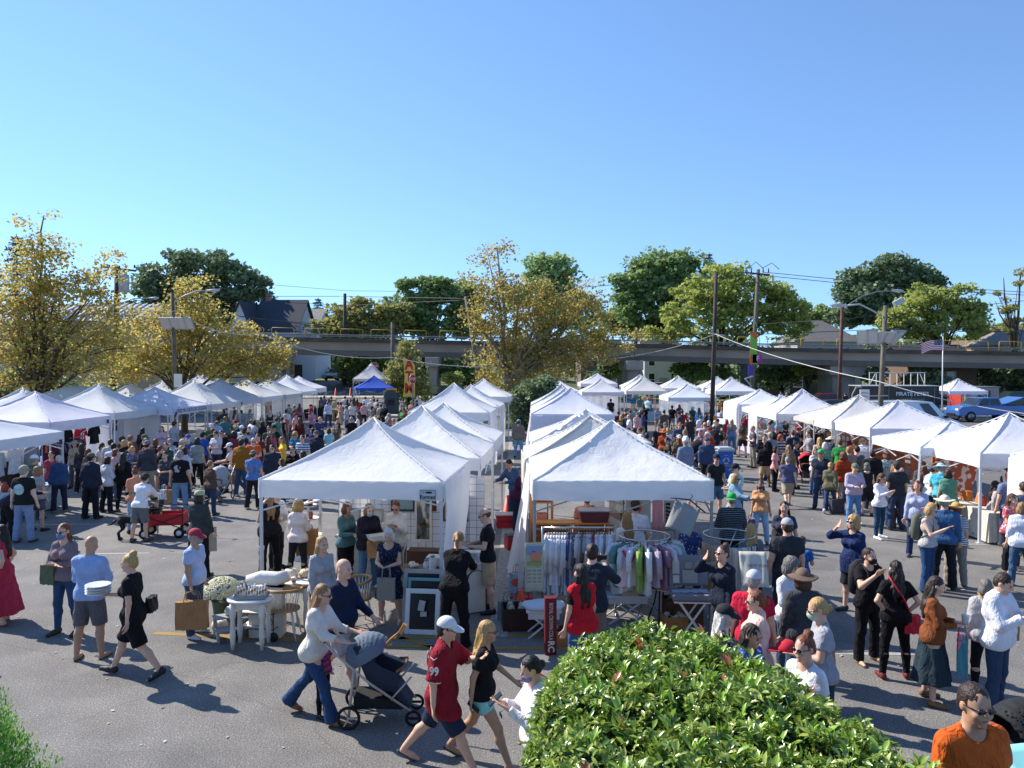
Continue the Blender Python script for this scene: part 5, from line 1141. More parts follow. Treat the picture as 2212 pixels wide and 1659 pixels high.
def octa(r,z,s,yaw=0):
 m=MB();M=Matrix.Rotation(R(yaw),3,'Z')
 def ring(rad,y):return[M@Vector((rad*math.cos(R(22.5+45*k)),y,rad*math.sin(R(22.5+45*k))))+Vector((0,0,z)) for k in range(8)]
 a,b_=ring(s,-.02),ring(s,.0);m.add(a+b_,[tuple(range(8)),tuple(range(15,7,-1))]+[(k,(k+1)%8,(k+1)%8+8,k+8) for k in range(8)],False);o=m.build('sign_plate',mat('sign_white','#dcdcdc',rough=.5),r)
 m=MB();a,b_=ring(s*.93,-.026),ring(s*.93,-.0201);m.add(a+b_,[tuple(range(8))]+[(k,(k+1)%8,(k+1)%8+8,k+8) for k in range(8)],False);m.build('sign_face',mat('stop_red','#b3202a',rough=.5),o)
 text_mesh('STOP',s*.72,.002,WOOD,'lettering',o,M@Vector((0,-.03,0))+Vector((0,0,z)),rot=(R(90),0,R(yaw)),sx=.85,bold=.008)
for lb,px,py,Y,s_,yw in(('narrow turned stop sign just right of the yellow cash banner',891,819,61,.40,55),('red stop sign peeking over the grey striped tent',809,791,84,.46,0)):
 gz=ground(X(px,Y),Y);r=empty('stop_sign',(X(px,Y),Y,gz),0,lb,'stop sign');z=Z(py,Y)-gz
 m=MB();m.bar((0,.03,0),(0,.03,z+.3),.06);m.build('post',STEEL,r);octa(r,z,s_,yw)
def cone(x,y,lb,h=.71,gz=None,grp='traffic cones'):
 r=empty('traffic_cone',(x,y,ground(x,y) if gz is None else gz),0,lb,'cone',grp);OR=mat('cone_orange','#d9432a',rough=.5)
 m=MB();m.lathe([(.17,.03),(.15,.05),(.03,h)],(0,0,0),14);m.build('body',OR,r);m=MB();m.box((0,0,.016),(.38,.38,.03));m.build('base',OR,r)
 m=MB();m.lathe([(.103,h*.42),(.078,h*.62)],(0,0,0),14);m.build('reflective_band',mat('band','#d8d8d8',rough=.4),r)
cone(X(725,80),80,'orange cone on the side street left of the blue tent',.9);cone(X(757,80),80,'orange cone on the side street touching the blue tent',.9)
cone(X(1097,21.5),21.5,'orange cone between the two front tent blocks',.6,0);cone(2.2-2.05,12.9,'orange cone under the small folding table',.45,0)
ki=empty('cash_kiosk',(X(846,65),65,0),0,'blue grey cash machine kiosk with red and yellow top under the blue tent','kiosk')
m=MB();m.box((0,0,.75),(1.1,.9,1.4));m.prism([(-.65,1.5),(.65,1.5),(.35,2.1),(-.35,2.1)],-.45,.45);m.build('cabinet',mat('kiosk_blue','#2f4350',rough=.5),ki)
m=MB();m.box((0,-.2,2.0),(.9,.3,.5));tp_=m.build('topper',mat('kiosk_yellow','#cf9f2c',rough=.6),ki);text_mesh('ATM',.38,.003,mat('banner_red','#b5322a',rough=.7),'lettering',tp_,(0,-.36,2.0),bold=.02)
m=MB();m.box((0,-.46,1.1),(.6,.04,.5));m.build('screen',glass(),ki)
rb=empty('recycling_bin',(at(1562,1031).x,at(1562,1031).y,0),R(8),'tall blue recycling bin with white symbol standing in the right aisle','bin')
BL=mat('bin_blue','#2f6fc8',rough=.45,var=.03)
m=MB();m.prism([(-.26,0),(.26,0),(.30,1.0),(-.30,1.0)],-.27,.27);m.build('body',BL,rb,bevel=.03);m=MB();m.box((0,0,1.055),(.68,.62,.10));m.box((0,0,1.13),(.5,.45,.06));m.build('lid',mat('bin_lid','#a9b6bf',rough=.5),rb,bevel=.02)
m=MB()
for k in range(3):
 a0=R(90+120*k);pts=[(.105*math.cos(a0+R(t)),-.285,.66+.105*math.sin(a0+R(t))) for t in(10,35,60,80)]
 for p,q in zip(pts[:-1],pts[1:]):m.bar(p,q,.01,.035)
 e=Vector(pts[-1]);ang=a0+R(100);m.add([e+Vector((.045*math.cos(a0+R(80)),-.005,.045*math.sin(a0+R(80)))),e-Vector((.045*math.cos(a0+R(80)),.005,.045*math.sin(a0+R(80)))),e+Vector((.055*math.cos(a0+R(170)),-.005,.055*math.sin(a0+R(170))))],[(0,1,2)])
m.build('recycling_symbol',WOOD,rb);text_mesh('RECYCLE',.07,.002,WOOD,'lettering',rb,(0,-.285,.48));text_mesh('PLEASE',.05,.002,WOOD,'lettering',rb,(0,-.285,.86))
# ---------------------------------------------------------------- vehicles
TY=mat('tyre','#17171a',rough=.85);RIM=mat('alloy_rim','#8d9094',rough=.35,metal=.7)
def wheel(r,x,y,z,rad=.34,w=.22):
 M=Matrix.Rotation(R(90),3,'X');m=MB();m.lathe([(rad*.6,-w/2),(rad*.94,-w/2),(rad,-w*.3),(rad,w*.3),(rad*.94,w/2),(rad*.6,w/2)],(x,y,z),24,M=M);wh_=m.build('wheel',TY,r)
 m=MB();sy=-1 if y<0 else 1;m.lathe([(rad*.62,-.015),(rad*.62,.015)],(x,y+sy*(w/2-.01),z),20,M=M)
 m.lathe([(rad*.16,-.02),(rad*.16,.02)],(x,y+sy*(w/2+.012),z),10,M=M)
 m.build('rim',RIM,wh_)
def car(label,x,y,rz,prof,cab,L_,w,paint,cat='car',name='parked_car',whl=(.8,.0),rad=.34,dark=None,wins=None,gz=None,group=None,lights=True):
 """prof: lower body side profile (x,z); cab: greenhouse profile; car drives towards -x"""
 r=empty(name,(x,y,ground(x,y) if gz is None else gz),R(rz),label,cat,group)
 pm=mat('car_paint',paint,rough=.25,metal=.15,coat=.6,spec=.5)
 m=MB();m.prism(prof,-w/2,w/2);m.build('body',pm,r,bevel=.07)
 if cab:
  m=MB();k=w*.43;n=len(cab);vs=[]
  for sy in(-1,1):
   for(cx_,cz) in cab:t=(cz-min(c[1] for c in cab))/(max(c[1] for c in cab)-min(c[1] for c in cab));vs.append((cx_,sy*(w*.48-t*w*.08),cz))
  m.add(vs,[tuple(range(n)),tuple(range(2*n-1,n-1,-1))]+[(i+n,(i+1)%n+n,(i+1)%n,i) for i in range(n)]);m.build('cabin',pm,r,bevel=.06)
  zl,zh=min(c[1] for c in cab),max(c[1] for c in cab);xf0,xf1=cab[0][0],cab[1][0];xb1,xb0=cab[-2][0],cab[-1][0]
  def sidew(u0,u1,sy):
   def P(u,t):x0=xf0+(xb0-xf0)*u;x1=xf1+(xb1-xf1)*u;return(x0+(x1-x0)*t,sy*(w*.48-t*w*.08+.012),zl+(zh-zl)*t)
   mm=MB();mm.add([P(u0,.12),P(u1,.12),P(u1,.86),P(u0,.86)],[(0,1,2,3)]);o=mm.build('side_window',glass(),r);s_=o.modifiers.new('t','SOLIDIFY');s_.thickness=.01
  for sy in(-1,1):
   for u0,u1 in(wins or((.07,.47),(.52,.93))):sidew(u0,u1,sy)
  for nm,(xa,xb_) in(('windscreen',(xf0,xf1)),('rear_window',(xb0,xb1))):
   d=-1 if nm=='windscreen' else 1;mm=MB();ww=w*.43
   mm.add([(xa+(xb_-xa)*.1+d*.015,-ww,zl+(zh-zl)*.1+.01),(xa+(xb_-xa)*.1+d*.015,ww,zl+(zh-zl)*.1+.01),(xa+(xb_-xa)*.9+d*.015,ww*.9,zl+(zh-zl)*.9+.01),(xa+(xb_-xa)*.9+d*.015,-ww*.9,zl+(zh-zl)*.9+.01)],[(0,1,2,3)])
   o=mm.build(nm,glass(),r);s_=o.modifiers.new('t','SOLIDIFY');s_.thickness=.01
 x0,x1=-L_/2,L_/2
 for sx in(x0+whl[0],x1-whl[0]-whl[1]):
  for sy in(-1,1):wheel(r,sx,sy*(w/2-.09),rad,rad)
 for sy in(-1,1):
  m=MB();m.box((x0+.02,sy*w*.37,prof[2][1]*.82),(.09,w*.18,.16));m.build('headlight',mat('headlight','#d9d6c4',rough=.15),r,bevel=.02)
  m=MB();m.box((x1-.02,sy*w*.40,prof[2][1]*.85),(.09,w*.12,.20));m.build('tail_light',mat('tail_light','#7a1717',rough=.2),r,bevel=.02)
  m=MB();m.box(((cab[0][0] if cab else 0)+.25,sy*(w/2+.09),(min(c[1] for c in cab) if cab else 1)+.08),(.12,.2,.14));m.build('wing_mirror',mat('black_plastic','#1a1a1c',rough=.5),r)
 m=MB();m.box((x0-.02,0,.52),(.06,w*.5,.2));m.build('grille',mat('black_plastic','#1a1a1c',rough=.5),r)
 m=MB();m.box((x0+.0,0,.33),(.12,w*.96,.16));m.box((x1,0,.36),(.12,w*.96,.16));m.build('bumper',mat('bumper','#2b2b2d',rough=.5),r)
 return r
SED=[(-2.3,.3),(-2.32,.62),(-2.15,.78),(-1.0,.92),(1.5,.95),(2.25,.88),(2.3,.3)];SEDC=[(-1.1,.9),(-.35,1.42),(.95,1.42),(1.75,.94)]
SUV=[(-2.25,.35),(-2.28,.8),(-2.1,.98),(-1.0,1.08),(1.9,1.1),(2.25,1.0),(2.28,.35)];SUVC=[(-1.15,1.05),(-.5,1.68),(1.7,1.70),(2.1,1.08)]
def sc(pr,s):return[(x*s,z) for x,z in pr]
x,y=X(2128,58.5),58.5
tk=car('bright blue pickup truck parked side on at the right edge behind the tents',x,y,4,[(-2.65,.45),(-2.68,.9),(-2.4,1.12),(-1.3,1.2),(.75,1.22),(2.6,1.2),(2.65,.5)],[(-1.35,1.18),(-.75,1.78),(.55,1.8),(.8,1.2)],5.35,1.9,'#3f6cae','pickup truck','pickup_truck',whl=(.95,.1),rad=.40,gz=0)
m=MB();m.box((1.7,0,1.25),(1.7,1.5,.03));m.build('bed_floor',mat('black_plastic','#1a1a1c',rough=.5),tk)
m=MB();m.box((1.65,0,1.55),(1.75,1.8,.05),Matrix.Rotation(R(-18),3,'Y'));m.build('bed_cover',mat('car_paint','#3f6cae',rough=.25,metal=.15,coat=.6,spec=.5),tk,bevel=.02)
van=car('long white cargo van parked behind the right row of tents, nose to the right',X(1955,43.5),43.5,184,[(-2.75,.4),(-2.8,.85),(-2.6,1.1),(-1.9,1.35),(2.7,1.35),(2.75,.4)],[(-2.0,1.3),(-1.15,2.18),(-.6,2.25),(2.65,2.22),(2.72,1.32)],5.5,2.0,'#d6d9dc','van','cargo_van',whl=(.9,.2),rad=.36,wins=((.1,.24),),gz=0)
car('dark blue sedan parked between the white van and the tents',X(2010,40.6),40.6,183,SED,SEDC,4.6,1.8,'#1e2a3a',gz=0)
car('dark green minivan parked behind the bright white tent of the right row',X(1795,57),57,0,SUV,SUVC,4.6,1.85,'#1f2f30','minivan',gz=0)
car('black sedan in shade below the viaduct beside the bright bush',X(1700,76),76,0,SED,SEDC,4.6,1.8,'#14161c')
car('dull red sedan in shade right of the black one',X(1775,76.5),76.5,0,SED,SEDC,4.5,1.8,'#8c2f22')
car('silver hatchback partly hidden behind the far row of tents at the utility pole',X(1645,66),66,180,SED,SEDC,4.4,1.8,'#8fa0b0')
car('white compact car facing the camera left of the far row',X(1199,92),92,90,SED,SEDC,4.3,1.8,'#d4d6d6')
car('white hatchback seen from behind by the white clapboard house',X(1408,90),90,-80,SUV,SUVC,4.2,1.8,'#c7cacc')
car('white work truck in the driveway beside the pale house',X(728,108),108,78,SUV,SUVC,4.8,1.95,'#c9ccd0','truck','parked_truck')
car('light blue car behind the golden sycamore',X(448,78),78,10,SED,SEDC,4.5,1.8,'#a9c0cc')
car('dark red car behind the left sycamores',X(250,70),70,0,SUV,SUVC,4.5,1.8,'#5a2622')
car('dark green car at the right end of the street',X(2190,74),74,0,SUV,SUVC,4.5,1.8,'#1f3f38')
car('dark car among the trees left of the pier at the middle of the street',X(1480,78),78,0,SED,SEDC,4.5,1.8,'#23262c')
car('teal car parked under the trees behind the red food trailer',X(2140,80),80,0,SED,SEDC,4.5,1.8,'#2c4a52')
tr_=empty('food_trailer',(X(1945,61),61,0),R(-1),"large black food trailer with white lettering beside the flag pole",'food trailer');w_=6.2;BK=mat('trailer_black','#16181b',rough=.3,coat=.3)
m=MB();m.box((0,1.1,1.5),(w_,2.2,2.1));m.build('body',BK,tr_,bevel=.05);m=MB();m.box((0,1.1,2.59),(w_+.1,2.3,.06));m.build('roof',mat('trailer_trim','#a9acae',rough=.4),tr_)
m=MB();m.box((-2.0,-.02,1.9),(1.0,.06,.7));m.build('window',glass(),tr_);m=MB();m.box((-2.0,-.06,1.5),(1.1,.1,.06));m.build('sill',STEEL,tr_)
for px_ in(-.9,.9,2.7):m=MB();m.box((px_,-.012,1.5),(.03,.02,1.9));m.build('panel_seam',STEEL,tr_)
text_mesh("PIRATE PETE'S",.42,.004,mat('lettering_white','#cfd2d6',rough=.5),'lettering',tr_,(.95,-.03,1.95),bold=.012);text_mesh("Soda Pop Company",.24,.004,mat('lettering_grey','#9aa0a4',rough=.5),'lettering',tr_,(.95,-.03,1.55),shear=.2)
for sx in(-.5,.4):wheel(tr_,sx,.05,.34)
m=MB();m.bar((-w_/2,.5,.5),(-w_/2-1.2,1.0,.5),.1);m.bar((-w_/2,1.7,.5),(-w_/2-1.2,1.0,.5),.1);m.build('tow_bar',STEEL,tr_)
m=MB()
for(a,b_) in(((-3.15,-.3,.6),(-3.9,-.3,.6)),((-3.9,-.3,.6),(-3.9,-.3,1.9)),((-3.9,-.3,1.9),(-3.6,-.3,2.5)),((-3.6,-.3,2.5),(-3.15,-.3,2.5)),((-3.9,-.3,1.3),(-3.15,-.3,1.3))):m.bar(a,b_,.07)
m.build('front_rack',LAMP,tr_)
t2=empty('food_trailer',(X(2118,67),67,0),R(2),'small red and brick patterned food trailer with open serving hatch behind the blue pickup','food trailer')
m=MB();m.box((0,1,1.35),(3.4,2,1.9));m.build('body',mat('trailer_brick','#8e8480',rough=.7,kind=('brick','#b3aca6',3.0)),t2,bevel=.04);m=MB();m.box((0,1,2.34),(3.5,2.1,.06));m.build('roof',STEEL,t2)
m=MB();m.box((-1.72,.9,1.35),(.05,1.95,1.9));m.box((-1.35,-.03,1.9),(.7,.05,.5));m.build('red_panel',mat('trailer_red','#b0392c',rough=.5),t2)
m=MB();m.box((.35,-.02,1.6),(1.1,.05,.8));m.build('serving_hatch',glass(),t2);m=MB();m.box((.35,-.15,1.15),(1.3,.3,.05));m.build('counter',STEEL,t2)
m=MB();m.box((-1.3,-.06,1.05),(.75,.05,.9));sgn=m.build('menu_board',mat('menu_cream','#d9b68a',rough=.6),t2);text_mesh('KEN-BOB',.16,.002,mat('trailer_red','#b0392c',rough=.5),'lettering',sgn,(-1.3,-.095,1.25));
for sx in(-.4,.5):wheel(t2,sx,.05,.32)
gen=empty('petrol_generator',(X(2064,60),60,0),0,'small red generator on the ground under the lone far tent','generator')
m=MB();m.box((0,0,.45),(.7,.5,.5));m.build('body',mat('generator_red','#c8302a',rough=.5),gen,bevel=.06);m=MB()
for sx in(-1,1):m.tube([(sx*.38,-.28,0),(sx*.38,-.28,.78),(sx*.38,.28,.78),(sx*.38,.28,0)],.025,6)
m.build('frame',STEEL,gen)
fn=empty('wire_fence',(X(1850,47),47,0),R(-6),'low chain link fence behind the bright white tent of the right row','fence')
m=MB();
for i in range(6):m.tube([(-5+i*2,0,0),(-5+i*2,0,1.25)],.03,6)
m.build('post',STEEL,fn);m=MB();m.tube([(-5,0,1.25),(5,0,1.25)],.025,6)
for i in range(100):x0=-5+i*.1;m.bar((x0,0,.05),(min(5,x0+.6),0,1.2),.008);m.bar((x0,.01,1.2),(min(5,x0+.6),.01,.05),.008)
m.build('mesh',STEEL,fn)
# ---------------------------------------------------------------- the crowd
NAMED=[('black','#17171b'),('dark grey','#3c3d42'),('grey','#8b8c90'),('light grey','#b9babd'),('white','#e2e1e4'),('navy','#1f2b4a'),('blue','#3b62a8'),('light blue','#8fb0d8'),('teal','#3f7f84'),('mint','#a5d0c8'),('green','#2f8a4c'),('olive','#6a6a4c'),('dark green','#2e4a3c'),('brown','#6a4a34'),('tan','#b59c78'),('beige','#d0c2ac'),('red','#b8232f'),('maroon','#5f2028'),('pink','#dba0a8'),('orange','#df6a30'),('rust','#a5482a'),('yellow','#efc63e'),('purple','#553a68'),('lilac','#b3a4c4'),('ivory','#ded6c8'),('mustard','#9a6a24'),('slate','#55607a'),('peach','#d9a070')]
def cname(h):
 c=np.array([int(h.lstrip('#')[i:i+2],16) for i in(0,2,4)]);return min(NAMED,key=lambda n:sum((c-np.array([int(n[1][i:i+2],16) for i in(1,3,5)]))**2*np.array([1,1.3,1])))[0]
def hx(s):
 s=s.lstrip('#');return '#'+(''.join(c*2 for c in s) if len(s)==3 else s)
TOPN={'long':'long sleeved top','tee':'tee','tank':'sleeveless top','maxi':'long dress','tunic':'loose top'}
BOTN={'skinny':'slim jeans','flare':'flared jeans','bermuda':'knee shorts','hotpants':'short shorts','midi':'long skirt','capri':'cropped leggings'}
HATN={'backcap':'backwards cap','brim':'floppy hat','straw':'straw hat','fedora':'brimmed hat','beanie':'knit hat'}
PE={};_rows=[]
def parse(zone,x0,y0,s,gname,text):
 for ln in text.strip().splitlines():
  f=ln.split()
  if len(f)<8 or ln[0]=='!':continue
  zx,zy,sx,face,pose,top,bot,hair=f[:8];o=dict((a.split('=')+['1'])[:2] for a in f[8:])
  _rows.append(((x0+float(zx)/s)/1.8228,(y0+float(zy)/s)/1.8228,sx,float(face),pose,top,bot,hair,o,zone,gname,s,y0))
def build_crowd():
 rg=random.Random(5);seen={};out=[]
 for(px,py,sx,face,pose,top,bot,hair,o,zone,gname,s,y0) in _rows:
  fem=sx[0]=='f' or(sx[0]=='c' and 'g' in sx);fat={'1':.03,'2':.055}.get(sx[-1],rg.choice((0,.01)) if 'c' not in sx else 0)
  H=float(o['H']) if 'H' in o else(1.66 if fem else 1.77)+rg.uniform(-.03,.03)
  if sx[0]=='c' and 'H' not in o:H=1.2
  if 'fy' in o:
   p=at(px,(y0+float(o['fy'])/s)/1.8228);q=atd(px,py,p.y);H=max(1.5,min(1.95,q.z)) if sx[0]!='c' else q.z
   p=Vector((q.x,p.y,0))
  else:
   J=skeleton(pose,fem);Ht=H*J['top']/1.735;Ht+=.03 if('hat' in o or hair.startswith('bun')) else 0
   d=ray(px,py);t=(Ht-CAMZ)/d.z;p=Vector((d.x*t,d.y*t,0))
   gz=ground(p.x,p.y)
   if gz>.05:t=(Ht+gz-CAMZ)/d.z;p=Vector((d.x*min(t,110),d.y*min(t,110),ground(d.x*t,d.y*t)))
  tk_,tcc=(top.split('#')+['777'])[:2];pat=None
  if ':' in tcc:tcc,pt=tcc.split(':');pt=pt.split('/');pat=(pt[0],hx(pt[1]),float(pt[2]))+((float(pt[3]),) if len(pt)>3 else())
  bk_,bcc=(bot.split('#')+['777'])[:2];hk,hcol=(hair.split('-')+['brown'])[:2]
  hat,hatc=(None,None)
  if 'hat' in o:hat,hatc=o['hat'].split('/');hatc=hx(hatc)
  z=p.y;lod=0 if z<17 else 1 if z<34 else 2
  W_=['person in',cname(hx(tcc)),(('striped ' if pat and 'stripe' in pat[0] else 'patterned ') if pat else '')+TOPN.get(tk_,tk_)]
  if tk_ not in('dress','maxi'):W_+=['and',cname(hx(bcc)),BOTN.get(bk_,bk_)]
  W_+=['with',(cname(hatc)+' '+HATN.get(hat,hat)) if hat else('bald head' if hk=='bald' else({'ring':'balding'}.get(hk,hcol)+' '+{'short':'short hair','bun':'hair bun','lowbun':'tied hair','pony':'ponytail','bob':'bobbed hair','long':'long hair','wavy':'wavy hair','curly':'curly hair','afro':'big curly hair','ring':'head','grey':'hair'}[hk]))]
  lb=o['L'].replace('_',' ') if 'L' in o else(' '.join(W_)+' '+zone)
  out.append([lb,px,dict(loc=p,H=H,face=face,pose=pose,fem=fem,fat=fat,top=tk_,tc=hx(tcc),bot=None if bk_=='none' else bk_,bc=hx(bcc),hair=hk,hc=hcol,hat=hat,hatc=hatc or '#222222',shoe=o.get('shoe','shoe'),sc=hx(o.get('sc',rg.choice(['222','444','ccc','333']))),skin=o.get('skin',rg.choice('fffpt')),lod=lod,glasses='gl' in o,mask=hx(o['mk']) if 'mk' in o else None,tk=pat,group=gname,yaw=float(o['yaw']) if 'yaw' in o else None),o.get('id')])
 by={}
 for r in out:by.setdefault(r[0],[]).append(r)
 for lb,rs in by.items():
  if len(rs)>1:
   rs.sort(key=lambda r:r[1])
   for i,r in enumerate(rs):r[0]=lb+', '+(['left','right'][i]+' one' if len(rs)==2 else['first','second','third','fourth','fifth','sixth'][min(i,5)]+' from left')
 for lb,px,kw,id_ in out:
  w=lb.split()
  if len(w)>16:lb=' '.join(w).replace('long sleeved top','top').replace('person in','person in',1);w=lb.split()
  if len(w)>16:lb=lb.replace(' hair','',1);w=lb.split()
  if len(w)>16:lb=lb.replace(' dark ',' ',1).replace(' patterned','',1).replace('light ','',1);w=lb.split()
  if len(w)>16:lb=lb.replace('light ','',1).replace('floppy ','').replace('short ','');w=lb.split()
  r=person(label=lb,**kw)
  if id_:PE[id_]=r
parse('by the left tents',0,1450,2.37,'shoppers by the left row of tents','''
95 770 m 180 stand jacket#2b2422 trousers#1c1c20 short-dark
315 800 m1 160 stand tee#5b6a5c jeans#33415a short-grey hat=cap/e8e8ee
218 908 m2 178 stand tee#1f2023 jeans#7d8fb0 short-grey hat=cap/9a9a86 fy=1625 id=tealback
345 915 f 165 stand tee#d8d8d8:hstripe/333744/32 shorts#5a5560 bob-sandy
548 812 f 215 stand jacket#38517a trousers#2d3142 short-white sc=b09a80
480 775 f 20 stand tee#a03a55 jeans#39496a lowbun-dark
845 792 m1 165 stand hoodie#2a3140 trousers#1d1f26 short-dark hat=cap/5c6052 fy=1405
995 822 f 150 hold jacket#d9d8de trousers#22242c bob-dark fy=1345
1150 785 f 178 stand long#1a1b1f leggings#1a1a22 long-dark fy=1340
1372 665 m 172 stand long#43454d trousers#9a8f7c short-dark hat=backcap/77777a H=1.88
1345 610 m1 100 stand tee#202430 trousers#333333 short-grey hat=cap/5d6148
1155 668 f 170 stand long#202024 jeans#333a4a bob-blonde
1135 625 m 168 stand tee#1e1f22 jeans#333a4a short-dark hat=cap/3a3d38
950 695 f 168 stand tee#c9c5bf jeans#333a4a pony-dark
1030 660 m 185 stand tee#b9b9b8 trousers#44464a short-dark
1235 725 f 40 hold long#8a97b5:check/222c48/22 jeans#333a4a bob-blonde H=1.55
1492 720 f 150 stand tank#1c1c20 hotpants#6f86a8 lowbun-auburn fy=1190
1590 655 f -5 hold tee#b9c4cc trousers#444444 bob-grey mk=e0e4ea
1262 918 f -150 hold tee#cf8a6c skinny#8fa8b8 bun-auburn H=1.66
1302 978 m 168 lean long#e3e2e6 bermuda#6b6c6e short-dark hat=backcap/2b2d30 fy=1620 id=wagonman
1330 555 f 180 stand long#1f2024 trousers#1f2024 long-black
1510 540 f 10 stand tee#c9b0bd trousers#333333 wavy-dark
1625 490 m 150 stand tee#b7bcc6 jeans#333a4a short-dark hat=backcap/5a2a2e
820 750 f 150 stand long#2c2a30 trousers#333333 bob-auburn
762 700 f 180 stand long#33303a trousers#222222 wavy-dark
700 668 f 10 stand tee#a9a08c trousers#555555 bob-dark hat=straw/a09a86
1215 690 f 172 stand tank#1d1d22 jeans#333a4a lowbun-sandy
60 1010 f 140 bend long#2c2438 trousers#222222 lowbun-dark
''')
parse('in left aisle',650,1450,2.37,'shoppers in the left aisle','''
138 765 m1 178 stand tee#1c1d22 jeans#6f8fae short-grey fy=1360 id=skullback
182 735 f 160 stand long#c4cdd8 jeans#33415a bob-dark
160 655 m 175 stand long#8c96b4:check/3c4260/20 jeans#33415a short-grey hat=cap/c9b79a
300 645 f1 178 stand tee#8e9a96 leggings#1c1c20 bob-dark fy=1120
215 610 m 5 stand tee#4a5c8c jeans#33415a short-grey hat=cap/3c5a9a mk=d0d8e0
350 588 m 165 stand tee#2f57a8 trousers#333333 short-dark hat=cap/22252c
430 510 m1 182 stand tee#2f6a40 jeans#33415a short-white hat=backcap/d8d8d8
560 450 m1 188 stand tee#4f7f80 jeans#33415a short-sandy
650 390 f 160 stand tee#e0d8dc jeans#33415a long-auburn
710 390 m 175 stand tee#8a9aa0 trousers#333333 short-dark
478 585 m -20 hold tee#d2d4da jeans#33415a short-dark gl
522 578 m 20 stand tee#1b1c20 jeans#2a2c34 short-dark gl
565 603 f 5 stand blouse#c0b4c0 skirt#2a2a30 wavy-brown
642 593 f 178 stand tee#8a3a44 jeans#33415a afro-dark
636 680 f -82 push tee#e6e3e1 skinny#3f5878 pony-dark hat=cap/dfe3ee fy=1165 sc=e8e8e8 id=strollermum
712 658 m 165 stand jacket#9a6420 jeans#3f5a7a short-dark fy=1195 sc=e8e8e8 id=mustard
822 646 m1 25 hold tee#e8622a bermuda#444444 ring-grey gl
822 765 m 172 bag tee#5f82be trousers#26282c short-brown hat=backcap/6b6f66 fy=1312 sc=d8d8d8 id=bluetee
720 598 f1 175 stand tee#d8707c jeans#33415a bob-dark H=1.62
715 528 m 178 stand tee#d9dade jeans#33415a short-grey hat=cap/dfe3ea
738 553 m 170 stand tee#b9bcc0 jeans#33415a short-dark hat=backcap/222222
772 480 f 120 lean tee#dcdce4 jeans#33415a short-dark skin=x
800 488 f 150 lean tee#d6d6e2 jeans#33415a bob-dark
1000 713 m 0 stand jacket#2b3342 bermuda#8a8f94 short-dark gl
965 630 f 175 stand jacket#5c4a38 jeans#33415a long-brown
1100 638 f -55 hold tee#f0c53c shorts#d8b848 wavy-sandy
1195 723 f 0 cross long#17171b trousers#17171b long-dark gl
1090 843 cg -100 stand tee#c9c6c8 jeans#33415a long-brown H=1.42
1290 770 f -95 stand tee#e4e4e8 jeans#33415a bob-dark
1282 623 m -10 stand tee#e0e0e4:hstripe/3f5a8a/12 bermuda#333a4a short-dark gl
1215 593 f 0 hold tee#2f7fa8 jeans#33415a curly-blonde gl
1380 558 f -120 stand long#5a3a8c jeans#33415a long-dark
1412 576 m -10 stand jacket#2b3540 jeans#33415a short-dark hat=cap/5c5e60 gl
1530 558 f1 175 stand tee#9ecdd6 jeans#33415a bob-brown
1255 463 f 178 stand long#5a2228 leggings#222222 wavy-auburn
1375 390 f 0 push tee#d88fae trousers#333333 lowbun-dark gl id=pinkmum
1332 535 c 0 stand tee#d8d8de:hstripe/333a55/30 shorts#445566 short-sandy H=.95
1362 335 f -95 hold tee#c22a34 trousers#222222 pony-dark
1522 303 f 172 stand long#d6dcea flare#4a4468 pony-brown fy=552 sc=e8e8e8
1580 284 f 168 stand maxi#1c1c1e none bob-grey
1590 210 m 178 stand tee#c2b48c trousers#8d8468 short-grey hat=brim/b9ac8c
1550 262 m 175 stand tee#7f6a5a jeans#33415a short-dark
1528 282 f 170 stand tee#8d8a90 jeans#33415a bob-brown
1485 258 m 180 stand tee#5c6a80 jeans#33415a short-dark
1455 266 f 160 stand tee#6c5a54 jeans#33415a bob-dark
1637 313 f -95 lean dress#d8c4b4 none bob-auburn
1042 458 m 168 stand tee#5f8f7c jeans#33415a short-dark
1090 455 f 172 stand tank#26262c jeans#33415a lowbun-dark
1120 425 m1 -40 stand polo#b07068 trousers#8a8478 ring-grey
970 538 m 5 stand tee#3a5a4a jeans#33415a short-dark gl
1020 523 m -30 stand tee#22262e jeans#33415a short-dark hat=cap/1c1c1e gl
910 493 f 170 stand long#26242c jeans#33415a bob-dark skin=d
985 590 f 20 stand tee#c0506a jeans#33415a bob-auburn gl
1130 383 m 178 stand tee#dcdce2 jeans#33415a short-brown
1157 338 f -10 hold tunic#9aa79a:flower/59645c/14 midi#b99a3a lowbun-black mk=a9c4dc
1200 295 m 180 stand long#1c1c20 trousers#1c1c20 short-dark
1255 330 f 170 stand tee#a3708a jeans#33415a wavy-auburn
310 1130 f 170 bag sweater#3b4142 trousers#1a1a1c bob-dark hat=cap/a5ae8a H=1.74 id=totegirl
420 860 f 150 stand long#5c4a40 jeans#33415a lowbun-sandy H=1.55
870 610 m -20 stand tee#5c3a3a jeans#33415a short-dark
940 470 f -10 stand tee#3c3a44 jeans#33415a bob-black
''')
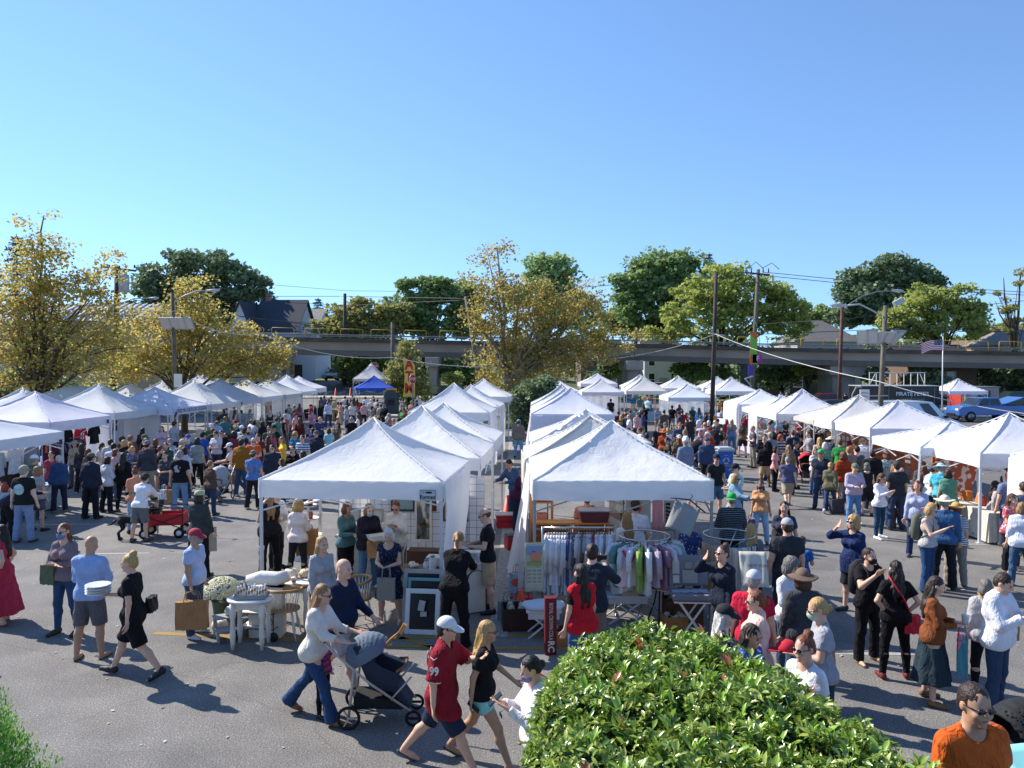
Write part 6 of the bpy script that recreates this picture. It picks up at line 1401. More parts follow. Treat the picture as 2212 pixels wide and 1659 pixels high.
parse('near blue tent',1250,1400,2.765,'shoppers near the blue tent','''
325 473 f 172 stand long#3f6a70 hotpants#1a1a1e long-dark fy=735
395 458 f 168 stand tee#55585c leggings#222222 wavy-brown fy=720
255 503 f -95 hold tank#d8a08c trousers#b9a08c bob-auburn
530 400 m -155 lean tee#e6e6e8 jeans#4a6c94 short-dark hat=cap/33302c
585 473 m1 178 stand polo#d9d4c4 bermuda#8c8874 short-white
650 473 m 168 hold tee#e6e6ea bermuda#2c2e33 short-dark
727 533 m 150 stand jacket#1c1d20 jeans#2a3142 short-sandy
692 518 m 175 stand tee#b9babd jeans#33415a short-dark hat=cap/8a8c90
370 668 m 178 stand tee#17181b trousers#222222 short-grey
940 570 m -30 stand tee#2fa05c jeans#33415a short-dark gl
780 628 m -90 stand tee#b85a50 jeans#33415a short-grey
755 665 m 175 stand tee#7c8088 jeans#33415a short-white
830 684 m -15 stand tee#3d4450 jeans#33415a short-grey gl
895 674 m -110 stand tee#22201f jeans#33415a short-dark hat=cap/2a2220
1080 474 m -95 stand tee#3d4f68 jeans#33415a short-dark hat=cap/6b6b6e
1025 489 m 150 stand tee#b08c84 jeans#33415a short-grey hat=cap/7c9484
1095 438 m 0 stand polo#dcdfe2 jeans#33415a short-dark mk=b9c4cc
1230 328 c 90 sip tank#d8835c shorts#c06a4c short-red H=1.5
1272 365 m 175 stand tee#e2e6f2 jeans#33415a short-dark
1330 305 f 178 stand tank#8a2d3a jeans#33415a lowbun-dark
1392 328 m 150 stand tee#44464c jeans#33415a short-grey
988 588 f 175 stand tee#3c3638 jeans#33415a bob-brown
1030 600 f -120 stand tank#2c2a30 jeans#33415a bob-dark
632 650 m 178 stand tee#c9c0b0 jeans#33415a short-grey hat=straw/b08a54
572 682 m 175 stand tee#bdbab4 jeans#33415a short-grey
300 405 m 170 stand tee#dfe3ea jeans#33415a short-dark
380 413 m -20 stand tee#333a4c jeans#33415a short-dark
612 440 m -90 hold tee#c4c8bc jeans#33415a short-grey
''')
parse('between the tent blocks',1250,1400,2.765,'sellers between the two tent blocks','''
1637 1368 f -100 stand long#3d1c24 leggings#26304a bun-dark
2165 1215 f 65 lean tee#4a2040 jeans#1f2a40 short-grey gl id=purplelady
2150 1125 m -50 lean long#3f5c80 jeans#33415a short-dark
2190 690 m 165 stand hoodie#77736e jeans#6f9ac4 short-dark hat=cap/5f8fc0
''')
parse('before the far row',2000,1400,2.765,'shoppers in front of the far row of tents','''
855 405 m 175 stand tee#33343a jeans#33415a short-dark
990 435 f 178 stand dress#2a2430 none bob-black
1053 424 f 168 stand jacket#e2ddd8 jeans#3f6496 long-dark
1082 428 m -60 stand long#dcdad8 trousers#b9c8d4 short-grey mk=e8e8e8
1152 430 f 160 stand tee#c0b0a4 trousers#8c7a70 bob-auburn
1365 408 f 172 lean long#2f6a98 shorts#d8d4d0 lowbun-sandy
1435 440 m 175 stand tee#4d6c74 shorts#c9b08c short-dark
1490 398 m 20 stand long#c9b090 trousers#5c5650 short-sandy
1540 400 f -10 stand tee#b06a70 trousers#5c5650 wavy-brown
1520 462 m1 160 lean tee#a9cfe6 trousers#22242a ring-brown
1482 548 m1 178 stand tee#121317 trousers#15161a short-black fy=838
1665 475 c -90 stand tee#e0e0e0 shorts#7f9ab5 short-dark hat=cap/8a9aaa H=1.3
1715 450 f 178 stand tee#d4c2b0 jeans#33415a bob-dark
1755 450 m 168 stand tee#a9b6e0 jeans#33415a short-dark
1800 448 f 170 stand tee#a884c0 jeans#33415a lowbun-dark
1850 440 m 178 stand jacket#1a1b1f trousers#1a1b1f short-black
1880 480 f 168 stand tee#a83038 jeans#33415a long-red
1905 462 m -120 stand tee#c9ccd0 jeans#33415a short-grey
2000 433 m 160 stand long#1d1f24 trousers#22242a short-dark H=1.85
2025 455 f 178 stand dress#223a8c none lowbun-dark fy=690
2105 443 m 160 stand tee#5d88ac shorts#b0a48c short-dark
2160 473 f 172 stand tunic#e4dcd4 leggings#9a8c84 bob-dark sc=c0241c
1232 648 f 178 stand hoodie#3a4048 jeans#33415a long-blonde
1285 625 m 175 stand tee#44586c jeans#33415a short-dark
1205 600 m 170 stand tee#5a2028 jeans#33415a short-dark
1630 598 f 0 stand tee#a9adb2 shorts#b09a88 lowbun-sandy fy=815 gl
1662 605 c 10 stand tee#b05040 shorts#445566 short-red H=1.25
1785 535 m1 160 push tee#16171a shorts#b3aa9a short-dark hat=cap/26262a fy=815
1865 603 m -100 stand tee#22304c jeans#33415a short-dark hat=cap/2c3850
1897 590 m 178 stand tee#7c2a30 jeans#33415a short-dark
1885 658 f -10 hold tee#5c4058 trousers#b3a792 wavy-auburn mk=a9c4dc fy=935
1970 630 f 10 stand tank#1f1f24 hotpants#2a2c34 long-brown
2082 568 f1 178 stand long#8fb8dc jeans#5f7f9c wavy-auburn
2098 650 f 178 stand tee#e0e0ea jeans#33415a lowbun-dark
2160 650 f 160 stand tee#2c2a30 jeans#33415a curly-black
1437 710 f -95 hold long#b09ac8 leggings#222222 bob-black skin=d fy=925
1515 840 m1 165 stand tee#1c2534 jeans#33415a short-black
1640 748 m 0 stand tee#22262d jeans#33415a short-dark
1712 722 m 0 stand tee#7c9c84 bermuda#8a8a80 short-grey hat=cap/5a6a5c gl
1695 800 f 150 cross sweater#a84c28 trousers#d8d8dc bob-auburn hat=brim/c05c2c
1745 890 f -80 hold tee#3d3836 skirt#b0502c lowbun-dark gl
1822 912 c -60 hold tee#4a3c30 shorts#333333 curly-brown H=1.45
1860 848 m1 -25 push tee#1b1b1e bermuda#333333 short-dark gl
1590 940 f 178 stand tee#3d5a80 jeans#33415a bun-black
2090 818 f -15 sip tee#7c8894 jeans#3d4c68 lowbun-brown gl fy=1200
2012 1202 c 178 stand tee#c07a60 shorts#333a4a short-sandy hat=beanie/6fb0d0 H=1.3
930 470 f 175 stand tee#5a4c58 jeans#33415a bob-brown
1120 470 m 172 stand tee#26282e jeans#33415a short-dark
1700 590 m 175 stand tee#5c5652 jeans#33415a short-dark
1960 520 c 170 stand tee#9a9ca0 shorts#333a4a short-dark H=1.35
''')
parse('in right aisle',2700,1450,2.37,'shoppers in the right aisle','''
215 487 m1 172 stand tee#16171a trousers#1a1b1e short-white fy=812
310 462 m -25 bend tee#1f6a4c shorts#1f2420 short-dark hat=cap/1d2a26 H=1.82
385 480 f 176 stand jacket#9c1f2c skirt#1a1a1c bob-auburn fy=752
430 468 f 168 stand tee#5f7fa8 jeans#4a6c94 long-sandy hat=cap/d8d8dc
545 432 f 170 stand tee#5c3a40 jeans#33415a bob-grey
580 423 m2 176 stand tee#8a1f30 jeans#4a6c98 short-grey hat=cap/b0a58c fy=742
622 400 m 165 stand tee#23262c trousers#2c3038 short-grey hat=brim/a07c54
700 450 m1 -5 stand long#8f9088 trousers#6c675c ring-grey hat=cap/8a8a78
696 530 f -10 hold long#c4c0bc skirt#1a1a1d bob-red fy=815
775 520 f 0 stand tee#b9a9a4 jeans#33415a lowbun-brown
800 470 f 178 stand tee#1c1c20 jeans#33415a long-black
850 460 m 160 stand tee#7fa3c8 jeans#33415a short-brown
850 530 m1 -20 hold tee#1c1c1f jeans#33415a short-grey gl
790 590 m1 175 stand tee#8d8f90 jeans#33415a short-grey hat=cap/b0a890
880 618 f 15 hold long#c9c9cc:hstripe/2a2d36/10 jeans#33415a curly-red
930 475 f 0 sit tee#4a3a34 jeans#33415a long-dark
1010 535 m 60 lean tee#1e2b4c jeans#33415a short-dark hat=backcap/c83048
1047 498 m -95 stand tee#a39a94 jeans#33415a short-grey
1175 518 m 95 hold hoodie#1a1c20 trousers#dcdcd8 short-dark hat=cap/22242a
1242 545 f 0 stand tee#3d2e2a trousers#222222 long-dark gl
745 693 m 165 stand hoodie#17181c bermuda#b59c78 short-black skin=d fy=1105
835 728 f 55 stand tee#dca0a4 trousers#16161a bob-black skin=t fy=1148
960 715 f 178 stand long#7c6c58 jeans#33415a wavy-sandy
1025 672 f 60 stand tee#2b2f3d jeans#33415a bun-black skin=t
955 808 m1 172 walk tee#595a78 bermuda#b0a288 short-grey fy=1295
1250 645 f 168 stand long#c4b8a8 jeans#33415a wavy-blonde
1300 690 f 160 stand long#6a9a7a jeans#33415a bob-white
1450 672 m1 165 lean tee#2f8a45 jeans#33415a short-brown
1262 748 m -30 stand tee#2b3446 jeans#33415a short-dark hat=backcap/2fa060 gl
1213 783 f1 -10 hold tee#d0d6dc jeans#4a72a0 bob-auburn fy=1165
1350 865 f 150 walk jacket#6c6850 skinny#33486a lowbun-blonde fy=1345 id=quiltbag
1475 783 f 170 stand jacket#a8421f shorts#b0a090 curly-auburn
1530 728 f 160 stand tee#a89c90 jeans#33415a lowbun-sandy
1600 722 m2 176 stand tank#585858 bermuda#33343a short-black
1575 885 m2 0 hold long#b3a9bf jeans#5a86b8 short-grey hat=cap/6f6f5c fy=1462
285 798 m 12 stand polo#27272c bermuda#4a6a80 short-dark hat=cap/1f2024 shoe=sandal fy=1385 gl
475 880 m -70 hold tee#a9d0cc jeans#2f4a58 lowbun-dark hat=cap/17181a
458 983 f 55 point jacket#7fa3b8 trousers#22324c bob-blonde H=1.7 gl
430 1150 m2 176 cross long#26343d:hstripe/8d989c/30/.8 trousers#22242c short-grey hat=backcap/2aa04c H=1.78
700 1043 f -25 stand tee#d9a070 jeans#8fb8d8 wavy-brown mk=333f5c fy=1640 id=peach
922 1240 f -20 stand tee#3a3f50 jeans#2b3344 long-black H=1.7
950 1388 m1 172 stand tee#33343a trousers#3a3a3e short-brown hat=cap/a3a3a5 H=1.8 id=greycap
1082 1570 c 140 hold tee#2f62a8 shorts#333a4a short-brown H=1.3
1567 1372 f1 -62 shade tunic#1f2f58 bermuda#2b2d33 curly-blonde gl H=1.68 sc=222c38
612 1450 f 176 stand tee#6a7a88 jeans#33415a long-blonde H=1.6
888 218 f -20 stand long#b9cfe6 jeans#5f7f9c wavy-brown
942 228 f 170 stand long#b9a8a0 jeans#33415a bob-blonde
1635 225 m -150 stand tee#a9b6d8 jeans#33415a short-dark hat=cap/a82838
1490 230 m 178 stand tee#33343a jeans#33415a short-dark
45 445 m 175 stand tee#3a3438 jeans#33415a short-brown
360 300 f 172 stand tee#3c4438 jeans#7f9ab5 long-dark
320 285 f 10 stand tee#c08040 trousers#444444 lowbun-black
470 255 f 175 stand tee#d8d4dc jeans#33415a bob-dark
545 240 m 175 stand tee#b0806c jeans#33415a short-dark
1640 660 f 178 stand tee#a89a8c jeans#33415a bob-blonde
''')
parse('by the right stalls',3330,1450,2.37,'shoppers by the right row of tents','''
75 605 m -60 stand tee#5a2630 jeans#33415a short-dark
165 655 m1 160 lean tee#c9ccd6 jeans#33415a ring-grey
250 763 m1 165 stand hoodie#1c1d21 jeans#33415a short-dark
395 778 f 165 stand jacket#8fb0b4:flower/b0525a/9/.3 jeans#33415a curly-auburn
200 893 f1 168 stand tank#26272b bermuda#26282c bob-salt hat=cap/66685c fy=1378
480 860 m 172 stand tee#33343a jeans#33415a short-dark hat=cap/3a3b36
455 890 f1 165 stand jacket#1f2126 jeans#2f4a6c wavy-sandy
322 973 f 30 phone long#dcdce4 leggings#24405c long-brown gl fy=1590 sc=e0e0e0
515 953 f -155 stand tee#dcdce6 jeans#9fb8d0 lowbun-brown hat=beanie/c4a8a0 fy=1455
722 868 f 160 stand jacket#4a5258 jeans#33415a wavy-auburn
775 915 f 120 lean tee#e0e0e0 jeans#33415a lowbun-dark
905 888 m1 160 lean tee#4fb6cf trousers#1c1d22 short-grey hat=brim/9fb6bd
957 940 f 165 stand vest#5a8f78 trousers#333333 bob-dark
672 1048 f1 -25 bag long#a9b0cc jeans#26365c bob-auburn H=1.7 id=dogwalker
775 1253 f 40 phone tank#b8b4b4:dots/77747a/60 flare#2b4870 bob-blonde H=1.7 gl id=sequin
925 1175 m 150 stand long#3c5f8a trousers#22252a short-grey hat=straw/d9cdb4 H=1.78 id=denimman
1033 1240 f 165 stand tee#dcdcde:hstripe/4a4c55/26 trousers#8d867c bob-auburn hat=straw/c49a58 H=1.62
1382 1063 f 80 walk long#a9a0a0 jeans#6f93b0 wavy-dark fy=1600 sc=7f93b0
1530 963 m1 175 stand tee#6f7896 jeans#33415a short-red
1542 1170 f1 25 hold tee#c4525c:flower/e0d0d0/16/.35 trousers#1a1a1e wavy-brown shoe=sandal H=1.62 id=floral
1645 1250 f1 150 stand blouse#dfe2ec jeans#3c5878 bob-sandy H=1.62
1665 1060 m1 175 stand tee#4a5c70 jeans#33415a short-dark
30 730 m1 178 stand tee#8a8278 jeans#33415a short-sandy
''')
parse('at lower right',3200,2000,1.62,'people standing at the lower right','''
357 253 m1 15 sip tee#16161a trousers#17171a short-dark mk=141416 shoe=sandal fy=985 id=packman
533 335 f 172 hips tee#131317 skinny#101014 wavy-black sc=6a1f24 fy=1085 id=redbag
770 430 f1 65 hold long#7a4526 midi#26363f long-dark sc=7a5a3a fy=1240 id=cupgirl
1190 410 m1 35 phone hoodie#d9d9e0 jeans#33415a short-dark H=1.75 id=phoneman
1105 503 f1 172 stand hoodie#a9a9ab leggings#1a1c20 bob-salt fy=1185 id=tanbag
''')
parse('beside the big leafy hedge',2550,1900,1.844,'people gathered beside the hedge','''
545 440 f -60 shade sweater#1d2636 jeans#2a2e38 bun-brown gl H=1.66
768 625 m1 150 stand polo#c01f3c trousers#333333 short-grey hat=cap/b9b9c0 H=1.72
800 783 f1 -100 stand jacket#dcb9ae jeans#33415a lowbun-auburn gl H=1.7
552 868 f 65 stand long#8d7c8c:check/2a2a3a/20 jeans#33415a long-white hat=cap/1e1f22 H=1.62
735 1022 f 40 hold blouse#3a5a9c:flower/c9d4e8/22 jeans#33415a wavy-dark H=1.62
1030 543 f 30 hold blouse#cfd0d4 jeans#33415a curly-salt H=1.65 id=whitetote
1130 613 f 172 stand sweater#3f4145 jeans#3f5a78 bob-brown hat=brim/6a5648 H=1.72 id=bucket
1265 838 f2 -100 hold tee#9c9ca4 jeans#2a4048 lowbun-blonde gl mk=a9c0a8 H=1.74 id=redcap
1150 1083 f -60 stand tee#dcdce0 jeans#33415a bun-auburn gl H=1.72
''')
parse('at lower left',0,2050,1.703,'people walking at the lower left','''
12 25 f -75 hips maxi#b03048 none long-black shoe=sandal sc=7a3a2c fy=685
432 15 f -10 cross long#7c6a70 skinny#2f4868 long-auburn mk=5f7ca8 gl fy=760 sc=33332c id=maskgirl
600 100 m1 178 hold long#8fa6d0 bermuda#5c5a60 bald-grey shoe=sandal fy=925 sc=3a3530
888 198 f -88 carry tee#17171a bermuda#131316 bun-blonde fy=1050 id=plates
1302 55 m1 82 stand polo#a9bbd8 jeans#3a5068 short-grey hat=cap/a82f44 mk=8a8a90 fy=772 id=bagman
''')
parse('in the furniture stall',750,1900,2.37,'people in the cream furniture stall','''
735 70 f -150 hold vest#1e1e22 trousers#1a1a1d long-sandy H=1.72 fy=870 sc=e8e8e8
800 60 f 60 hold jacket#e0dcd8 leggings#26262a short-dark H=1.7
1000 162 f 168 hold long#e0cfc8 leggings#26262a curly-blonde H=1.62 id=pinkback
1450 180 f 60 hold long#4f7276 trousers#15161a bob-auburn H=1.66
1660 193 f1 35 hold jacket#23222c jeans#4a6c8c bob-sandy mk=9fb0bc H=1.66 id=tray
1222 498 f 50 stand long#a3a3a6 trousers#2c2c30 long-blonde H=1.68
1395 708 m2 70 walk long#14213c shorts#9a9b9c bald-grey H=1.82 sc=26221e id=baldman
1155 943 f 78 push blouse#ddd3c8 flare#2a4468 long-sandy gl H=1.70 sc=8a5a3a id=ivory
1235 1375 cg 70 stand long#5a3a9c:hstripe/d84a3a/9 leggings#14141a bob-brown H=1.05
''')
parse('at the cream counter',1350,1900,2.37,'people in the cream furniture stall','''
500 168 f -5 phone jacket#d8d2c8 trousers#7c8072 lowbun-auburn gl H=1.68
430 418 f1 -5 hold dress#1c2338:dots/8a93a8/34/.2 none bob-white shoe=sandal sc=b08a70 fy=1320 id=navydots
1040 488 f1 165 lean long#121216 trousers#101014 pony-sandy H=1.76
1348 233 m -88 hold tee#16181d bermuda#b39b7a ring-brown gl fy=1205 sc=22252c id=khaki
''')
parse('in front',1050,2250,1.9235,'people walking in front','''
1330 293 m 80 stride jersey#861a2a bermuda#262f42 short-dark hat=cap/d4d4d4 shoe=sandal gl fy=1500 id=jersey
1640 328 f 82 walk tee#16171a hotpants#8fd0d0 long-blonde shoe=sandal gl fy=1455 id=blonde
2040 638 f -75 phone sweater#e3dde0 jeans#222c44 lowbun-black mk=8577a5 H=1.62 id=phonegirl
''')
parse('at the clothing stall',1950,1850,2.212,'people at the clothing stall','''
845 640 m1 160 sip long#22303c trousers#6c6a64 short-dark H=1.8 id=camera
752 820 f -155 stand vest#c01f2c jeans#3a5a8c long-black H=1.66 id=redvest
1220 260 m 178 stand tee#ccd2de jeans#33415a short-dark H=1.75
1150 365 f -165 stand tee#cfcfd4 jeans#33415a long-sandy H=1.66
800 200 m2 178 stand tee#d88c74 trousers#555555 short-sandy H=1.7
1110 215 f 175 stand jacket#3f5a7a jeans#33415a wavy-brown H=1.66
1690 440 f 160 lean long#2f4270:flower/9aa6c8/20 jeans#33415a lowbun-salt H=1.6
''')
def filler(zone,gname,n,x0,x1,y0,y1,seed):
 rg=random.Random(seed);t=[];pos=[]
 TC=['#1c1d22','#8a8d94','#c9cad0','#3a4a6a','#5f2a34','#2f5a4c','#a8b8cc','#d8d4cc','#6a5a4c','#b0483a','#7a86a0','#4a4c54','#c4a088','#33343a','#d8a8ac','#e2e2e6','#22304c','#8c9a7c']
 while len(t)<n:
  x,y=rg.uniform(x0,x1),rg.uniform(y0,y1)
  if any(abs(r[0]-x)<7 and abs(r[1]-y)<9 for r in _rows if r[12] is not None and r[0] is not None) or any(abs(a-x)<9 and abs(b-y)<9 for a,b in pos):
   if rg.random()<.93:continue
  pos.append((x,y));f=rg.random()<.5;face=rg.choice((175,165,-170,178,0,-10,15,90,-90,150))
  hr=rg.choice(('long','bob','wavy','lowbun','pony') if f else('short','short','short','ring'))+'-'+rg.choice(('dark','brown','grey','blonde','sandy','black','auburn'))
  pz=rg.choice(('stand','shift','hold','walk','walk2','stand','cross','bag'));tp=rg.choice(('tee','tee','long','jacket','tank','polo','sweater'))
  hat='' if rg.random()>.22 else ' hat=%s/%s'%(rg.choice(('cap','cap','backcap','straw')),rg.choice(('2a2c30','c9c4b4','8a2a34','3a4a6a')))
  t.append('%g %g %s %g %s %s%s %s%s %s%s'%(x*1.8228,y*1.8228,'f' if f else 'm',face,pz,tp,rg.choice(TC),rg.choice(('jeans','shorts','trousers','skinny')),rg.choice(('#33415a','#1f2024','#8a8478','#4a6c94','#5c6068')),hr,hat))
 parse(zone,0,0,1.0,gname,'\n'.join(t))
filler('near far tents','shoppers in front of the far row of tents',26,1330,1580,868,950,1)
filler('in right aisle','shoppers in the right aisle',14,1590,1860,888,950,2)
filler('in left aisle','shoppers in the left aisle',16,440,730,868,935,3)
filler('near blue tent','shoppers near the blue tent',12,735,890,858,895,4)
filler('by the left tents','shoppers by the left row of tents',8,120,420,925,985,6)
build_crowd()
root,J,s=person(atd(2112,1482,5.75)*Vector((1,1,0)) if False else Vector((X(2112,4.9),4.9,.38)),1.83,12,'stand',False,.05,'tee','#c2591f','jeans','#2c3442','short','dark',lod=0,glasses=True,skin='t',label='broad person in orange tee and wrap sunglasses cut off by the bottom edge',yaw=-8)
root['group']='people standing at the lower right';PE['orange']=(root,J,s)
q=MB();q.box((3.3,4.6,.09),(2.2,1.9,.18));q.box((3.4,4.5,.28),(1.8,1.3,.199));o=q.build('concrete_step',CONC,bevel=.01);tag(o,'low concrete steps beneath the broad person in orange at the corner','steps')
# ---------------------------------------------------------------- foreground planting
def hedge():
 rg=np.random.default_rng(5)
 poly=np.array([(.06,3.3),(.11,5.2),(.26,6.2),(.75,6.72),(1.4,6.82),(1.88,6.4),(2.22,5.55),(2.6,4.6),(3.1,3.3)])
 r=empty('leafy_hedge',(1.4,5.2,0),0,'big glossy green hedge with a few red young leaves in the foreground','hedge')
 A,B=poly,np.roll(poly,-1,0)
 def edge(P):
  d=np.full(len(P),9.0);N=np.zeros((len(P),2));ins=np.zeros(len(P),bool)
  for a,b in zip(A,B):
   ab=b-a;t=np.clip(((P-a)@ab)/(ab@ab),0,1);q=P-(a+t[:,None]*ab);dd=np.sqrt((q**2).sum(1));m=dd<d;d[m]=dd[m];N[m]=-q[m]/(dd[m][:,None]+1e-6)
   c=((a[1]>P[:,1])!=(b[1]>P[:,1]));xi=(b[0]-a[0])*(P[:,1]-a[1])/(b[1]-a[1]+1e-9)+a[0];ins^=c&(P[:,0]<xi)
  return d,N,ins
 def top(n):
  P=rg.uniform([0,3.3],[3,7],(n*3,2));d,N,i=edge(P);P,d,N=P[i][:n],d[i][:n],N[i][:n]
  e=np.clip(d/.4,0,1);z=1.97-.06*(P[:,1]<5)-.42*(1-e)**2+.05*np.sin(P[:,0]*7)*np.sin(P[:,1]*6)+.04*np.sin(P[:,0]*17+P[:,1]*11)
  nr=np.stack([N[:,0]*(1-e),N[:,1]*(1-e),.45+e],1);return np.column_stack([P,z]),nr/np.linalg.norm(nr,axis=1,keepdims=True)
 def side(n):
  k=rg.integers(0,8,n);t=rg.random(n)[:,None];P=A[k]*(1-t)+B[k]*t;ab=B[k]-A[k];nn=np.stack([-ab[:,1],ab[:,0]],1);nn/=np.linalg.norm(nn,axis=1,keepdims=True)
  z=rg.uniform(.15,1.65,n);P=P-nn*.03;return np.column_stack([P,z]),np.column_stack([nn,rg.uniform(.1,.7,n)])
 St=[0,.35,.7,1.0];Wd=[.12,.9,.95,.06]
 def leafset(P,D,n_per,L_,spread,name,m,drop=.0):
  n=len(P)*n_per;base=np.repeat(P,n_per,0)+rg.normal(size=(n,3))*.012;ax=np.repeat(D,n_per,0)
  j=rg.normal(size=(n,3));j-=ax*(j*ax).sum(1,keepdims=True);j/=np.linalg.norm(j,axis=1,keepdims=True);a=rg.uniform(.25,1,n)[:,None]*spread
  dr=ax*np.cos(a)+j*np.sin(a);dr/=np.linalg.norm(dr,axis=1,keepdims=True);L=(L_*rg.uniform(.6,1.2,n))[:,None]
  sd_=np.cross(dr,ax);sd_/=np.linalg.norm(sd_,axis=1,keepdims=True)+1e-6;tw=rg.uniform(-.5,.5,n)[:,None];up=np.cross(sd_,dr);sd_=sd_*np.cos(tw)+up*np.sin(tw);up=np.cross(sd_,dr)
  rows=[]
  for s_,w in zip(St,Wd):
   c=base+dr*L*s_-up*L*(.30*s_*s_);ww=L*.185*w
   rows+=[c-sd_*ww+up*ww*.45,c,c+sd_*ww+up*ww*.45]
  V=np.stack(rows,1).reshape(-1,3)-np.array([1.4,5.2,0]);f0=np.array([[k*3,k*3+1,k*3+4,k*3+3] for k in range(3)]+[[k*3+1,k*3+2,k*3+5,k*3+4] for k in range(3)])
  F=(f0[None]+np.arange(n)[:,None,None]*12).reshape(-1,4);return np_mesh(name,V,F,m,r,smooth=True)
 def lm(name,cols,coat=.0):m=leaf_mat(name,cols,.28,.27,.8);return m
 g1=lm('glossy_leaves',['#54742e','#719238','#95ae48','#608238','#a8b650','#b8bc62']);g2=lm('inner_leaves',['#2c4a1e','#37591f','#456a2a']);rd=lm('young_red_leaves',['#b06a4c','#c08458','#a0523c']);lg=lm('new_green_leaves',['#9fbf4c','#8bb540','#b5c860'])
 P,D=top(3700);P=P+rg.normal(size=P.shape)*[.02,.02,.035];D=D+rg.normal(size=D.shape)*.55;D/=np.linalg.norm(D,axis=1,keepdims=True);leafset(P,D,7,.069,1.5,'foliage',g1)
 P,D=side(900);D=D/np.linalg.norm(D,axis=1,keepdims=True);leafset(P,D,7,.088,1.4,'side_foliage',g1)
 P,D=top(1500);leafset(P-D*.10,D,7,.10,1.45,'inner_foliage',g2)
 P,D=top(170);D=D*.4+np.array([0,0,.9]);D/=np.linalg.norm(D,axis=1,keepdims=True);leafset(P+[0,0,.05],D,5,.085,.8,'new_shoots',lg)
 P,D=top(15);D=D*.2+np.array([0,0,1]);leafset(P+[0,0,.05],D/np.linalg.norm(D,axis=1,keepdims=True),4,.085,.5,'red_shoots',rd)
 mb=MB();P,D=top(160)
 for p in P:c=Vector((1.4,5.0,.3)).lerp(Vector((p[0],p[1],0)),.6);mb.tube([Vector((c.x-1.4,c.y-5.2,.1)),Vector((p[0]-1.4,p[1]-5.2,p[2]))],[.014,.004],4,cap=False)
 mb.build('stems',BARK['dk'],r)
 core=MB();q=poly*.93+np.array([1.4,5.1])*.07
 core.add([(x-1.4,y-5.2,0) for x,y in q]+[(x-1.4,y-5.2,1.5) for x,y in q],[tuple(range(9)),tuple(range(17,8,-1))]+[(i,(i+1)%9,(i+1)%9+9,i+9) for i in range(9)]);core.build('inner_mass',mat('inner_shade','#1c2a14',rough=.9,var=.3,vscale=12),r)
hedge()
def arborvitae():
 rg=np.random.default_rng(9);n=70000;r=empty('arborvitae_bush',(-3.60,4.0,0),0,'feathery bright green evergreen bush in the lower left corner','bush')
 z=rg.uniform(.9,2.8,n);th=rg.uniform(-1.6,2.4,n);R_=1.16*np.sqrt(np.clip(1-(z/2.85)**2.1,0,1))*(1+.10*np.sin(th*9+z*5)+.06*np.sin(th*23-z*9))*rg.uniform(.86,1.03,n)
 P=np.stack([R_*np.cos(th),R_*np.sin(th),z],1);m=leaf_mat('arborvitae_sprays',['#4f8038','#679c42','#86b84c','#9ac858','#43722f'],.3)
 out=P/np.linalg.norm(P,axis=1,keepdims=True);dr=out*.6+np.array([0,0,.6])+rg.normal(size=(n,3))*.5;dr/=np.linalg.norm(dr,axis=1,keepdims=True);sd_=np.cross(dr,rg.normal(size=(n,3)));sd_/=np.linalg.norm(sd_,axis=1,keepdims=True)
 L=rg.uniform(.016,.036,n)[:,None];V=np.stack([P,P+dr*L*.5+sd_*L*.16,P+dr*L,P+dr*L*.5-sd_*L*.16],1).reshape(-1,3)
 np_mesh('foliage',V,np.arange(4*n).reshape(n,4),m,r)
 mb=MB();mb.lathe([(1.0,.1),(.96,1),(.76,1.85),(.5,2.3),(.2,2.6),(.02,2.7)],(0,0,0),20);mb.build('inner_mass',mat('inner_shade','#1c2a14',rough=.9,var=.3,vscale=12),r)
arborvitae()
None and tree('small street tree standing just left of the picture',-262,14.1,[(-262,330,150,100),(-262,250,110,60)],'autumn',.09,2600,'br',.12,.5,seed=45,fork=2.6)
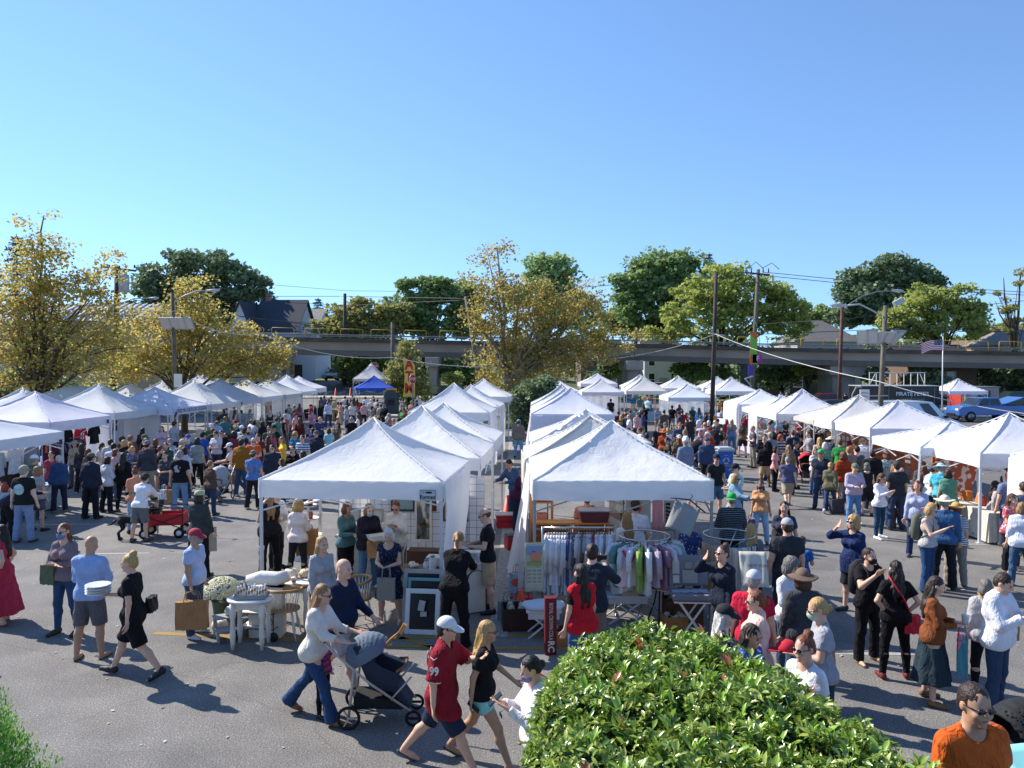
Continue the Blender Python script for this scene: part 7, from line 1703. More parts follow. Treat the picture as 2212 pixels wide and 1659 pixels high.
# ---------------------------------------------------------------- small builders
def Q(zx,zy,s,x0,y0,h=0.0):return at((x0+zx/s)/1.8228,(y0+zy/s)/1.8228,h)
CREAM=mat('cream_paint','#dcd6c8',rough=.6,var=.05);OAK=mat('oak','#a07a50',rough=.55,c2='#b58e62',var=.1,vscale=5);DKW=mat('dark_wood','#4d3020',rough=.55,var=.15,vscale=5);WH=mat('white_paint_wood','#d8d6d2',rough=.55,var=.04)
KR=mat('brown_paper','#a97c50',rough=.85,var=.08,vscale=5,bump=.3,bscale=9);BLK=mat('black_metal','#1b1b1d',rough=.5);PAPER=mat('paper','#d8d6d0',rough=.8);CHR=mat('chrome','#b5b8bb',rough=.2,metal=.9)
def thing(name,p,rz,label,cat,group=None):return empty(name,p,R(rz),label,cat,group)
def bag(p,w,h,d,m,label,rz=0,handle=True,name='shopping_bag',cat='bag',tilt=0,hm=None,group=None,hh=.16):
 r=thing(name,p,rz,label,cat,group);r.rotation_euler[1]=R(tilt)
 mb=MB();k=8;vs=[]
 for j in range(4):
  t=j/3;z=h*t;dd=d*(1-.12*t)
  for i in range(4*k):
   s_=i//k;u=(i%k)/k;A=[(-1,-1),(1,-1),(1,1),(-1,1)][s_];B=[(1,-1),(1,1),(-1,1),(-1,-1)][s_];x,y=A[0]+(B[0]-A[0])*u,A[1]+(B[1]-A[1])*u
   vs.append((x*w/2*(1+.03*math.sin(i+j)),y*dd/2*(1+.18*math.sin(i*1.3+j*2)*(.3+t)),z+.008*math.sin(i*2.1)))
 n=4*k;mb.add(vs,[(j*n+i,j*n+(i+1)%n,(j+1)*n+(i+1)%n,(j+1)*n+i) for j in range(3) for i in range(n)]+[tuple(range(n-1,-1,-1)),tuple(3*n+i for i in range(n))],False);mb.build('body',m,r)
 if handle:
  for sy in(-1,1):
   mb=MB();mb.tube([(-w*.25,sy*d*.4,h-.02),(-w*.2,sy*d*.25,h+hh*.8),(0,sy*d*.15,h+hh),(w*.2,sy*d*.25,h+hh*.8),(w*.25,sy*d*.4,h-.02)],.007,5);mb.build('handle',hm or m,r)
 return r
def handp(id_,i=0,dz=0):
 r,J,s=PE[id_];v=J['wr%d'%i]+J['hd%d'%i]*.09;M=Matrix.Rotation(r.rotation_euler.z,3,'Z');return r.location+M@(Vector(v)*s)+Vector((0,0,dz))
def loc_on(id_,v):
 r,J,s=PE[id_];return r.location+Matrix.Rotation(r.rotation_euler.z,3,'Z')@(Vector(v)*s)
def chair(p,rz,label,m=CREAM,top=None,arm=True,name='windsor_chair'):
 r=thing(name,p,rz,label,'chair')
 m_=MB();m_.lathe([(.20,.43),(.23,.44),(.22,.465),(.1,.46)],(0,0,0),18,sx=1.05);m_.build('seat',top or m,r)
 for sx in(-1,1):
  for sy in(-1,1):
   a=Vector((sx*.13,sy*.13,.44));b=Vector((sx*.21,sy*.21,0));q=MB();q.tube([a,a.lerp(b,.2),a.lerp(b,.3),a.lerp(b,.5),a.lerp(b,.65),a.lerp(b,.72),b],[.014,.022,.014,.024,.024,.014,.012],8);q.build('leg',m,r)
 q=MB();q.tube([(-.17,-.15,.2),(-.17,.15,.2)],.011,6);q.tube([(.17,-.15,.2),(.17,.15,.2)],.011,6);q.tube([(-.17,0,.2),(.17,0,.2)],.011,6);q.build('stretcher',m,r)
 q=MB();pts=[];H_=.74 if arm else.88
 for i in range(13):a=math.pi*i/12;pts.append((.25*math.cos(a),.02+.24*math.sin(a)-.04,H_+.03*math.sin(a)))
 if arm:q.tube([(.25,-.22,H_-.01)]+pts+[(-.25,-.22,H_-.01)],.024,8)
 else:q.tube([(.18,.16,.45),(.2,.19,.7),(.13,.2,.88),(0,.2,.92),(-.13,.2,.88),(-.2,.19,.7),(-.18,.16,.45)],.014,8)
 q.build('back_rail',top or m,r);q=MB()
 for i in range(1,12,1 if arm else 2):
  a=math.pi*i/12;q.tube([(.19*math.cos(a),.18*math.sin(a),.45),((.25 if arm else.15)*math.cos(a),.02+(.24 if arm else.18)*math.sin(a)-(.04 if arm else 0),H_)],.008,5)
 q.build('spindles',m,r);return r
def table(p,rz,w,d,h,label,m=WH,top=None,leg=.05,round_=False,name='table',cross=False,drawer=False):
 r=thing(name,p,rz,label,'table');q=MB()
 if round_:q.lathe([(w*.49,h-.035),(w*.5,h-.02),(w*.49,h)],(0,0,0),32,sy=d/w)
 else:q.box((0,0,h-.02),(w,d,.035))
 q.build('table_top',top or m,r,bevel=0 if round_ else.006);q=MB()
 k=.62 if round_ else.88;q.box((0,0,h-.09),(w*k,d*k,.10));q.build('apron',m,r)
 for sx in(-1,1):
  for sy in(-1,1):
   q=MB();x,y=sx*w*k/2,sy*d*k/2
   if cross:q.bar((x,y,0),(-x,y,h-.04),.025)
   else:q.tube([(x,y,h-.05),(x,y,h*.7),(x,y,h*.62),(x,y,h*.3),(x,y,0)],[leg*.5,leg*.55,leg*.35,leg*.5,leg*.3],8)
   q.build('leg',m,r)
 if drawer:q=MB();q.box((0,-d*k/2-.008,h-.09),(w*k*.6,.015,.07));dr=q.build('drawer',m,r);q=MB();q.lathe([(.012,0),(.012,.02)],(0,-d*k/2-.03,h-.09),8);q.build('knob',BLK,dr)
 return r
def frame(p,rz,w,h,lean,label,fm,inner=None,fw=.06,name='picture_frame',group=None,depth=.03):
 r=thing(name,p,rz,label,'frame',group);r.rotation_euler[0]=R(-lean)
 q=MB()
 for sx in(-1,1):q.box((sx*(w-fw)/2,0,h/2),(fw,depth,h))
 for z in(fw/2,h-fw/2):q.box((0,0,z),(w-2*fw,depth*.95,fw))
 q.build('frame',fm,r,bevel=.005)
 if inner is not None:q=MB();q.box((0,depth*.2,h/2),(w-2*fw+.004,.008,h-2*fw+.004));q.build('picture',inner,r)
 return r
def pumpkin(p,rad,m,label,name='white_pumpkin'):
 r=thing(name,p,0,label,'pumpkin');q=MB();q.lathe([(rad*.3,rad*.06),(rad*.75,.0),(rad,rad*.45),(rad*.98,rad*.8),(rad*.7,rad*1.25),(rad*.25,rad*1.3),(rad*.06,rad*1.18)],(0,0,0),40,wob=lambda a,z:.07*abs(math.cos(a*5))-.04);q.build('body',m,r)
 q=MB();q.tube([(0,0,rad*1.15),(rad*.05,0,rad*1.45),(rad*.25,0,rad*1.65)],[rad*.13,rad*.09,rad*.08],7);q.build('stem',mat('stem','#8c8154',rough=.8),r);return r
def jar(p,rad,h,m,label,name='jar',group=None):
 r=thing(name,p,0,label,'jar',group);q=MB();q.lathe([(rad*.8,0),(rad,.02),(rad,h*.72),(rad*.65,h*.85),(rad*.65,h)],(0,0,0),16);q.build('body',m,r);q=MB();q.lathe([(rad*.68,h+.001),(rad*.68,h+.025)],(0,0,0),16);q.build('lid',STEEL,r);return r
def garment(w,h,m,sleeves=True,seed=0,thick=.035):
 rg=random.Random(seed);S=MB();n=20;prof=[(0,.10),(.02,.42),(.08,.5),(.25,.46),(.6,.5),(1,.56)];vs=[]
 for t,k in prof:
  for i in range(n):a=2*math.pi*i/n;vs.append((k*w*math.cos(a)*(1+.05*math.sin(3*t*6+seed)),(thick+.02*t)*math.sin(a)+.018*t*math.sin(4*a+seed),-t*h-.01*t*math.sin(3*a+seed)))
 S.add(vs,[(j*n+i,j*n+(i+1)%n,(j+1)*n+(i+1)%n,(j+1)*n+i) for j in range(len(prof)-1) for i in range(n)]+[tuple(range(n))],True)
 if sleeves:
  for sx in(-1,1):S.tube([(sx*w*.42,0,-h*.07),(sx*w*.56,0,-h*.3),(sx*w*.6,.01,-h*rg.uniform(.4,.75))],[.055,.05,.045],8)
 return S
def hang_garment(p,rz,w,h,colr,label,group,kind=None,sleeves=True,seed=0):
 r=thing('hanging_garment',p,rz,label,'garment',group);g=garment(w,h,None,sleeves,seed);g.v=[(x,y,z-.06) for x,y,z in g.v];g.build('cloth',cloth_mat(colr,kind),r)
 q=MB();q.tube([(-w*.42,0,-.13),(0,0,-.035),(w*.42,0,-.13)],.008,5);q.tube([(0,0,-.035),(0,0,-.005),(.015,0,.02),(0,0,.035),(-.012,0,.02)],.004,4);q.build('hanger',BLK,r);return r
def rail(p,rz,w,h,label,wheels=True):
 r=thing('garment_rail',p,rz,label,'clothes rack');q=MB();q.tube([(-w/2,0,h),(w/2,0,h)],.018,8);q.build('rail',CHR,r)
 for sx in(-1,1):q=MB();q.tube([(sx*w/2,0,.04),(sx*w/2,0,h+.02)],.016,8);q.tube([(sx*w/2,-.28,.05),(sx*w/2,.28,.05)],.016,8);q.build('upright',CHR,r)
 return r
def round_rack(p,rad,h,label):
 r=thing('round_clothes_rack',p,0,label,'clothes rack');q=MB();pts=[(rad*math.cos(a),rad*math.sin(a),h) for a in[2*math.pi*i/28 for i in range(29)]];q.tube(pts,.013,6,cap=False);q.build('ring',CHR,r)
 q=MB()
 for a in(0,2.09,4.19):q.tube([(0,0,.35),(rad*math.cos(a),rad*math.sin(a),.02)],.012,6);q.tube([(rad*math.cos(a+1),rad*math.sin(a+1),h),(0,0,h-.25)],.009,5)
 q.tube([(0,0,.3),(0,0,h-.2)],.016,8);q.build('stand',CHR,r);return r
 # ---------------------------------------------------------------- furniture stall
A_=(750,1900)
def A2(x,y,h=0):return Q(x,y,2.37,750,1900,h)
def A3(x,y,h=0):return Q(x,y,2.37,1350,1900,h)
r=thing('potted_mums',A2(300,1265),0,'pot of cream white chrysanthemums beside the grey step stools','potted plant');q=MB();q.lathe([(.13,0),(.17,.30),(.18,.31),(.15,.29)],(0,0,0),20);q.build('pot',mat('pot_green','#4a5a48',rough=.6),r)
rg=np.random.default_rng(3);n=900;d=rg.normal(size=(n,3));d[:,2]=np.abs(d[:,2])*.9-.12;d/=np.linalg.norm(d,axis=1,keepdims=True);P=d*np.array([.30,.30,.25])+np.array([0,0,.44]);q=MB()
for i in range(n):
 c=Vector(P[i]);nn=Vector(d[i]);u=nn.orthogonal().normalized();w=nn.cross(u);rr=rg.uniform(.018,.028);q.add([c+(u*math.cos(k*1.257)+w*math.sin(k*1.257))*rr for k in range(5)]+[c+nn*.012],[(k,(k+1)%5,5) for k in range(5)],False)
q.build('blossoms',leaf_mat('mum_blossoms',['#e6e0c0','#d4cf9a','#eeeadb'],.2),r);leaves('leaves',P*np.array([.95,.95,.96]),.035,LM['mid'],r,rg)
def step_stool(p,rz,w,h,label):
 r=thing('step_stool',p,rz,label,'step stool');gm=mat('grey_stool','#8e9196',rough=.6);
 for sx in(-1,1):q=MB();q.prism([(-.22,0),(-.12,0),(0,.1),(.12,0),(.22,0),(.22,h),(0,h),(0,h*.55),(-.22,h*.55)],-.012,.012,M=Matrix.Rotation(R(90),3,'Z'),off=(sx*w/2,0,0));q.build('side',gm,r)
 q=MB();q.box((0,.11,h+.012),(w+.05,.24,.022));q.box((0,-.11,h*.55+.012),(w+.05,.24,.022));q.build('tread',gm,r);return r
s1=A2(350,1450);step_stool(s1,30,.34,.30,'grey wooden step stool with a cream pumpkin on it');s2=A2(440,1385);step_stool(s2+Vector((.05,.1,0)),30,.3,.42,'taller grey wooden step stool behind the first')
WP=mat('white_pumpkin','#d8cfb8',rough=.55,var=.05);pumpkin(A2(275,1375),.13,WP,'cream pumpkin standing on the asphalt by the flower pot');pumpkin(s1+Vector((.0,.12,.335)),.09,WP,'cream gourd sitting on the lower step stool')
t_=A2(560,1075,.74);table(Vector((t_.x,t_.y,0)),0,.70,.50,.74,'oval white scalloped side table with a galvanised tray',CREAM,WH,.09,True,'side_table')
r=thing('galvanised_tray',(t_.x+.02,t_.y,.745),4,'galvanised tray of white bottles on the oval side table','tray');q=MB();q.box((0,0,.006),(.46,.26,.008))
for sx in(-1,1):q.box((sx*.23,0,.035),(.008,.26,.06));q.box((0,sx*.13,.035),(.452,.008,.06))
q.build('tray',STEEL,r)
for i in range(9):
 p=Vector((t_.x-.16+(i%3)*.16+.02*(i//3),t_.y-.06+(i//3)*.07,.757));r=thing('milk_bottle',p,0,'small white milk bottle with paper tag in the galvanised tray','bottle','white bottles in the tray');q=MB();q.lathe([(.022,0),(.026,.01),(.026,.09),(.012,.13),(.015,.17)],(0,0,0),10);q.build('body',mat('milk_glass','#d8dadb',rough=.25),r);q=MB();q.box((.01,-.03,.09),(.035,.003,.045),Matrix.Rotation(R(25),3,'Y'));q.build('tag',KR,r)
r=thing('cloth_bundle',(t_.x+.1,t_.y+.5,0),0,'rolled white quilt on a low white stand behind the bottle tray','quilt');q=MB();q.box((0,0,.38),(.5,.3,.76));q.build('stand',CREAM,r);q=MB();q.tube([(-.32,0,.86),(-.1,.02,.9),(.15,0,.89),(.32,.02,.93)],[.08,.11,.11,.09],12);q.build('roll',mat('white_linen','#d6d3cc',rough=.9,bump=.6,bscale=12),r)
r=thing('wire_cart',A2(650,1440),-8,'rusty wire tea cart with white shelf beside the yellow line','cart');q=MB()
for z in(.18,.42):
 for sx in(-1,1):q.tube([(sx*.3,-.17,z),(sx*.3,.17,z)],.008,5);q.tube([(-.3,sx*.17,z),(.3,sx*.17,z)],.008,5)
for i in range(9):q.tube([(-.3+i*.075,-.17,.18),(-.3+i*.075,.17,.18)],.004,4)
for sx in(-1,1):
 for sy in(-1,1):q.tube([(sx*.3,sy*.17,.02),(sx*.3,sy*.17,.44)],.009,5)
for i in range(4):q.tube([(.3*math.cos(t),-.18,.3+.12*math.sin(t)+.0*i) for t in[j*.52+i for j in range(8)]],.005,4)
q.build('frame',mat('rusty_wire','#5a4436',rough=.8),r);q=MB();q.box((0,0,.425),(.56,.32,.012));q.box((-.1,0,.19),(.3,.25,.03));q.build('shelf',WH,r)
for sx in(-1,1):q=MB();q.lathe([(.06,-.01),(.075,0),(.06,.01)],(sx*.32,-.2,.08),16,M=Matrix.Rotation(R(90),3,'X'));q.build('wheel',BLK,r)
q=MB();q.tube([(.1*math.cos(a),.1*math.sin(a)*1.0,0) for a in[i*.35 for i in range(19)]],.022,8);o=thing('white_wreath',A2(700,1380)+Vector((0,-.2,.22)),0,'small white ring wreath on the wire cart','wreath');o.rotation_euler[0]=R(80);q.build('ring',WH,o)
tp=A2(940,905,.76);table(Vector((tp.x,tp.y,0)),0,1.0,.95,.76,'round oak and white pedestal table with pumpkins and cups',CREAM,OAK,.08,True,'round_table')
pumpkin((tp.x-.02,tp.y+.05,.765),.12,WP,'ribbed cream pumpkin in the middle of the round oak table');pumpkin((tp.x+.2,tp.y+.12,.765),.10,mat('beige_pumpkin','#cdb795',rough=.6),'beige pumpkin beside the ribbed cream one on the round table')
for i,(dx,dy) in enumerate(((-.05,-.3),(.12,-.27))):r=thing('paper_cup',(tp.x+dx,tp.y+dy,.765),0,['cup with orange flower print at the edge of the round table','plain white and brown cup at the edge of the round table'][i],'cup');q=MB();q.lathe([(.03,0),(.042,.10),(.044,.105)],(0,0,0),14);q.build('body',PAPER,r);q=MB();q.lathe([(.034,.03),(.040,.07)],(0,0,0),14);q.build('sleeve',mat('orange_print','#c87a4a',rough=.7) if i==0 else KR,r)
q=MB();q.box((0,0,.004),(.5,.34,.006));o=q.build('linen_napkin',WH);o.location=(tp.x+.18,tp.y-.14,.764);tag(o,'folded white napkin lying on the round oak table','napkin')
chair(A2(880,1440),185,'cream windsor armchair with oak rail in front of the round table',CREAM,OAK);chair(A2(1560,1330),-60,'cream windsor armchair with tan rail behind the bald walker',CREAM,OAK)
chair(A3(640,960),200,'white bentwood side chair by the brown desk',WH,None,False,'bentwood_chair')
r=thing('tiered_stand',A2(1060,900)+Vector((0,.35,0)),0,'tall white tiered display stand with plates behind the round table','display stand');q=MB();q.tube([(0,0,0),(0,0,1.5)],.03,8);q.build('post',WH,r)
for z,rad in((.3,.3),(.78,.26),(1.12,.2),(1.38,.17)):q=MB();q.lathe([(.02,z),(rad,z+.01),(rad+.02,z+.04),(rad,z+.02),(.02,z+.015)],(0,0,0),20);q.build('tier',WH,r)
for z in(.8,1.14,1.40):q=MB();q.lathe([(.04,z),(.05,z+.1),(.03,z+.14)],(.05,0,0),10);q.build('terracotta_pot',mat('terracotta','#9a5a40',rough=.8),r)
q=MB();q.box((.15,0,1.5),(.8,.28,.03),Matrix.Rotation(R(-14),3,'Y'));q.build('upturned_shelf',WH,r)
r=thing('grid_display',(-2.3,15.62,0),-5,'white sheet and wire grid display wall at the back of the furniture stall','display wall');q=MB()
for i in range(21):x=-1.25+i*.15;q.tube([(x,-.05,.1),(x,-.05,2.0)],.004,4)
for i in range(14):z=.1+i*.146;q.tube([(-1.25,-.05,z),(1.75,-.05,z)],.004,4)
q.build('wire_grid',mat('grid_wire','#5b5d60',rough=.5),r);q=MB();vs=[]
for j in range(6):
 for i in range(41):vs.append((-1.25+i*.075,.02+.035*math.sin(i*.9)+.02*math.sin(i*.37+j),1.95-j*.37))
q.add(vs,[(j*41+i,j*41+i+1,(j+1)*41+i+1,(j+1)*41+i) for j in range(5) for i in range(40)],True);q.build('sheet',mat('white_sheet','#dedee2',rough=.85,trans=.35),r)
for i,(x,z,w,h,fm,im,lb) in enumerate([(-.95,1.72,.34,.24,'#bdb9ae','#cfcdc6','grey frame with small botanical print on the left of the grid wall'),(-.4,1.72,.34,.24,'#c7bfa0','#b9b49a','pale gold framed sketch high on the grid wall'),(-.95,1.2,.36,.28,'#8e8d88','#b2b0a8','dull grey framed relief low on the grid wall'),(-.45,1.2,.3,.28,'#a7a197','#c4c0b8','light framed print beside the dull grey relief'),(.1,1.5,.5,.42,'#27333c','#8fa3a8','dark blue frame with white sunburst print on the grid wall'),(.62,1.55,.34,.5,'#6a3a22','#7d4a2c','brown wooden letter rack hung on the grid wall'),(1.18,1.35,.52,.5,'#6b4c38','#c9c2b2','large brown framed map print on the grid wall')]):
 rz=R(-5);c=Matrix.Rotation(rz,3,'Z')@Vector((x,-.1,0));frame((r.location.x+c.x,r.location.y+c.y,z-h/2),-5,w,h,0,lb,mat('frame_'+str(i),fm,rough=.6),mat('print_'+str(i),im,rough=.7,kind=('flower',tuple(k*.55 for k in col(im)),16.0,.22)),.04,group=None)
def dresser(p,rz,w,d,h,label,rows=3,m=None,name='chest_of_drawers'):
 m=m or CREAM;r=thing(name,p,rz,label,'dresser');q=MB();q.box((0,0,h/2),(w,d,h-.02));q.build('carcass',m,r,bevel=.01);q=MB();q.box((0,-.01,h+.0),(w+.05,d+.05,.03));q.build('top',m,r,bevel=.006)
 for i in range(rows):
  q=MB();hh=(h-.12)/rows;z=.08+hh*(i+.5);q.box((0,-d/2-.008,z),(w*.92,.02,hh-.03));dr=q.build('drawer',m,r,bevel=.005)
  for sx in(-1,1):q=MB();q.lathe([(.015,-.012),(.018,.012)],(sx*w*.25,-d/2-.03,z),10,M=Matrix.Rotation(R(90),3,'X')) if False else q.box((sx*w*.25,-d/2-.028,z),(.08,.02,.02));q.build('handle',STEEL,dr)
 return r
dresser(A2(1600,870)+Vector((0,.1,0)),-5,.95,.45,.82,'pale grey chest of drawers behind the three browsing people',3,mat('grey_cream','#bcb9ae',rough=.6))
v=A3(830,800)+Vector((0,.3,0));dresser(v,-8,.75,.42,.78,'white vanity dresser with low curved back holding two yellow jars',1,CREAM,'vanity_dresser')
q=MB();q.prism([(-.36,0),(.36,0),(.36,.12),(.2,.3),(0,.34),(-.2,.3),(-.36,.12)],-.012,.012);o=thing('curved_headboard',(v.x+.45,v.y-.05,.60),70,'curved white wooden back panel standing beside the vanity','panel');q.build('panel',CREAM,o)
LEM=mat('lemon_jar','#c9b878',rough=.25);jar((v.x-.2,v.y-.1,.80),.055,.2,LEM,'left glass jar of yellow potpourri on the vanity');jar((v.x+.03,v.y+.08,.80),.055,.2,LEM,'right glass jar of yellow potpourri on the vanity')
m_=A3(890,560);frame((m_.x,15.2,.75),-5,.34,1.25,3,'tall narrow mirror in a pale frame at the right side of the furniture stall',CREAM,mat('mirror','#8d979a',rough=.05,metal=1.0),.04,'tall_mirror')
dk=A3(790,800,.76);table(Vector((dk.x,dk.y,0)),-8,.95,.55,.76,'brown topped desk crowded with cream crockery',CREAM,mat('brown_top','#6a4a38',rough=.45),.06,False,'desk',drawer=True)
jar((dk.x+.1,dk.y-.12,.765),.06,.22,CREAM,'cream stoneware bottle on the brown desk');jar((dk.x-.02,dk.y-.03,.765),.05,.13,WH,'short white jug on the brown desk')
for i,(dx,dy,rr) in enumerate(((-.28,.12,.06),(-.2,.05,.05),(-.26,.02,.045))):pumpkin((dk.x+dx,dk.y+dy,.765),rr,WP,['tiny cream pumpkin at the back of the brown desk','small pale gourd beside the tiny pumpkin on the desk','front most small cream gourd on the brown desk'][i])
q=MB();q.box((0,0,.07),(.26,.22,.14));o=thing('white_box',(dk.x+.12,dk.y+.2,.765),-8,'white painted wooden box on the brown desk','box');q.build('body',WH,o,bevel=.01);q=MB();q.box((0,0,.15),(.29,.25,.02));q.build('lid',WH,o,bevel=.004)
q=MB();q.box((0,0,.003),(.34,.26,.005));o=q.build('newspaper',PAPER);o.location=(dk.x-.02,dk.y-.22,.762);o.rotation_euler=(0,0,.5);tag(o,'sheet of newspaper spread on the brown desk','newspaper')
GF=mat('grey_ornate_frame','#a8a7a0',rough=.6,var=.1,bump=.4,bscale=40);TF=mat('teal_frame','#6d9c9c',rough=.6);DKP=mat('black_panel','#10171a',rough=.3)
fb_=A3(730,1430);frame(fb_+Vector((-.02,.28,0)),-6,.66,.95,10,'largest grey ornate frame leaning at the back of the frame stack',GF,DKP,.07,'large_frame');frame(fb_+Vector((.03,.18,0)),-6,.58,.84,10,'teal frame leaning in the middle of the frame stack',TF,DKP,.05,'large_frame');frame(fb_+Vector((.0,.06,0)),-6,.56,.70,12,'white painted frame with black panel at the front of the frame stack',WH,DKP,.075,'large_frame')
q=MB();q.box((0,0,0),(.10,.03,.16),Matrix.Rotation(R(12),3,'Y'));q.box((.03,-.01,-.13),(.10,.03,.07));o=q.build('paper_tag',mat('crumpled_paper','#b9b6b2',rough=.8,bump=.8,bscale=30));o.location=fb_+Vector((0,.08,.45));tag(o,'crumpled paper bow on the black panel of the white frame','paper bow')
r=thing('frame_crate',A3(740,1100)+Vector((0,.38,0)),-6,'brown wooden crate behind the stack of frames','crate');q=MB();q.box((0,0,.42),(.6,.3,.84));q.build('body',DKW,r,bevel=.01)
ab=A3(1245,1215);r=thing('arched_board',ab,25,'dark framed arched cream board standing at the right of the furniture stall','framed board');pl=[(-.16,0),(.16,0),(.16,.55)]+[(.16*math.cos(a),.55+.16*math.sin(a)) for a in[.5,1,1.57,2.1,2.6]]+[(-.16,.55)];q=MB();q.prism([(x*1.16,z*1.04-.001) for x,z in pl],-.02,.02);q.build('frame',DKW,r);q=MB();q.prism([(x,z+.02) for x,z in pl],-.026,-.0205);q.build('panel',CREAM,r)
wt=A3(1230,620,.85);table(Vector((wt.x,wt.y,0)),-5,.7,.5,.85,'white folding wrapping table beside the person in black tee',WH,WH,.03,False,'wrapping_table',cross=True)
for i,(c_,dx,dz) in enumerate((('#49a08a',.1,.02),('#16171a',-.02,.02),('#c9a93c',.22,.01),('#c9ccd0',-.2,.04))):
 q=MB();rg_=random.Random(i);q.lathe([(.02,0),(.10,.005),(.09,.05),(.04,.07)],(0,0,0),12,wob=lambda a,z:.25*math.sin(3*a+i));o=q.build('wrapping_cloth',cloth_mat(c_));o.location=(wt.x+dx,wt.y+.05,.852);tag(o,['green','black','yellow','clear'][i]+' crumpled wrapping on the white folding table','wrapping')
def sheet_cloth(p,w,h,rz,tilt,m,label,name='cloth',cat='cloth',group=None,wav=.03,parent=None):
 q=MB();vs=[];kx,kz=10,8
 for j in range(kz+1):
  for i in range(kx+1):vs.append(((i/kx-.5)*w,wav*math.sin(i*1.1+j*.3)*(j/kz+.2),-j/kz*h))
 q.add(vs,[(j*(kx+1)+i,j*(kx+1)+i+1,(j+1)*(kx+1)+i+1,(j+1)*(kx+1)+i) for j in range(kz) for i in range(kx)],True);o=q.build(name,m,parent);o.location=p;o.rotation_euler=(R(tilt),0,R(rz));s_=o.modifiers.new('t','SOLIDIFY');s_.thickness=.004
 if label:tag(o,label,cat,group)
 return o
sheet_cloth(Vector((wt.x+.22,wt.y-.28,.84)),.34,.5,10,-12,mat('white_paper_sheet','#cfd8ea',rough=.8,trans=.2),'white wrapping paper sheet hanging off the folding table','paper_sheet','paper')
# ---------------------------------------------------------------- clothing stall
def C4(x,y,h=0):return Q(x,y,2.212,1950,1850,h)
ra,rb_=X(1172,12.95),X(1330,12.95);rail(Vector(((ra+rb_)/2,12.95,0)),0,rb_-ra,1.5,'straight chrome clothes rail full of white and grey garments')
cols=['#c9ccd2','#b9bcc4','#d4d4d8','#c4c8d0','#d8d8dc','#b0b4bc','#cfd0d4','#c9ccd2','#4a4a70','#8d8f98','#5a5c64','#bfc0c4','#a8a09a','#6a5a58','#8f9aa8','#c0b8b0','#9aa4b4','#7a3c44','#c9ccd4','#b5b0b8','#d0d0d4','#8c8484','#c4c0c0','#d8d4d8']
for i,c_ in enumerate(cols):
 x=ra+.08+i*(rb_-ra-.16)/(len(cols)-1);hang_garment((x,12.95,1.46),78,.42,[.95,1.0,.82][i%3]-(.2 if i>9 else 0),c_,'%s garment on the straight chrome rail, %s'%(cname(c_),'number %d from the left end'%(i+1)),'garments on the straight rail',seed=i)
rr=C4(1295,570,1.42);round_rack(Vector((rr.x,rr.y,0)),.42,1.42,'round chrome rack in the middle of the clothing stall with bright garments')
gc=[('#d8d4d6',0),('#5a8a80',0),('#c9ccd0',0),('#dcdce0',0),('#8fae5c',0),('#e0e0de',0),('#b0a0b0',0),('#8c6a7c',0),('#d8c4c8',0),('#c4ccd4',0),('#9ab0a0',0),('#d4d4d8',0),('#c8b4b8',0)]
for i,(c_,_) in enumerate(gc):
 a=R(195+i*14.5);hang_garment((rr.x+.42*math.cos(a),rr.y+.42*math.sin(a),1.39),math.degrees(a)+0,.40,.62+.06*(i%3),c_,'%s garment on the round rack, number %d from its left side'%(cname(c_),i+1),'garments on the round rack',kind=None,seed=i+30)
ap=hang_garment((rr.x-.30,rr.y-.42,1.38),0,.40,.62,'#d9b9bd','pink dotted apron with a red neck strap at the front of the round rack','garments on the round rack',kind=('dots','#e8e0e2',60.0,.3),sleeves=False,seed=77)
q=MB();q.tube([(-.12,-.05,-.1),(0,-.06,-.32),(.12,-.05,-.1)],.022,6);q.tube([(0,-.06,-.32),(.0,-.06,-.5)],.02,6);q.build('red_strap',mat('strap_red','#d02a38',rough=.7),ap)
r2=Q(590,375,1.844,2550,1900,1.42);round_rack(Vector((r2 .x,r2 .y,0)),.42,1.42,'second round chrome rack at the right corner of the clothing stall with linens')
for i,(c_,w,h) in enumerate((('#b39c84',.34,1.0),('#a38a74',.34,1.0),('#b5a18c',.34,.95),('#a8a6a0',.34,.7),('#c9c6c0',.36,.8),('#d4d2cc',.36,.75),('#35506a',.34,.5),('#4a6a6c',.34,.5))):
 a=R(200+i*20);p=Vector((r2 .x+.42*math.cos(a),r2 .y+.42*math.sin(a),1.39));sheet_cloth(p+Vector((0,0,-.1)),w,h,math.degrees(a)+90,0,cloth_mat(c_),['tan','brown','sandy','grey','pale grey','ivory','navy','teal'][i]+' linen towel hanging from the second round rack','hanging_towel','towel','towels on the second round rack')
sc_=Q(760,500,1.844,2550,1900,1.3);o=sheet_cloth(sc_,.42,.56,-5,-28,mat('cream_canvas','#d8d2c4',rough=.85,trans=.2),'blown cream canvas sheet lettered NEW YORK beside the second round rack','canvas_sheet','canvas',None,.02)
text_mesh('NEW YORK',.07,.001,mat('grey_ink','#6e6c68',rough=.8),'lettering',o,(.06,-.05,-.24),sx=.9)
sc_=C4(1680,300,1.98);o=sheet_cloth(sc_,.42,.5,-12,-30,mat('grey_canvas','#8f8d88',rough=.85,bump=.3,bscale=30),'grey canvas sack blown sideways from a black hanger at the tent edge','canvas_sack','canvas',None,.03);o.rotation_euler[1]=R(22)
q=MB();q.tube([(-.3,-.01,-.02),(0,-.01,.08),(.3,-.01,-.02)],.012,6);q.tube([(0,-.01,.08),(.02,-.01,.16),(-.02,-.01,.18)],.007,5);q.build('hanger',BLK,o)
table(Vector((1.12,14.55,0)),0,1.7,.45,.80,'dark display table under the open crates in the clothing stall',mat('green_black','#1e2a2a',rough=.6),None,.05,False,'display_table')
PIN=mat('pine','#b8793c',rough=.6,c2='#c98c4e',var=.1,vscale=5)
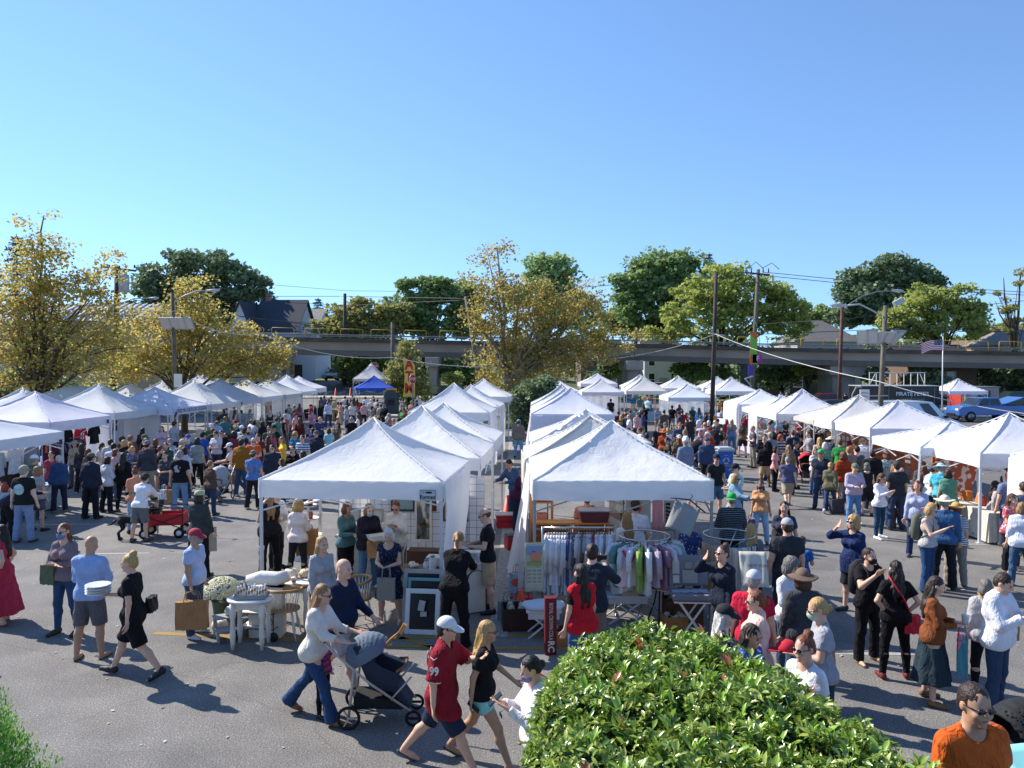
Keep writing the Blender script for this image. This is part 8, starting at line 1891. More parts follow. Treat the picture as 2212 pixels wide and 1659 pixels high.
r=thing('crate_shelf',(1.12,14.5,.80),0,'orange pine crate shelf holding a paper pumpkin, books and a lantern face','shelf');q=MB();q.box((0,0,.48),(1.45,.36,.035));q.box((0,0,.02),(1.45,.34,.03))
for x in(-.70,-.05,.12,.68):q.box((x,0,.25),(.035,.33,.42))
for z in(.12,.25,.38):q.box((-.375,.16,z),(.6,.015,.09));q.box((.40,.16,z),(.5,.015,.09))
q.build('crate',PIN,r,bevel=.004)
r=thing('paper_pumpkin',(.78,14.42,.845),0,'orange honeycomb paper pumpkin in the left crate','decoration');q=MB();q.lathe([(.04,.02),(.15,.05),(.18,.13),(.15,.23),(.05,.27)],(0,0,0),48,wob=lambda a,z:.04*math.sin(24*a));q.build('body',mat('paper_orange','#e0512a',rough=.7),r)
pk=pumpkin((1.58,14.42,.845),.10,mat('orange_pumpkin','#d8762a',rough=.5),'small orange lantern pumpkin with a cut face in the right crate','lantern_pumpkin');q=MB()
for x,z,w in((-.035,.085,.03),(.035,.085,.03)):q.prism([(x-w/2,z),(x+w/2,z),(x,z+.03)],-.105,-.095)
q.prism([(-.05,.055),(-.02,.03),(.02,.03),(.05,.055),(.02,.045),(-.02,.045)],-.105,-.093);q.build('cut_face',BLK,pk)
q=MB();q.lathe([(.03,0),(.035,.02),(.035,.2),(.03,.22)],(0,0,0),12);o=q.build('dark_candle',mat('dark_candle','#2a2420',rough=.5));o.location=(1.02,14.42,.84);tag(o,'dark pillar candle right of the paper pumpkin','candle')
for i in range(6):q=MB();q.box((0,0,.09),(.045,.14,.18));q.box((0,-.071,.12),(.03,.003,.03));o=q.build('book',mat('white_book','#c4c6c9',rough=.6));o.location=(1.14+i*.048-.02,14.42,.842);tag(o,'thin white book standing in the row between the crates','book','white books between the crates')
for i in range(7):q=MB();q.box((0,0,.10),(.04,.14,.20),Matrix.Rotation(R(3),3,'Y'));o=q.build('book',mat('yellow_book','#c9b32c',rough=.6));o.location=(1.27+.11+i*.043-.06,14.41,.845);tag(o,'yellow book with black stripe standing in the right crate','book','yellow books in the right crate')
r=thing('plastic_tote',(1.55,14.5,1.30),0,'maroon plastic storage bin on top of the crate shelf','storage bin');q=MB();q.prism([(-.24,0),(.24,0),(.28,.2),(-.28,.2)],-.17,.17);q.build('body',mat('maroon_plastic','#5a2430',rough=.4),r,bevel=.01);q=MB();q.box((0,0,.215),(.60,.38,.03));q.build('lid',mat('grey_lid','#9a98a0',rough=.4),r,bevel=.006)
r=thing('tall_pine_shelf',(.58,14.9,0),0,'tall orange pine bookshelf at the left rear of the clothing stall','shelf');q=MB()
for sx in(-1,1):q.box((sx*.2,0,.95),(.035,.3,1.9))
for z in(.3,.8,1.2,1.6,1.88):q.box((0,0,z),(.364,.29,.03))
q.build('shelf_frame',PIN,r)
for i,(c_,z,w) in enumerate((('#d98a7a',1.23,.2),('#c8b8a0',.83,.25),('#b0603a',1.63,.22))):q=MB();q.box((0,0,.08),(w,.2,.15));o=q.build('folded_linens',cloth_mat(c_));o.location=(.58,14.88,z-.01);tag(o,['pink','cream','rust'][i]+' folded linens on the tall pine bookshelf','linens')
r=thing('card_spinner',C4(472,600)+Vector((.0,.9,0)),0,'black wire spinner rack of greeting cards','card rack');q=MB();q.tube([(0,0,0),(0,0,1.6)],.015,6);q.lathe([(.16,0),(.16,.02)],(0,0,0),14);q.build('post',BLK,r)
for z in(1.05,1.35):
 for k in range(4):a=k*math.pi/2+.5;M=Matrix.Rotation(a,3,'Z');q=MB();q.box(M@Vector((0,-.13,z)),(.2,.03,.22),M);q.build('card_pocket',PAPER,r)
q=MB();q.box((0,0,1.66),(.2,.02,.09));q.build('header_sign',PAPER,r)
sheet_cloth(C4(340,635,1.42),.30,.78,6,0,mat('calendar_cloth','#b7b9a0',rough=.85),'printed calendar tea towel with a cottage hanging at the left of the rail','tea_towel','tea towel',None,.01)
cc=bpy.data.objects['tea_towel']
for(x,z,w,h,c_) in((0,-.12,.24,.14,'#7f97b5'),(.02,-.22,.16,.14,'#c98a6a'),(0,-.33,.24,.06,'#8fa35a'),(0,-.53,.22,.26,'#c4c8b4'),(-.01,-.16,.05,.06,'#9a4a3a'),(.01,-.24,.05,.05,'#5f7f9c')):q=MB();q.box((x,-.014-.002*abs(x*100),z),(w,.004,h));q.build('printed_patch',mat('print',c_,rough=.85),cc)
text_mesh('CALENDAR',.035,.001,mat('grey_ink','#6e6c68',rough=.8),'lettering',cc,(0,-.02,-.39)) if False else None
for i in range(4):
 for j in range(3):q=MB();q.box((-.08+j*.08,-.021,-.44-i*.06),(.06,.003,.04));q.build('month_block',mat('print','#9aa08c',rough=.85),cc)
for(x,w,h,c_,lb,kind) in((2.35,.45,.85,'#a7a49a','grey checked towel with a rooster print hung at the back of the clothing stall','rooster'),(2.72,.2,.8,'#c88a90','pink towel strip hung beside the rooster towel',None),(2.98,.3,.8,'#a8a49c','grey towel with black lettering and an orange flower top','txt')):
 o=sheet_cloth(Vector((x,14.3,1.95)),w,h,0,0,mat('towel_cloth',c_,rough=.85),lb,'tea_towel','tea towel',None,.008)
 if kind=='rooster':
  q=MB();q.prism([(-.07,-.42),(-.1,-.34),(-.05,-.3),(-.03,-.2),(0,-.17),(.04,-.2),(.03,-.26),(.07,-.32),(.05,-.42),(.01,-.47),(.01,-.56),(-.01,-.56),(-.01,-.47)],-.022,-.02);q.build('rooster_print',mat('rooster_orange','#c9552a',rough=.8),o)
 if kind=='txt':
  q=MB();q.box((0,-.02,-.13),(.24,.004,.18));q.build('flower_print',mat('flower_orange','#c9602a',rough=.8,kind=('flower','#e0a03c',18.0,.3)),o)
  for i in range(6):q=MB();q.box((-.07,-.02,-.29-i*.07),(.09,.004,.045),Matrix.Rotation(R(i*9),3,'Y'));q.build('black_lettering_block',INK,o)
r=thing('print_rack',(1.95,14.8,0),0,'stand of vintage magazine prints in plastic at the back of the clothing stall','print rack');q=MB();q.box((0,0,.5),(1.0,.4,1.0));q.build('stand',mat('grey_stand','#77767a',rough=.7),r)
for i,(x,z,c_) in enumerate(((-.32,1.2,'#7f8aa0'),(0,1.25,'#b08a7a'),(.3,1.2,'#9aa4a8'),(-.3,1.55,'#a5583c'),(.05,1.58,'#c4b49a'),(.34,1.5,'#6a7a86'))):q=MB();q.box((x,-.1+.06*(i//3),z),(.27,.02,.36),Matrix.Rotation(R(-12),3,'X'));q.build('print',mat('print_'+str(i),c_,rough=.3,kind=('patch','#d8d4c8',7.0)),r)
bn=C4(1150,1330);bn=Vector((bn.x,bn.y+.12,0));table(bn,0,.72,.5,.48,'low grey folding table under the clear fabric bin',mat('grey_plastic','#b4b8bc',rough=.5),None,.03,False,'low_table',cross=True)
r=thing('fabric_bin',bn+Vector((0,0,.485)),0,'clear plastic bin heaped with white fabric and lace','storage bin');q=MB();q.prism([(-.26,0),(.26,0),(.31,.30),(-.31,.30)],-.2,.2);q.build('body',mat('clear_plastic','#b4b6b8',rough=.2,var=.1,vscale=9),r,bevel=.01)
q=MB();q.tube([(-.33,-.22,.30),(.33,-.22,.30),(.33,.22,.30),(-.33,.22,.30),(-.33,-.22,.30)],.014,6);q.build('rim',WH,r);q=MB()
for i in range(9):a=i*2.4;q.lathe([(.02,.22),(.13,.26),(.11,.36),(.05,.40+.02*(i%3))],(.2*math.cos(a)*(i%3)/2,.12*math.sin(a),.0),12,wob=lambda a_,z_,i=i:.22*math.sin(3*a_+i)+.1*math.sin(7*a_))
q.build('fabric_heap',mat('heap_cloth','#cdd3da',rough=.9,bump=.6,bscale=16),r);q=MB();q.box((.03,-.235,.12),(.28,.008,.26));cs=q.build('card_sign',mat('card_tan','#a89c90',rough=.8),r);text_mesh('APRONS 10',.05,.001,INK,'lettering',cs,(.03,-.242,.2));text_mesh('vintage linens',.035,.001,INK,'lettering',cs,(.03,-.242,.12));text_mesh('each',.03,.001,INK,'lettering',cs,(.03,-.242,.07))
sp_=C4(1700,1450);r=thing('luggage_rack',sp_,-4,'white folding luggage rack holding the open suitcase','rack')
for sy in(-1,1):q=MB();q.bar((-.2,sy*.18,0),(.2,sy*.17,.58),.025);q.build('leg',WH,r);q=MB();q.bar((.2,sy*.15,0),(-.2,sy*.14,.58),.025);q.build('leg',WH,r)
q=MB();q.box((0,0,.59),(.56,.42,.02));q.build('top',WH,r);r=thing('open_suitcase',sp_+Vector((0,0,.61)),-4,'open grey vintage suitcase with old photographs pinned in its lid','suitcase');SG=mat('suitcase_grey','#77757c',rough=.6)
q=MB();q.box((0,0,.05),(.62,.42,.10));q.build('base',SG,r,bevel=.03);q=MB();q.box((0,.26,.36),(.62,.07,.48),Matrix.Rotation(R(-12),3,'X'));ld=q.build('lid',SG,r,bevel=.05)
for i,(x,z,w,h) in enumerate(((-.2,.42,.11,.2),(0,.45,.12,.1),(.17,.45,.14,.09),(.02,.28,.24,.2),(-.2,.24,.1,.12))):q=MB();q.box((x,.205+(z-.36)*.21,z),(w,.006,h),Matrix.Rotation(R(-12),3,'X'));q.build('photograph',mat('photo_'+str(i),['#b9b3a4','#8f8a80','#a39c8e','#9b958a','#c4bdae'][i],rough=.5),ld)
for i in range(4):q=MB();q.box((-.2+i*.13,-.02,.106+i*.003),(.18,.14,.004),Matrix.Rotation(i*.5,3,'Z'));q.build('loose_photograph',mat('photo_9','#a9a8b0',rough=.3),r)
r=thing('iron_stand',C4(1440,1340)+Vector((0,.1,0)),0,'black round topped iron stand between the fabric bin and the suitcase','stand');q=MB();q.lathe([(.02,.60),(.24,.60),(.25,.64),(.02,.65)],(0,0,0),24,sy=.9);q.build('plate',BLK,r,bevel=0)
for k in range(3):a=k*2.09+.3;q=MB();q.tube([(.04*math.cos(a),.04*math.sin(a),.6),(.1*math.cos(a),.1*math.sin(a),.3),(.22*math.cos(a),.22*math.sin(a),0)],.014,6);q.build('leg',BLK,r)
for(x,y,w,h,d,c_,lb) in((1560,1400,.36,.26,.3,'#9a6a40','pine crate of papers under the suitcase rack'),(600,1500,.42,.22,.34,'#a8804c','cardboard box of dolls at the feet of the person in red vest'),(1630,1330,.6,.42,.3,'#5a3a28','dark brown wicker hamper behind the suitcase rack'),(230,1370,.62,.36,.4,'#3f2a20','brown fur covered basket at the left foot of the clothing stall')):
 r=thing('box',C4(x,y),5,lb,'box');q=MB()
 for sx in(-1,1):q.box((sx*w/2,0,h/2),(.012,d,h));q.box((0,sx*d/2,h/2),(w-.013,.012,h))
 q.box((0,0,.01),(w-.02,d-.02,.012));q.build('body',mat('box_'+c_,c_,rough=.85,var=.12,vscale=7,bump=.3),r);q=MB()
 for i in range(6):q.lathe([(.02,h*.6),(.07,h*.75),(.05,h*1.0),(.02,h*1.1)],((i%3-1)*w*.28,(i//3-.5)*d*.4,0),8,wob=lambda a,z,i=i:.3*math.sin(2*a+i))
 q.build('contents',mat('box_contents','#8f8c90' if 'dolls' in lb else '#b5ab98',rough=.8,kind=('patch','#3a2a24',14.0)),r)
ds=C4(420,1440);table(Vector((ds.x,ds.y,0)),0,.55,.36,.44,'small white folding stool table draped with white cloth',WH,None,.025,False,'folding_stool',cross=True)
q=MB();q.lathe([(.30,.0),(.31,.04),(.27,.08),(.1,.11)],(0,0,0),20,sx=1.1,sy=.7,wob=lambda a,z:.08*math.sin(5*a));o=q.build('heaped_cloth',mat('heap_cloth','#cdd3da',rough=.9,bump=.6,bscale=16));o.location=(ds.x,ds.y,.442);tag(o,'heap of white embroidered cloth on the small folding stool','cloth')
r=thing('cola_box',C4(480,1600),4,'tall dark red vintage cola box standing on the asphalt','box');q=MB();q.box((0,0,.42),(.17,.14,.84));q.build('body',mat('cola_red','#621a22',rough=.5),r,bevel=.006)
o=text_mesh('ROYAL CROWN COLA',.085,.001,WOOD,'lettering',r,(.0,-.0725,.5),rot=(R(90),R(90),0),sx=.62);o=text_mesh('RC',.13,.001,WOOD,'lettering',r,(0,-.0725,.13),rot=(R(90),R(90),0),bold=.004)
bag(C4(240,1280)+Vector((0,.1,0)),.4,.3,.2,mat('red_bag','#b32026',rough=.7),'red cloth bag with round white seal at the left of the clothing stall',10);q=MB();pts=[(.05*math.cos(a),-.115,.16+.05*math.sin(a)) for a in[i*.5 for i in range(14)]];q.tube(pts,.006,4);q.build('seal',WOOD,[o for o in bpy.data.objects if o.name.startswith('shopping_bag')][-1])
bag(C4(125,1310)+Vector((0,.05,0)),.35,.3,.22,mat('denim_bag','#5c6f78',rough=.8),'blue grey shoulder bag lying left of the red cloth bag',25)
bag(C4(190,1100)+Vector((0,.3,0)),.25,.35,.15,mat('plastic_blue','#8fb4cc',rough=.4,kind=('patch','#c9584a',8.0)),'blue and white plastic bag against the clothing stall side',25)
r=thing('cooler_bag',C4(155,690),20,'red and grey insulated lunch cooler on the concrete strip','cooler');q=MB();q.box((0,0,.16),(.36,.28,.30));q.build('body',mat('cooler_red','#b52a3a',rough=.6),r,bevel=.03);q=MB();q.box((0,0,.33),(.35,.27,.05));q.build('lid',mat('cooler_grey','#4a4448',rough=.6),r,bevel=.02)
r=thing('plastic_tote',C4(110,495)+Vector((0,0,0)),0,'two stacked red plastic bins on the ground between the tent blocks','storage bin');
for k in(0,1):q=MB();q.prism([(-.28,k*.17),(.28,k*.17),(.32,k*.17+.15),(-.32,k*.17+.15)],-.2,.2);q.build('bin',mat('bin_red','#a8202a',rough=.4),r,bevel=.01)
q=MB();q.box((0,0,.34),(.68,.44,.03));q.build('lid',mat('lid_pink','#c9a8a8',rough=.4),r)
gt=C4(185,160);table(gt+Vector((.1,.1,0)),0,.9,.5,.72,'work table covered with goods beside the person in purple',mat('grey_stand','#77767a',rough=.7),mat('mottled_top','#8d9094',rough=.6,kind=('patch','#3c3e44',9.0)),.03,False,'work_table',cross=True)
r=thing('folding_chair',Q(2130,1080,2.765,1250,1400)+Vector((.3,.8,0)),20,'bright green folding camp chair between the tent blocks','chair');q=MB();q.box((0,.2,.65),(.5,.03,.5),Matrix.Rotation(R(-10),3,'X'));q.box((0,0,.42),(.5,.45,.03));q.build('canvas_seat',mat('lime_canvas','#4fae3c',rough=.7),r)
for sx in(-1,1):q=MB();q.bar((sx*.25,-.22,0),(sx*.25,.22,.42),.02);q.bar((sx*.25,.22,0),(sx*.25,-.22,.42),.02);q.bar((sx*.25,.22,.3),(sx*.25,.26,.9),.02);q.build('leg',BLK,r)
# ---------------------------------------------------------------- goods in the left row
sh=[('#d9693a',-.95,'orange'),('#17181c',-.3,'black'),('#c8283c',.38,'red'),('#16181b',1.05,'black')]
t1=LT[1];base=t1 .location
for i,(c_,y,nm) in enumerate(sh):
 g=hang_garment((base.x+1.35,base.y+y*1.35,2.0),88,.58,.68,c_,[nm+' tee with small dark print hung under the lavender tent rim','black tee between the orange and red ones under the lavender tent','red tee with white block print under the lavender tent rim','plain black tee, last of the four under the lavender tent'][i],'tee shirts hung under the lavender tent',seed=i+60)
 if i in(0,2):
  for(x,z,w,h) in(((-.07,-.3,.1,.1),(.07,-.3,.1,.1),(-.07,-.43,.1,.1),(.07,-.43,.1,.1)) if i==2 else((0,-.3,.2,.12),(0,-.46,.16,.08))):q=MB();q.box((x,-.062,z),(w*.8,.004,h*.8));q.build('chest_print',WOOD if i==2 else INK,g)
r=thing('print_wall',(LT[2].location.x+.2,LT[2].location.y+.1,0),88,'white display wall of black framed prints inside the leaf shadowed tent','display wall');q=MB();q.box((0,0,1.15),(3.0,.04,2.0));q.build('panel',mat('white_sheet2','#d6d6da',rough=.85),r)
for i,(x,z,w,h) in enumerate(((-1.25,1.75,.3,.42),(-.85,1.9,.42,.4),(-.3,1.9,.42,.4),(.25,1.9,.42,.4),(.75,1.75,.26,.8),(-1.2,1.25,.3,.3),(-.75,1.35,.42,.32),(-.2,1.35,.48,.34),(.35,1.35,.3,.3))):q=MB();q.box((x,-.04,z),(w,.03,h));f_=q.build('black_frame',mat('print_black','#141414',rough=.4,kind=('flower','#5c5a50',9.0,.12)),r)
def stall_table(p,rz,w,label,c_='#d4d2cc',goods=6,seed=0,gcols=('#8c5a3a','#c9b48c','#4a6a7a','#b0483a','#d8d4cc'),d=.75,hh=.74):
 r=thing('stall_table',p,rz,label,'table');q=MB();n=36;vs=[]
 for z,k in((hh,0),(hh-.02,.01),(hh*.5,.03),(.04,.05)):
  for i in range(n):
   s_=i/n*4;e=int(s_);u=s_-e;A=[(-1,-1),(1,-1),(1,1),(-1,1)][e];B=[(1,-1),(1,1),(-1,1),(-1,-1)][e];x,y=A[0]+(B[0]-A[0])*u,A[1]+(B[1]-A[1])*u
   o=k+(.02*math.sin(i*2.3+seed) if k>.01 else 0);vs.append((x*(w/2+o),y*(d/2+o),z))
 q.add(vs,[(j*n+i,j*n+(i+1)%n,(j+1)*n+(i+1)%n,(j+1)*n+i) for j in range(3) for i in range(n)]+[tuple(range(n))],False);q.build('tablecloth',cloth_mat(c_),r);rg=random.Random(seed)
 M=Matrix.Rotation(R(rz),3,'Z')
 for i in range(goods):
  x=(i+.5)/goods*w-w/2;y=rg.uniform(-.2,.2);c2=rg.choice(gcols);kk=rg.randrange(3);h=rg.uniform(.10,.28);ww=w/goods*.36;q=MB()
  if kk==0:q.box((0,0,h/2+.003),(ww*1.7,.14,h));q.box((0,-.01,h+.01),(ww*1.8,.16,.015));nm,ct='display_box','box'
  elif kk==1:q.lathe([(ww*.5,.002),(ww*.7,h*.3),(ww*.6,h*.7),(ww*.3,h*.85),(ww*.36,h)],(0,0,0),12);nm,ct='vase','vase'
  else:q.box((0,0,h*.6),(ww*1.5,.02,h*1.2),Matrix.Rotation(R(-15),3,'X'));q.box((0,.05,.015),(ww,.1,.02));nm,ct='display_stand','display stand'
  o=q.build(nm,mat('goods',c2,rough=.6,var=.1));pp=Vector(p)+M@Vector((x,y,hh));o.location=pp;o.rotation_euler=(0,0,R(rz));side=['first','second','third','fourth','fifth','sixth','seventh','eighth'][i]
  tag(o,'%s %s, %s item along the %s'%(cname('#%02x%02x%02x'%tuple(int(255*k**(1/2.2)) for k in col(c2))),ct,side,' '.join(label.split()[:5])),ct,'goods on the stall tables')
 return r
for i,(y,lb,c_) in enumerate(((21.8,'pale blue table with jewellery trays at left edge','#9fb4c0'),(32.6,'white table of prints beneath framed prints','#d8d6d2'),(36.4,'cream table under the painted name tent','#cfc8ba'),(40,'white table in the grey green tent','#d8d4d0'),(44.4,'dark table by the grid panels','#3a3c44'),(48.4,'tan cloth table beyond the grid panels','#b8a58c'),(52,'teal cloth table in the leaf shade','#3f7a78'),(56.4,'grey table in the steep speckled tent','#8d8f94'),(61.8,'black table in the last left tent','#26262a'))):
 stall_table(Vector((-16.0 if y>25 else-14.0,y,0)),88,2.4,lb,c_,6,i)
rl=rail(Vector((-15.9,27.2,0)),86,2.2,1.62,'white clothes rail of maroon and grey garments at the lavender tent')
for i in range(13):hang_garment((-15.9+.0,26.3+i*.15,1.58),5,.42,.8,['#5c2838','#6a3a48','#8d8f98','#4a2030','#7a6a70','#3a2a38','#9a9aa2'][i%7],['maroon','plum','grey','wine','taupe','aubergine','silver'][i%7]+(' garment, front half' if i<7 else ' garment, rear half')+' of the rail at the lavender tent','garments on the white rail',seed=i+90)
for i in range(3):hang_garment((-13.7,20.4+i*.75,1.98),88,.5,.65,['#b9bcc2','#d4d4d8','#8a8c94'][i],['light grey','white','mid grey'][i]+' tee hung under the bluish tent at the left edge','tees hung under the left edge tent',seed=i)
for i,(x,y,rz,w,h,lb) in enumerate(((-15.5,45.3,88,1.4,1.9,'white wire grid panel at the lavender shaded tent'),(-15.5,41.2,88,1.0,1.5,'dark garment display in the grey green tent'),(-15.6,49.2,88,1.2,1.8,'canvas tote display with horse heads beyond the grid panel'))):
 r=thing('goods_display',(x,y,0),rz,lb,'display panel');q=MB()
 if i==0:
  for k in range(12):q.tube([(-w/2+k*w/11,0,.1),(-w/2+k*w/11,0,h)],.008,4)
  for k in range(15):q.tube([(-w/2,0,.1+k*(h-.1)/14),(w/2,0,.1+k*(h-.1)/14)],.008,4)
  q.build('wire_grid',WH,r)
 else:
  q.box((0,0,h/2+.1),(w,.04,h));q.build('panel',mat('panel_'+str(i),['','#2c3038','#c4b9a4'][i],rough=.8),r)
  for k in range(6):q=MB();q.box((-w/3+(k%3)*w/3,-.03,h*.45+(k//3)*h*.35),(w*.22,.02,h*.25));q.build('pinned_item',mat('item_'+str(k),['#7a4a38','#d8d4cc','#4a3a34','#9a8a74','#b8b4ac','#c0504a'][k],rough=.8),r)
  # ---------------------------------------------------------------- goods in the right row
for i,(y,lb,c_) in enumerate(((41.3,'white table in the far right tent','#d8d8dc'),(37.6,'lilac table in slant legged tent','#b9b4cc'),(33.6,'white table under third right tent','#d4d2d0'),(29.6,'pink cloth table by vendors there','#c98a8a'),(26.3,'oak table before orange shelves','#a8805a'),(22.2,'grey table at sculpture stall front','#8d8f94'),(19.3,'cream table of folded patterned quilts','#c9c2b4'))):
 stall_table(Vector((11.75,y,0)),-92,2.3,lb,c_,6,i+20,('#b8702f','#8c4a2c','#c9c4bc','#3a4a5c','#d8d4cc','#a83a34'))
r=thing('card_wall',(13.6,29.9,0),-88,'pink brown wall pinned with rows of white cards in the ivory tent','display wall');q=MB();q.box((0,0,1.1),(3.2,.04,1.8));q.build('panel',mat('card_wall','#a8786a',rough=.8),r)
for i in range(6):
 for j in range(9):q=MB();q.box((-1.4+j*.35,-.03,.5+i*.26),(.2,.015,.16));q.build('card',PAPER,r)
for k,(x,y,lb) in enumerate(((13.2,25.6,'tall orange slatted shelf in the tent before the white van'),(13.2,27.2,'second orange slatted shelf beside the first'),(13.0,22.9,'orange slatted shelf in the sculpture tent'))):
 r=thing('slatted_shelf',(x,y,0),-88,lb,'shelf');q=MB();OW=mat('orange_wood','#a85a30',rough=.6,var=.15,vscale=4)
 for sx in(-1,1):q.box((sx*.5,0,.95),(.05,.35,1.9))
 for z in range(11):q.box((0,-.1,.15+z*.165),(.95,.04,.06))
 for z in(.4,.9,1.4,1.88):q.box((0,.03,z),(.94,.3,.025))
 q.build('shelf_frame',OW,r)
for i,(x,y,w,h,rz,ln,c_,c2,lb) in enumerate(((11.6,20.6,1.0,1.6,-70,22,'#b0583c','#e0c4b4','rust and pink patterned quilt leaning at the front of the quilt stall'),(12.1,18.6,.9,1.7,-80,5,'#26262a','#cfcfcf','black and white cracked pattern rug hung in the quilt stall'),(11.9,17.9,.7,1.8,-80,4,'#b9b9bc','#55565c','grey patterned rug beside the black and white one'),(12.0,18.25,.25,1.8,-80,3,'#5c3a28','#3f5a34','narrow brown tapestry strip between the two patterned rugs'))):
 r=thing('patterned_rug',(x,y,.0),rz,lb,'rug');r.rotation_euler[0]=R(-ln);q=MB();vs=[]
 for j in range(9):
  for k in range(9):vs.append(((k/8-.5)*w,.02*math.sin(k*1.3+j),.25+j/8*h))
 q.add(vs,[(j*9+k,j*9+k+1,(j+1)*9+k+1,(j+1)*9+k) for j in range(8) for k in range(8)],True);o=q.build('rug',mat('rug_'+str(i),c_,rough=.9,kind=('patch',c2,9.0)),r);s_=o.modifiers.new('t','SOLIDIFY');s_.thickness=.015
for(x,y,lb,c_) in((11.0,41.0,'dark wooden jewellery board at the far end of the right row','#4a3020'),(10.8,39.5,'white draped pedestal by the jewellery board','#d4d4d6')):
 r=thing('display_board',(x,y,0),-70,lb,'display board');q=MB();q.box((0,0,.75),(.7,.12,1.5));q.build('board',mat('board',c_,rough=.7),r)
 if 'dark' in lb:
  for i in range(9):q=MB();q.box((-.22+(i%3)*.22,-.075,.4+(i//3)*.38),(.13,.02,.2));q.build('card',mat('board_card','#b8a68c',rough=.7),r)
for i,(px,Y,w,c_,lb) in enumerate(((1250,60.5,2.2,'#3a4a8a','blue cloth table in the left part of the far row'),(1385,59,2.2,'#8fb4cc','pale blue checked table under the ivory far tent'),(1490,53.5,2.0,'#c9c9cc','grey white table under the low bluish tent'),(1575,57.5,2.2,'#b0a8c4','lilac table in the rightmost far tent'))):stall_table(Vector((X(px,Y),Y-1.2,0)),0,w,lb,c_,6,40+i)
# ---------------------------------------------------------------- strollers, wagon, animals
def stroller(p,rz,label,fab='#2c3a4c',hood='#6f7d8c',frm='#b9b9b6',s=1.0,net=False,group='strollers'):
 r=thing('stroller',p,rz,label,'stroller',group);r.scale=(s,)*3;fm=mat('stroller_frame',frm,rough=.35,metal=.3);F_=mat('stroller_fabric',fab,rough=.8,bump=.2);H_=mat('stroller_hood',hood,rough=.8,bump=.3)
 for sy in(-1,1):
  q=MB();q.tube([(-.62,sy*.24,1.03),(-.50,sy*.25,.90),(-.1,sy*.26,.55),(.42,sy*.22,.16)],.016,8);q.tube([(-.28,sy*.26,.70),(-.34,sy*.27,.14)],.017,8);q.tube([(.16,sy*.25,.34),(.40,sy*.22,.60)],.012,6);q.build('side_frame',fm,r)
  q=MB();q.tube([(-.34+.125*math.cos(a),sy*.29,.14+.125*math.sin(a)) for a in[i*.2856 for i in range(23)]],.019,8,cap=False);w_=q.build('rear_wheel',TY,r);q=MB()
  for k in range(3):a=k*2.09;q.bar((-.34,sy*.29,.14),(-.34+.12*math.cos(a),sy*.29,.14+.12*math.sin(a)),.025,.015)
  q.build('hub',fm,w_);q=MB();q.tube([(.42+.082*math.cos(a),sy*.23,.10+.082*math.sin(a)) for a in[i*.349 for i in range(19)]],.018,8,cap=False);q.bar((.36,sy*.23,.1),(.48,sy*.23,.1),.03,.02);q.build('front_wheel',TY,r)
 q=MB();q.tube([(-.62,-.24,1.03),(-.66,-.12,1.06),(-.66,.12,1.06),(-.62,.24,1.03)],.02,8);q.build('handlebar',mat('tan_leather','#7a5236',rough=.6),r)
 q=MB();q.tube([(.22,-.22,.66),(.32,-.12,.70),(.32,.12,.70),(.22,.22,.66)],.018,8);q.build('bumper_bar',mat('tan_leather','#7a5236',rough=.6),r)
 q=MB();q.prism([(-.30,.95),(-.22,.98),(-.02,.52),(.22,.48),(.40,.22),(.34,.18),(.16,.40),(-.10,.44)],-.19,.19);q.build('seat',F_,r,bevel=.02)
 for sy in(-1,1):q=MB();q.prism([(-.30,.95),(.05,.70),(.28,.60),(.22,.48),(-.06,.46)],sy*.19-.012,sy*.19+.012);q.build('seat_side',F_,r)
 def hf():
  S=Sdf();S.ell((-.12,0,.78),(.30,.235,.29));a_=np.array((.35,0,.94));a_=a_/np.linalg.norm(a_)
  def cut(P,D):
   q_=P-np.array((-.12,0,.78));inn=np.sqrt((q_[...,0]/.28)**2+(q_[...,1]/.215)**2+(q_[...,2]/.27)**2)
   rib=.002*np.cos(28*np.arctan2(q_[...,2],q_[...,0]));return np.maximum(np.maximum(np.maximum(D+rib,(1-inn)*.2),-(q_@np.array((-.5,0,.866)))),(q_@np.array((.95,0,-.3)))-.14)
  S.post.append(cut);return S.mesh(.014)
 padd('hood',pmesh('stroller_hood',hf,'hood'),H_,r)
 q=MB();q.prism([(-.30,.20),(.30,.18),(.34,.30),(-.30,.34)],-.18,.18);q.build('basket',mat('basket_mesh','#17181b',rough=.8),r,bevel=.02)
 if net:q=MB();q.lathe([(.27,.45),(.30,.6),(.27,.85),(.18,1.02),(.05,1.07)],(0,0,0),20,sx=1.1,sy=.9,wob=lambda a,z:.03*math.sin(9*a+8*z));q.build('white_net',mat('net','#b9bcc2',rough=.6,trans=.3),r)
 return r
sp0=at(822,1552);stroller(sp0,2,'navy and grey stroller with tan handle pushed by the person in ivory','#232e40','#66727f','#b5aea4',.98)
q=MB();q.tube([(0,0,0),(.05,.02,.2),(.1,0,.34)],.012,6);q.box((.11,0,.38),(.05,.06,.12));o=q.build('wooden_spoon_toy',PIN);o.location=sp0+Vector((.0,-.1,.85));o.rotation_euler=(0,R(30),0);tag(o,'wooden toy sticking out of the navy stroller','toy')
stroller(Q(505,1230,2.37,650,1450),-95,'white netted stroller pushed by the person in white tee and cap','#5a5e66','#b4b7bb','#b5b8bb',1.0,True)
stroller(Q(1420,640,2.37,650,1450),-80,'black stroller in front of the person in pink','#17181c','#1b1c20','#2a2a2c',1.0)
stroller(Q(490,650,2.765,1250,1400),30,'black stroller handled by the person in white tee near the blue tent','#17181c','#1b1c20','#2a2a2c',1.0)
stroller(Q(2010,1225,2.765,2000,1400),160,'black stroller with chrome frame in front of the sipping person','#1a1b22','#15161a','#c4c6c8',1.05)
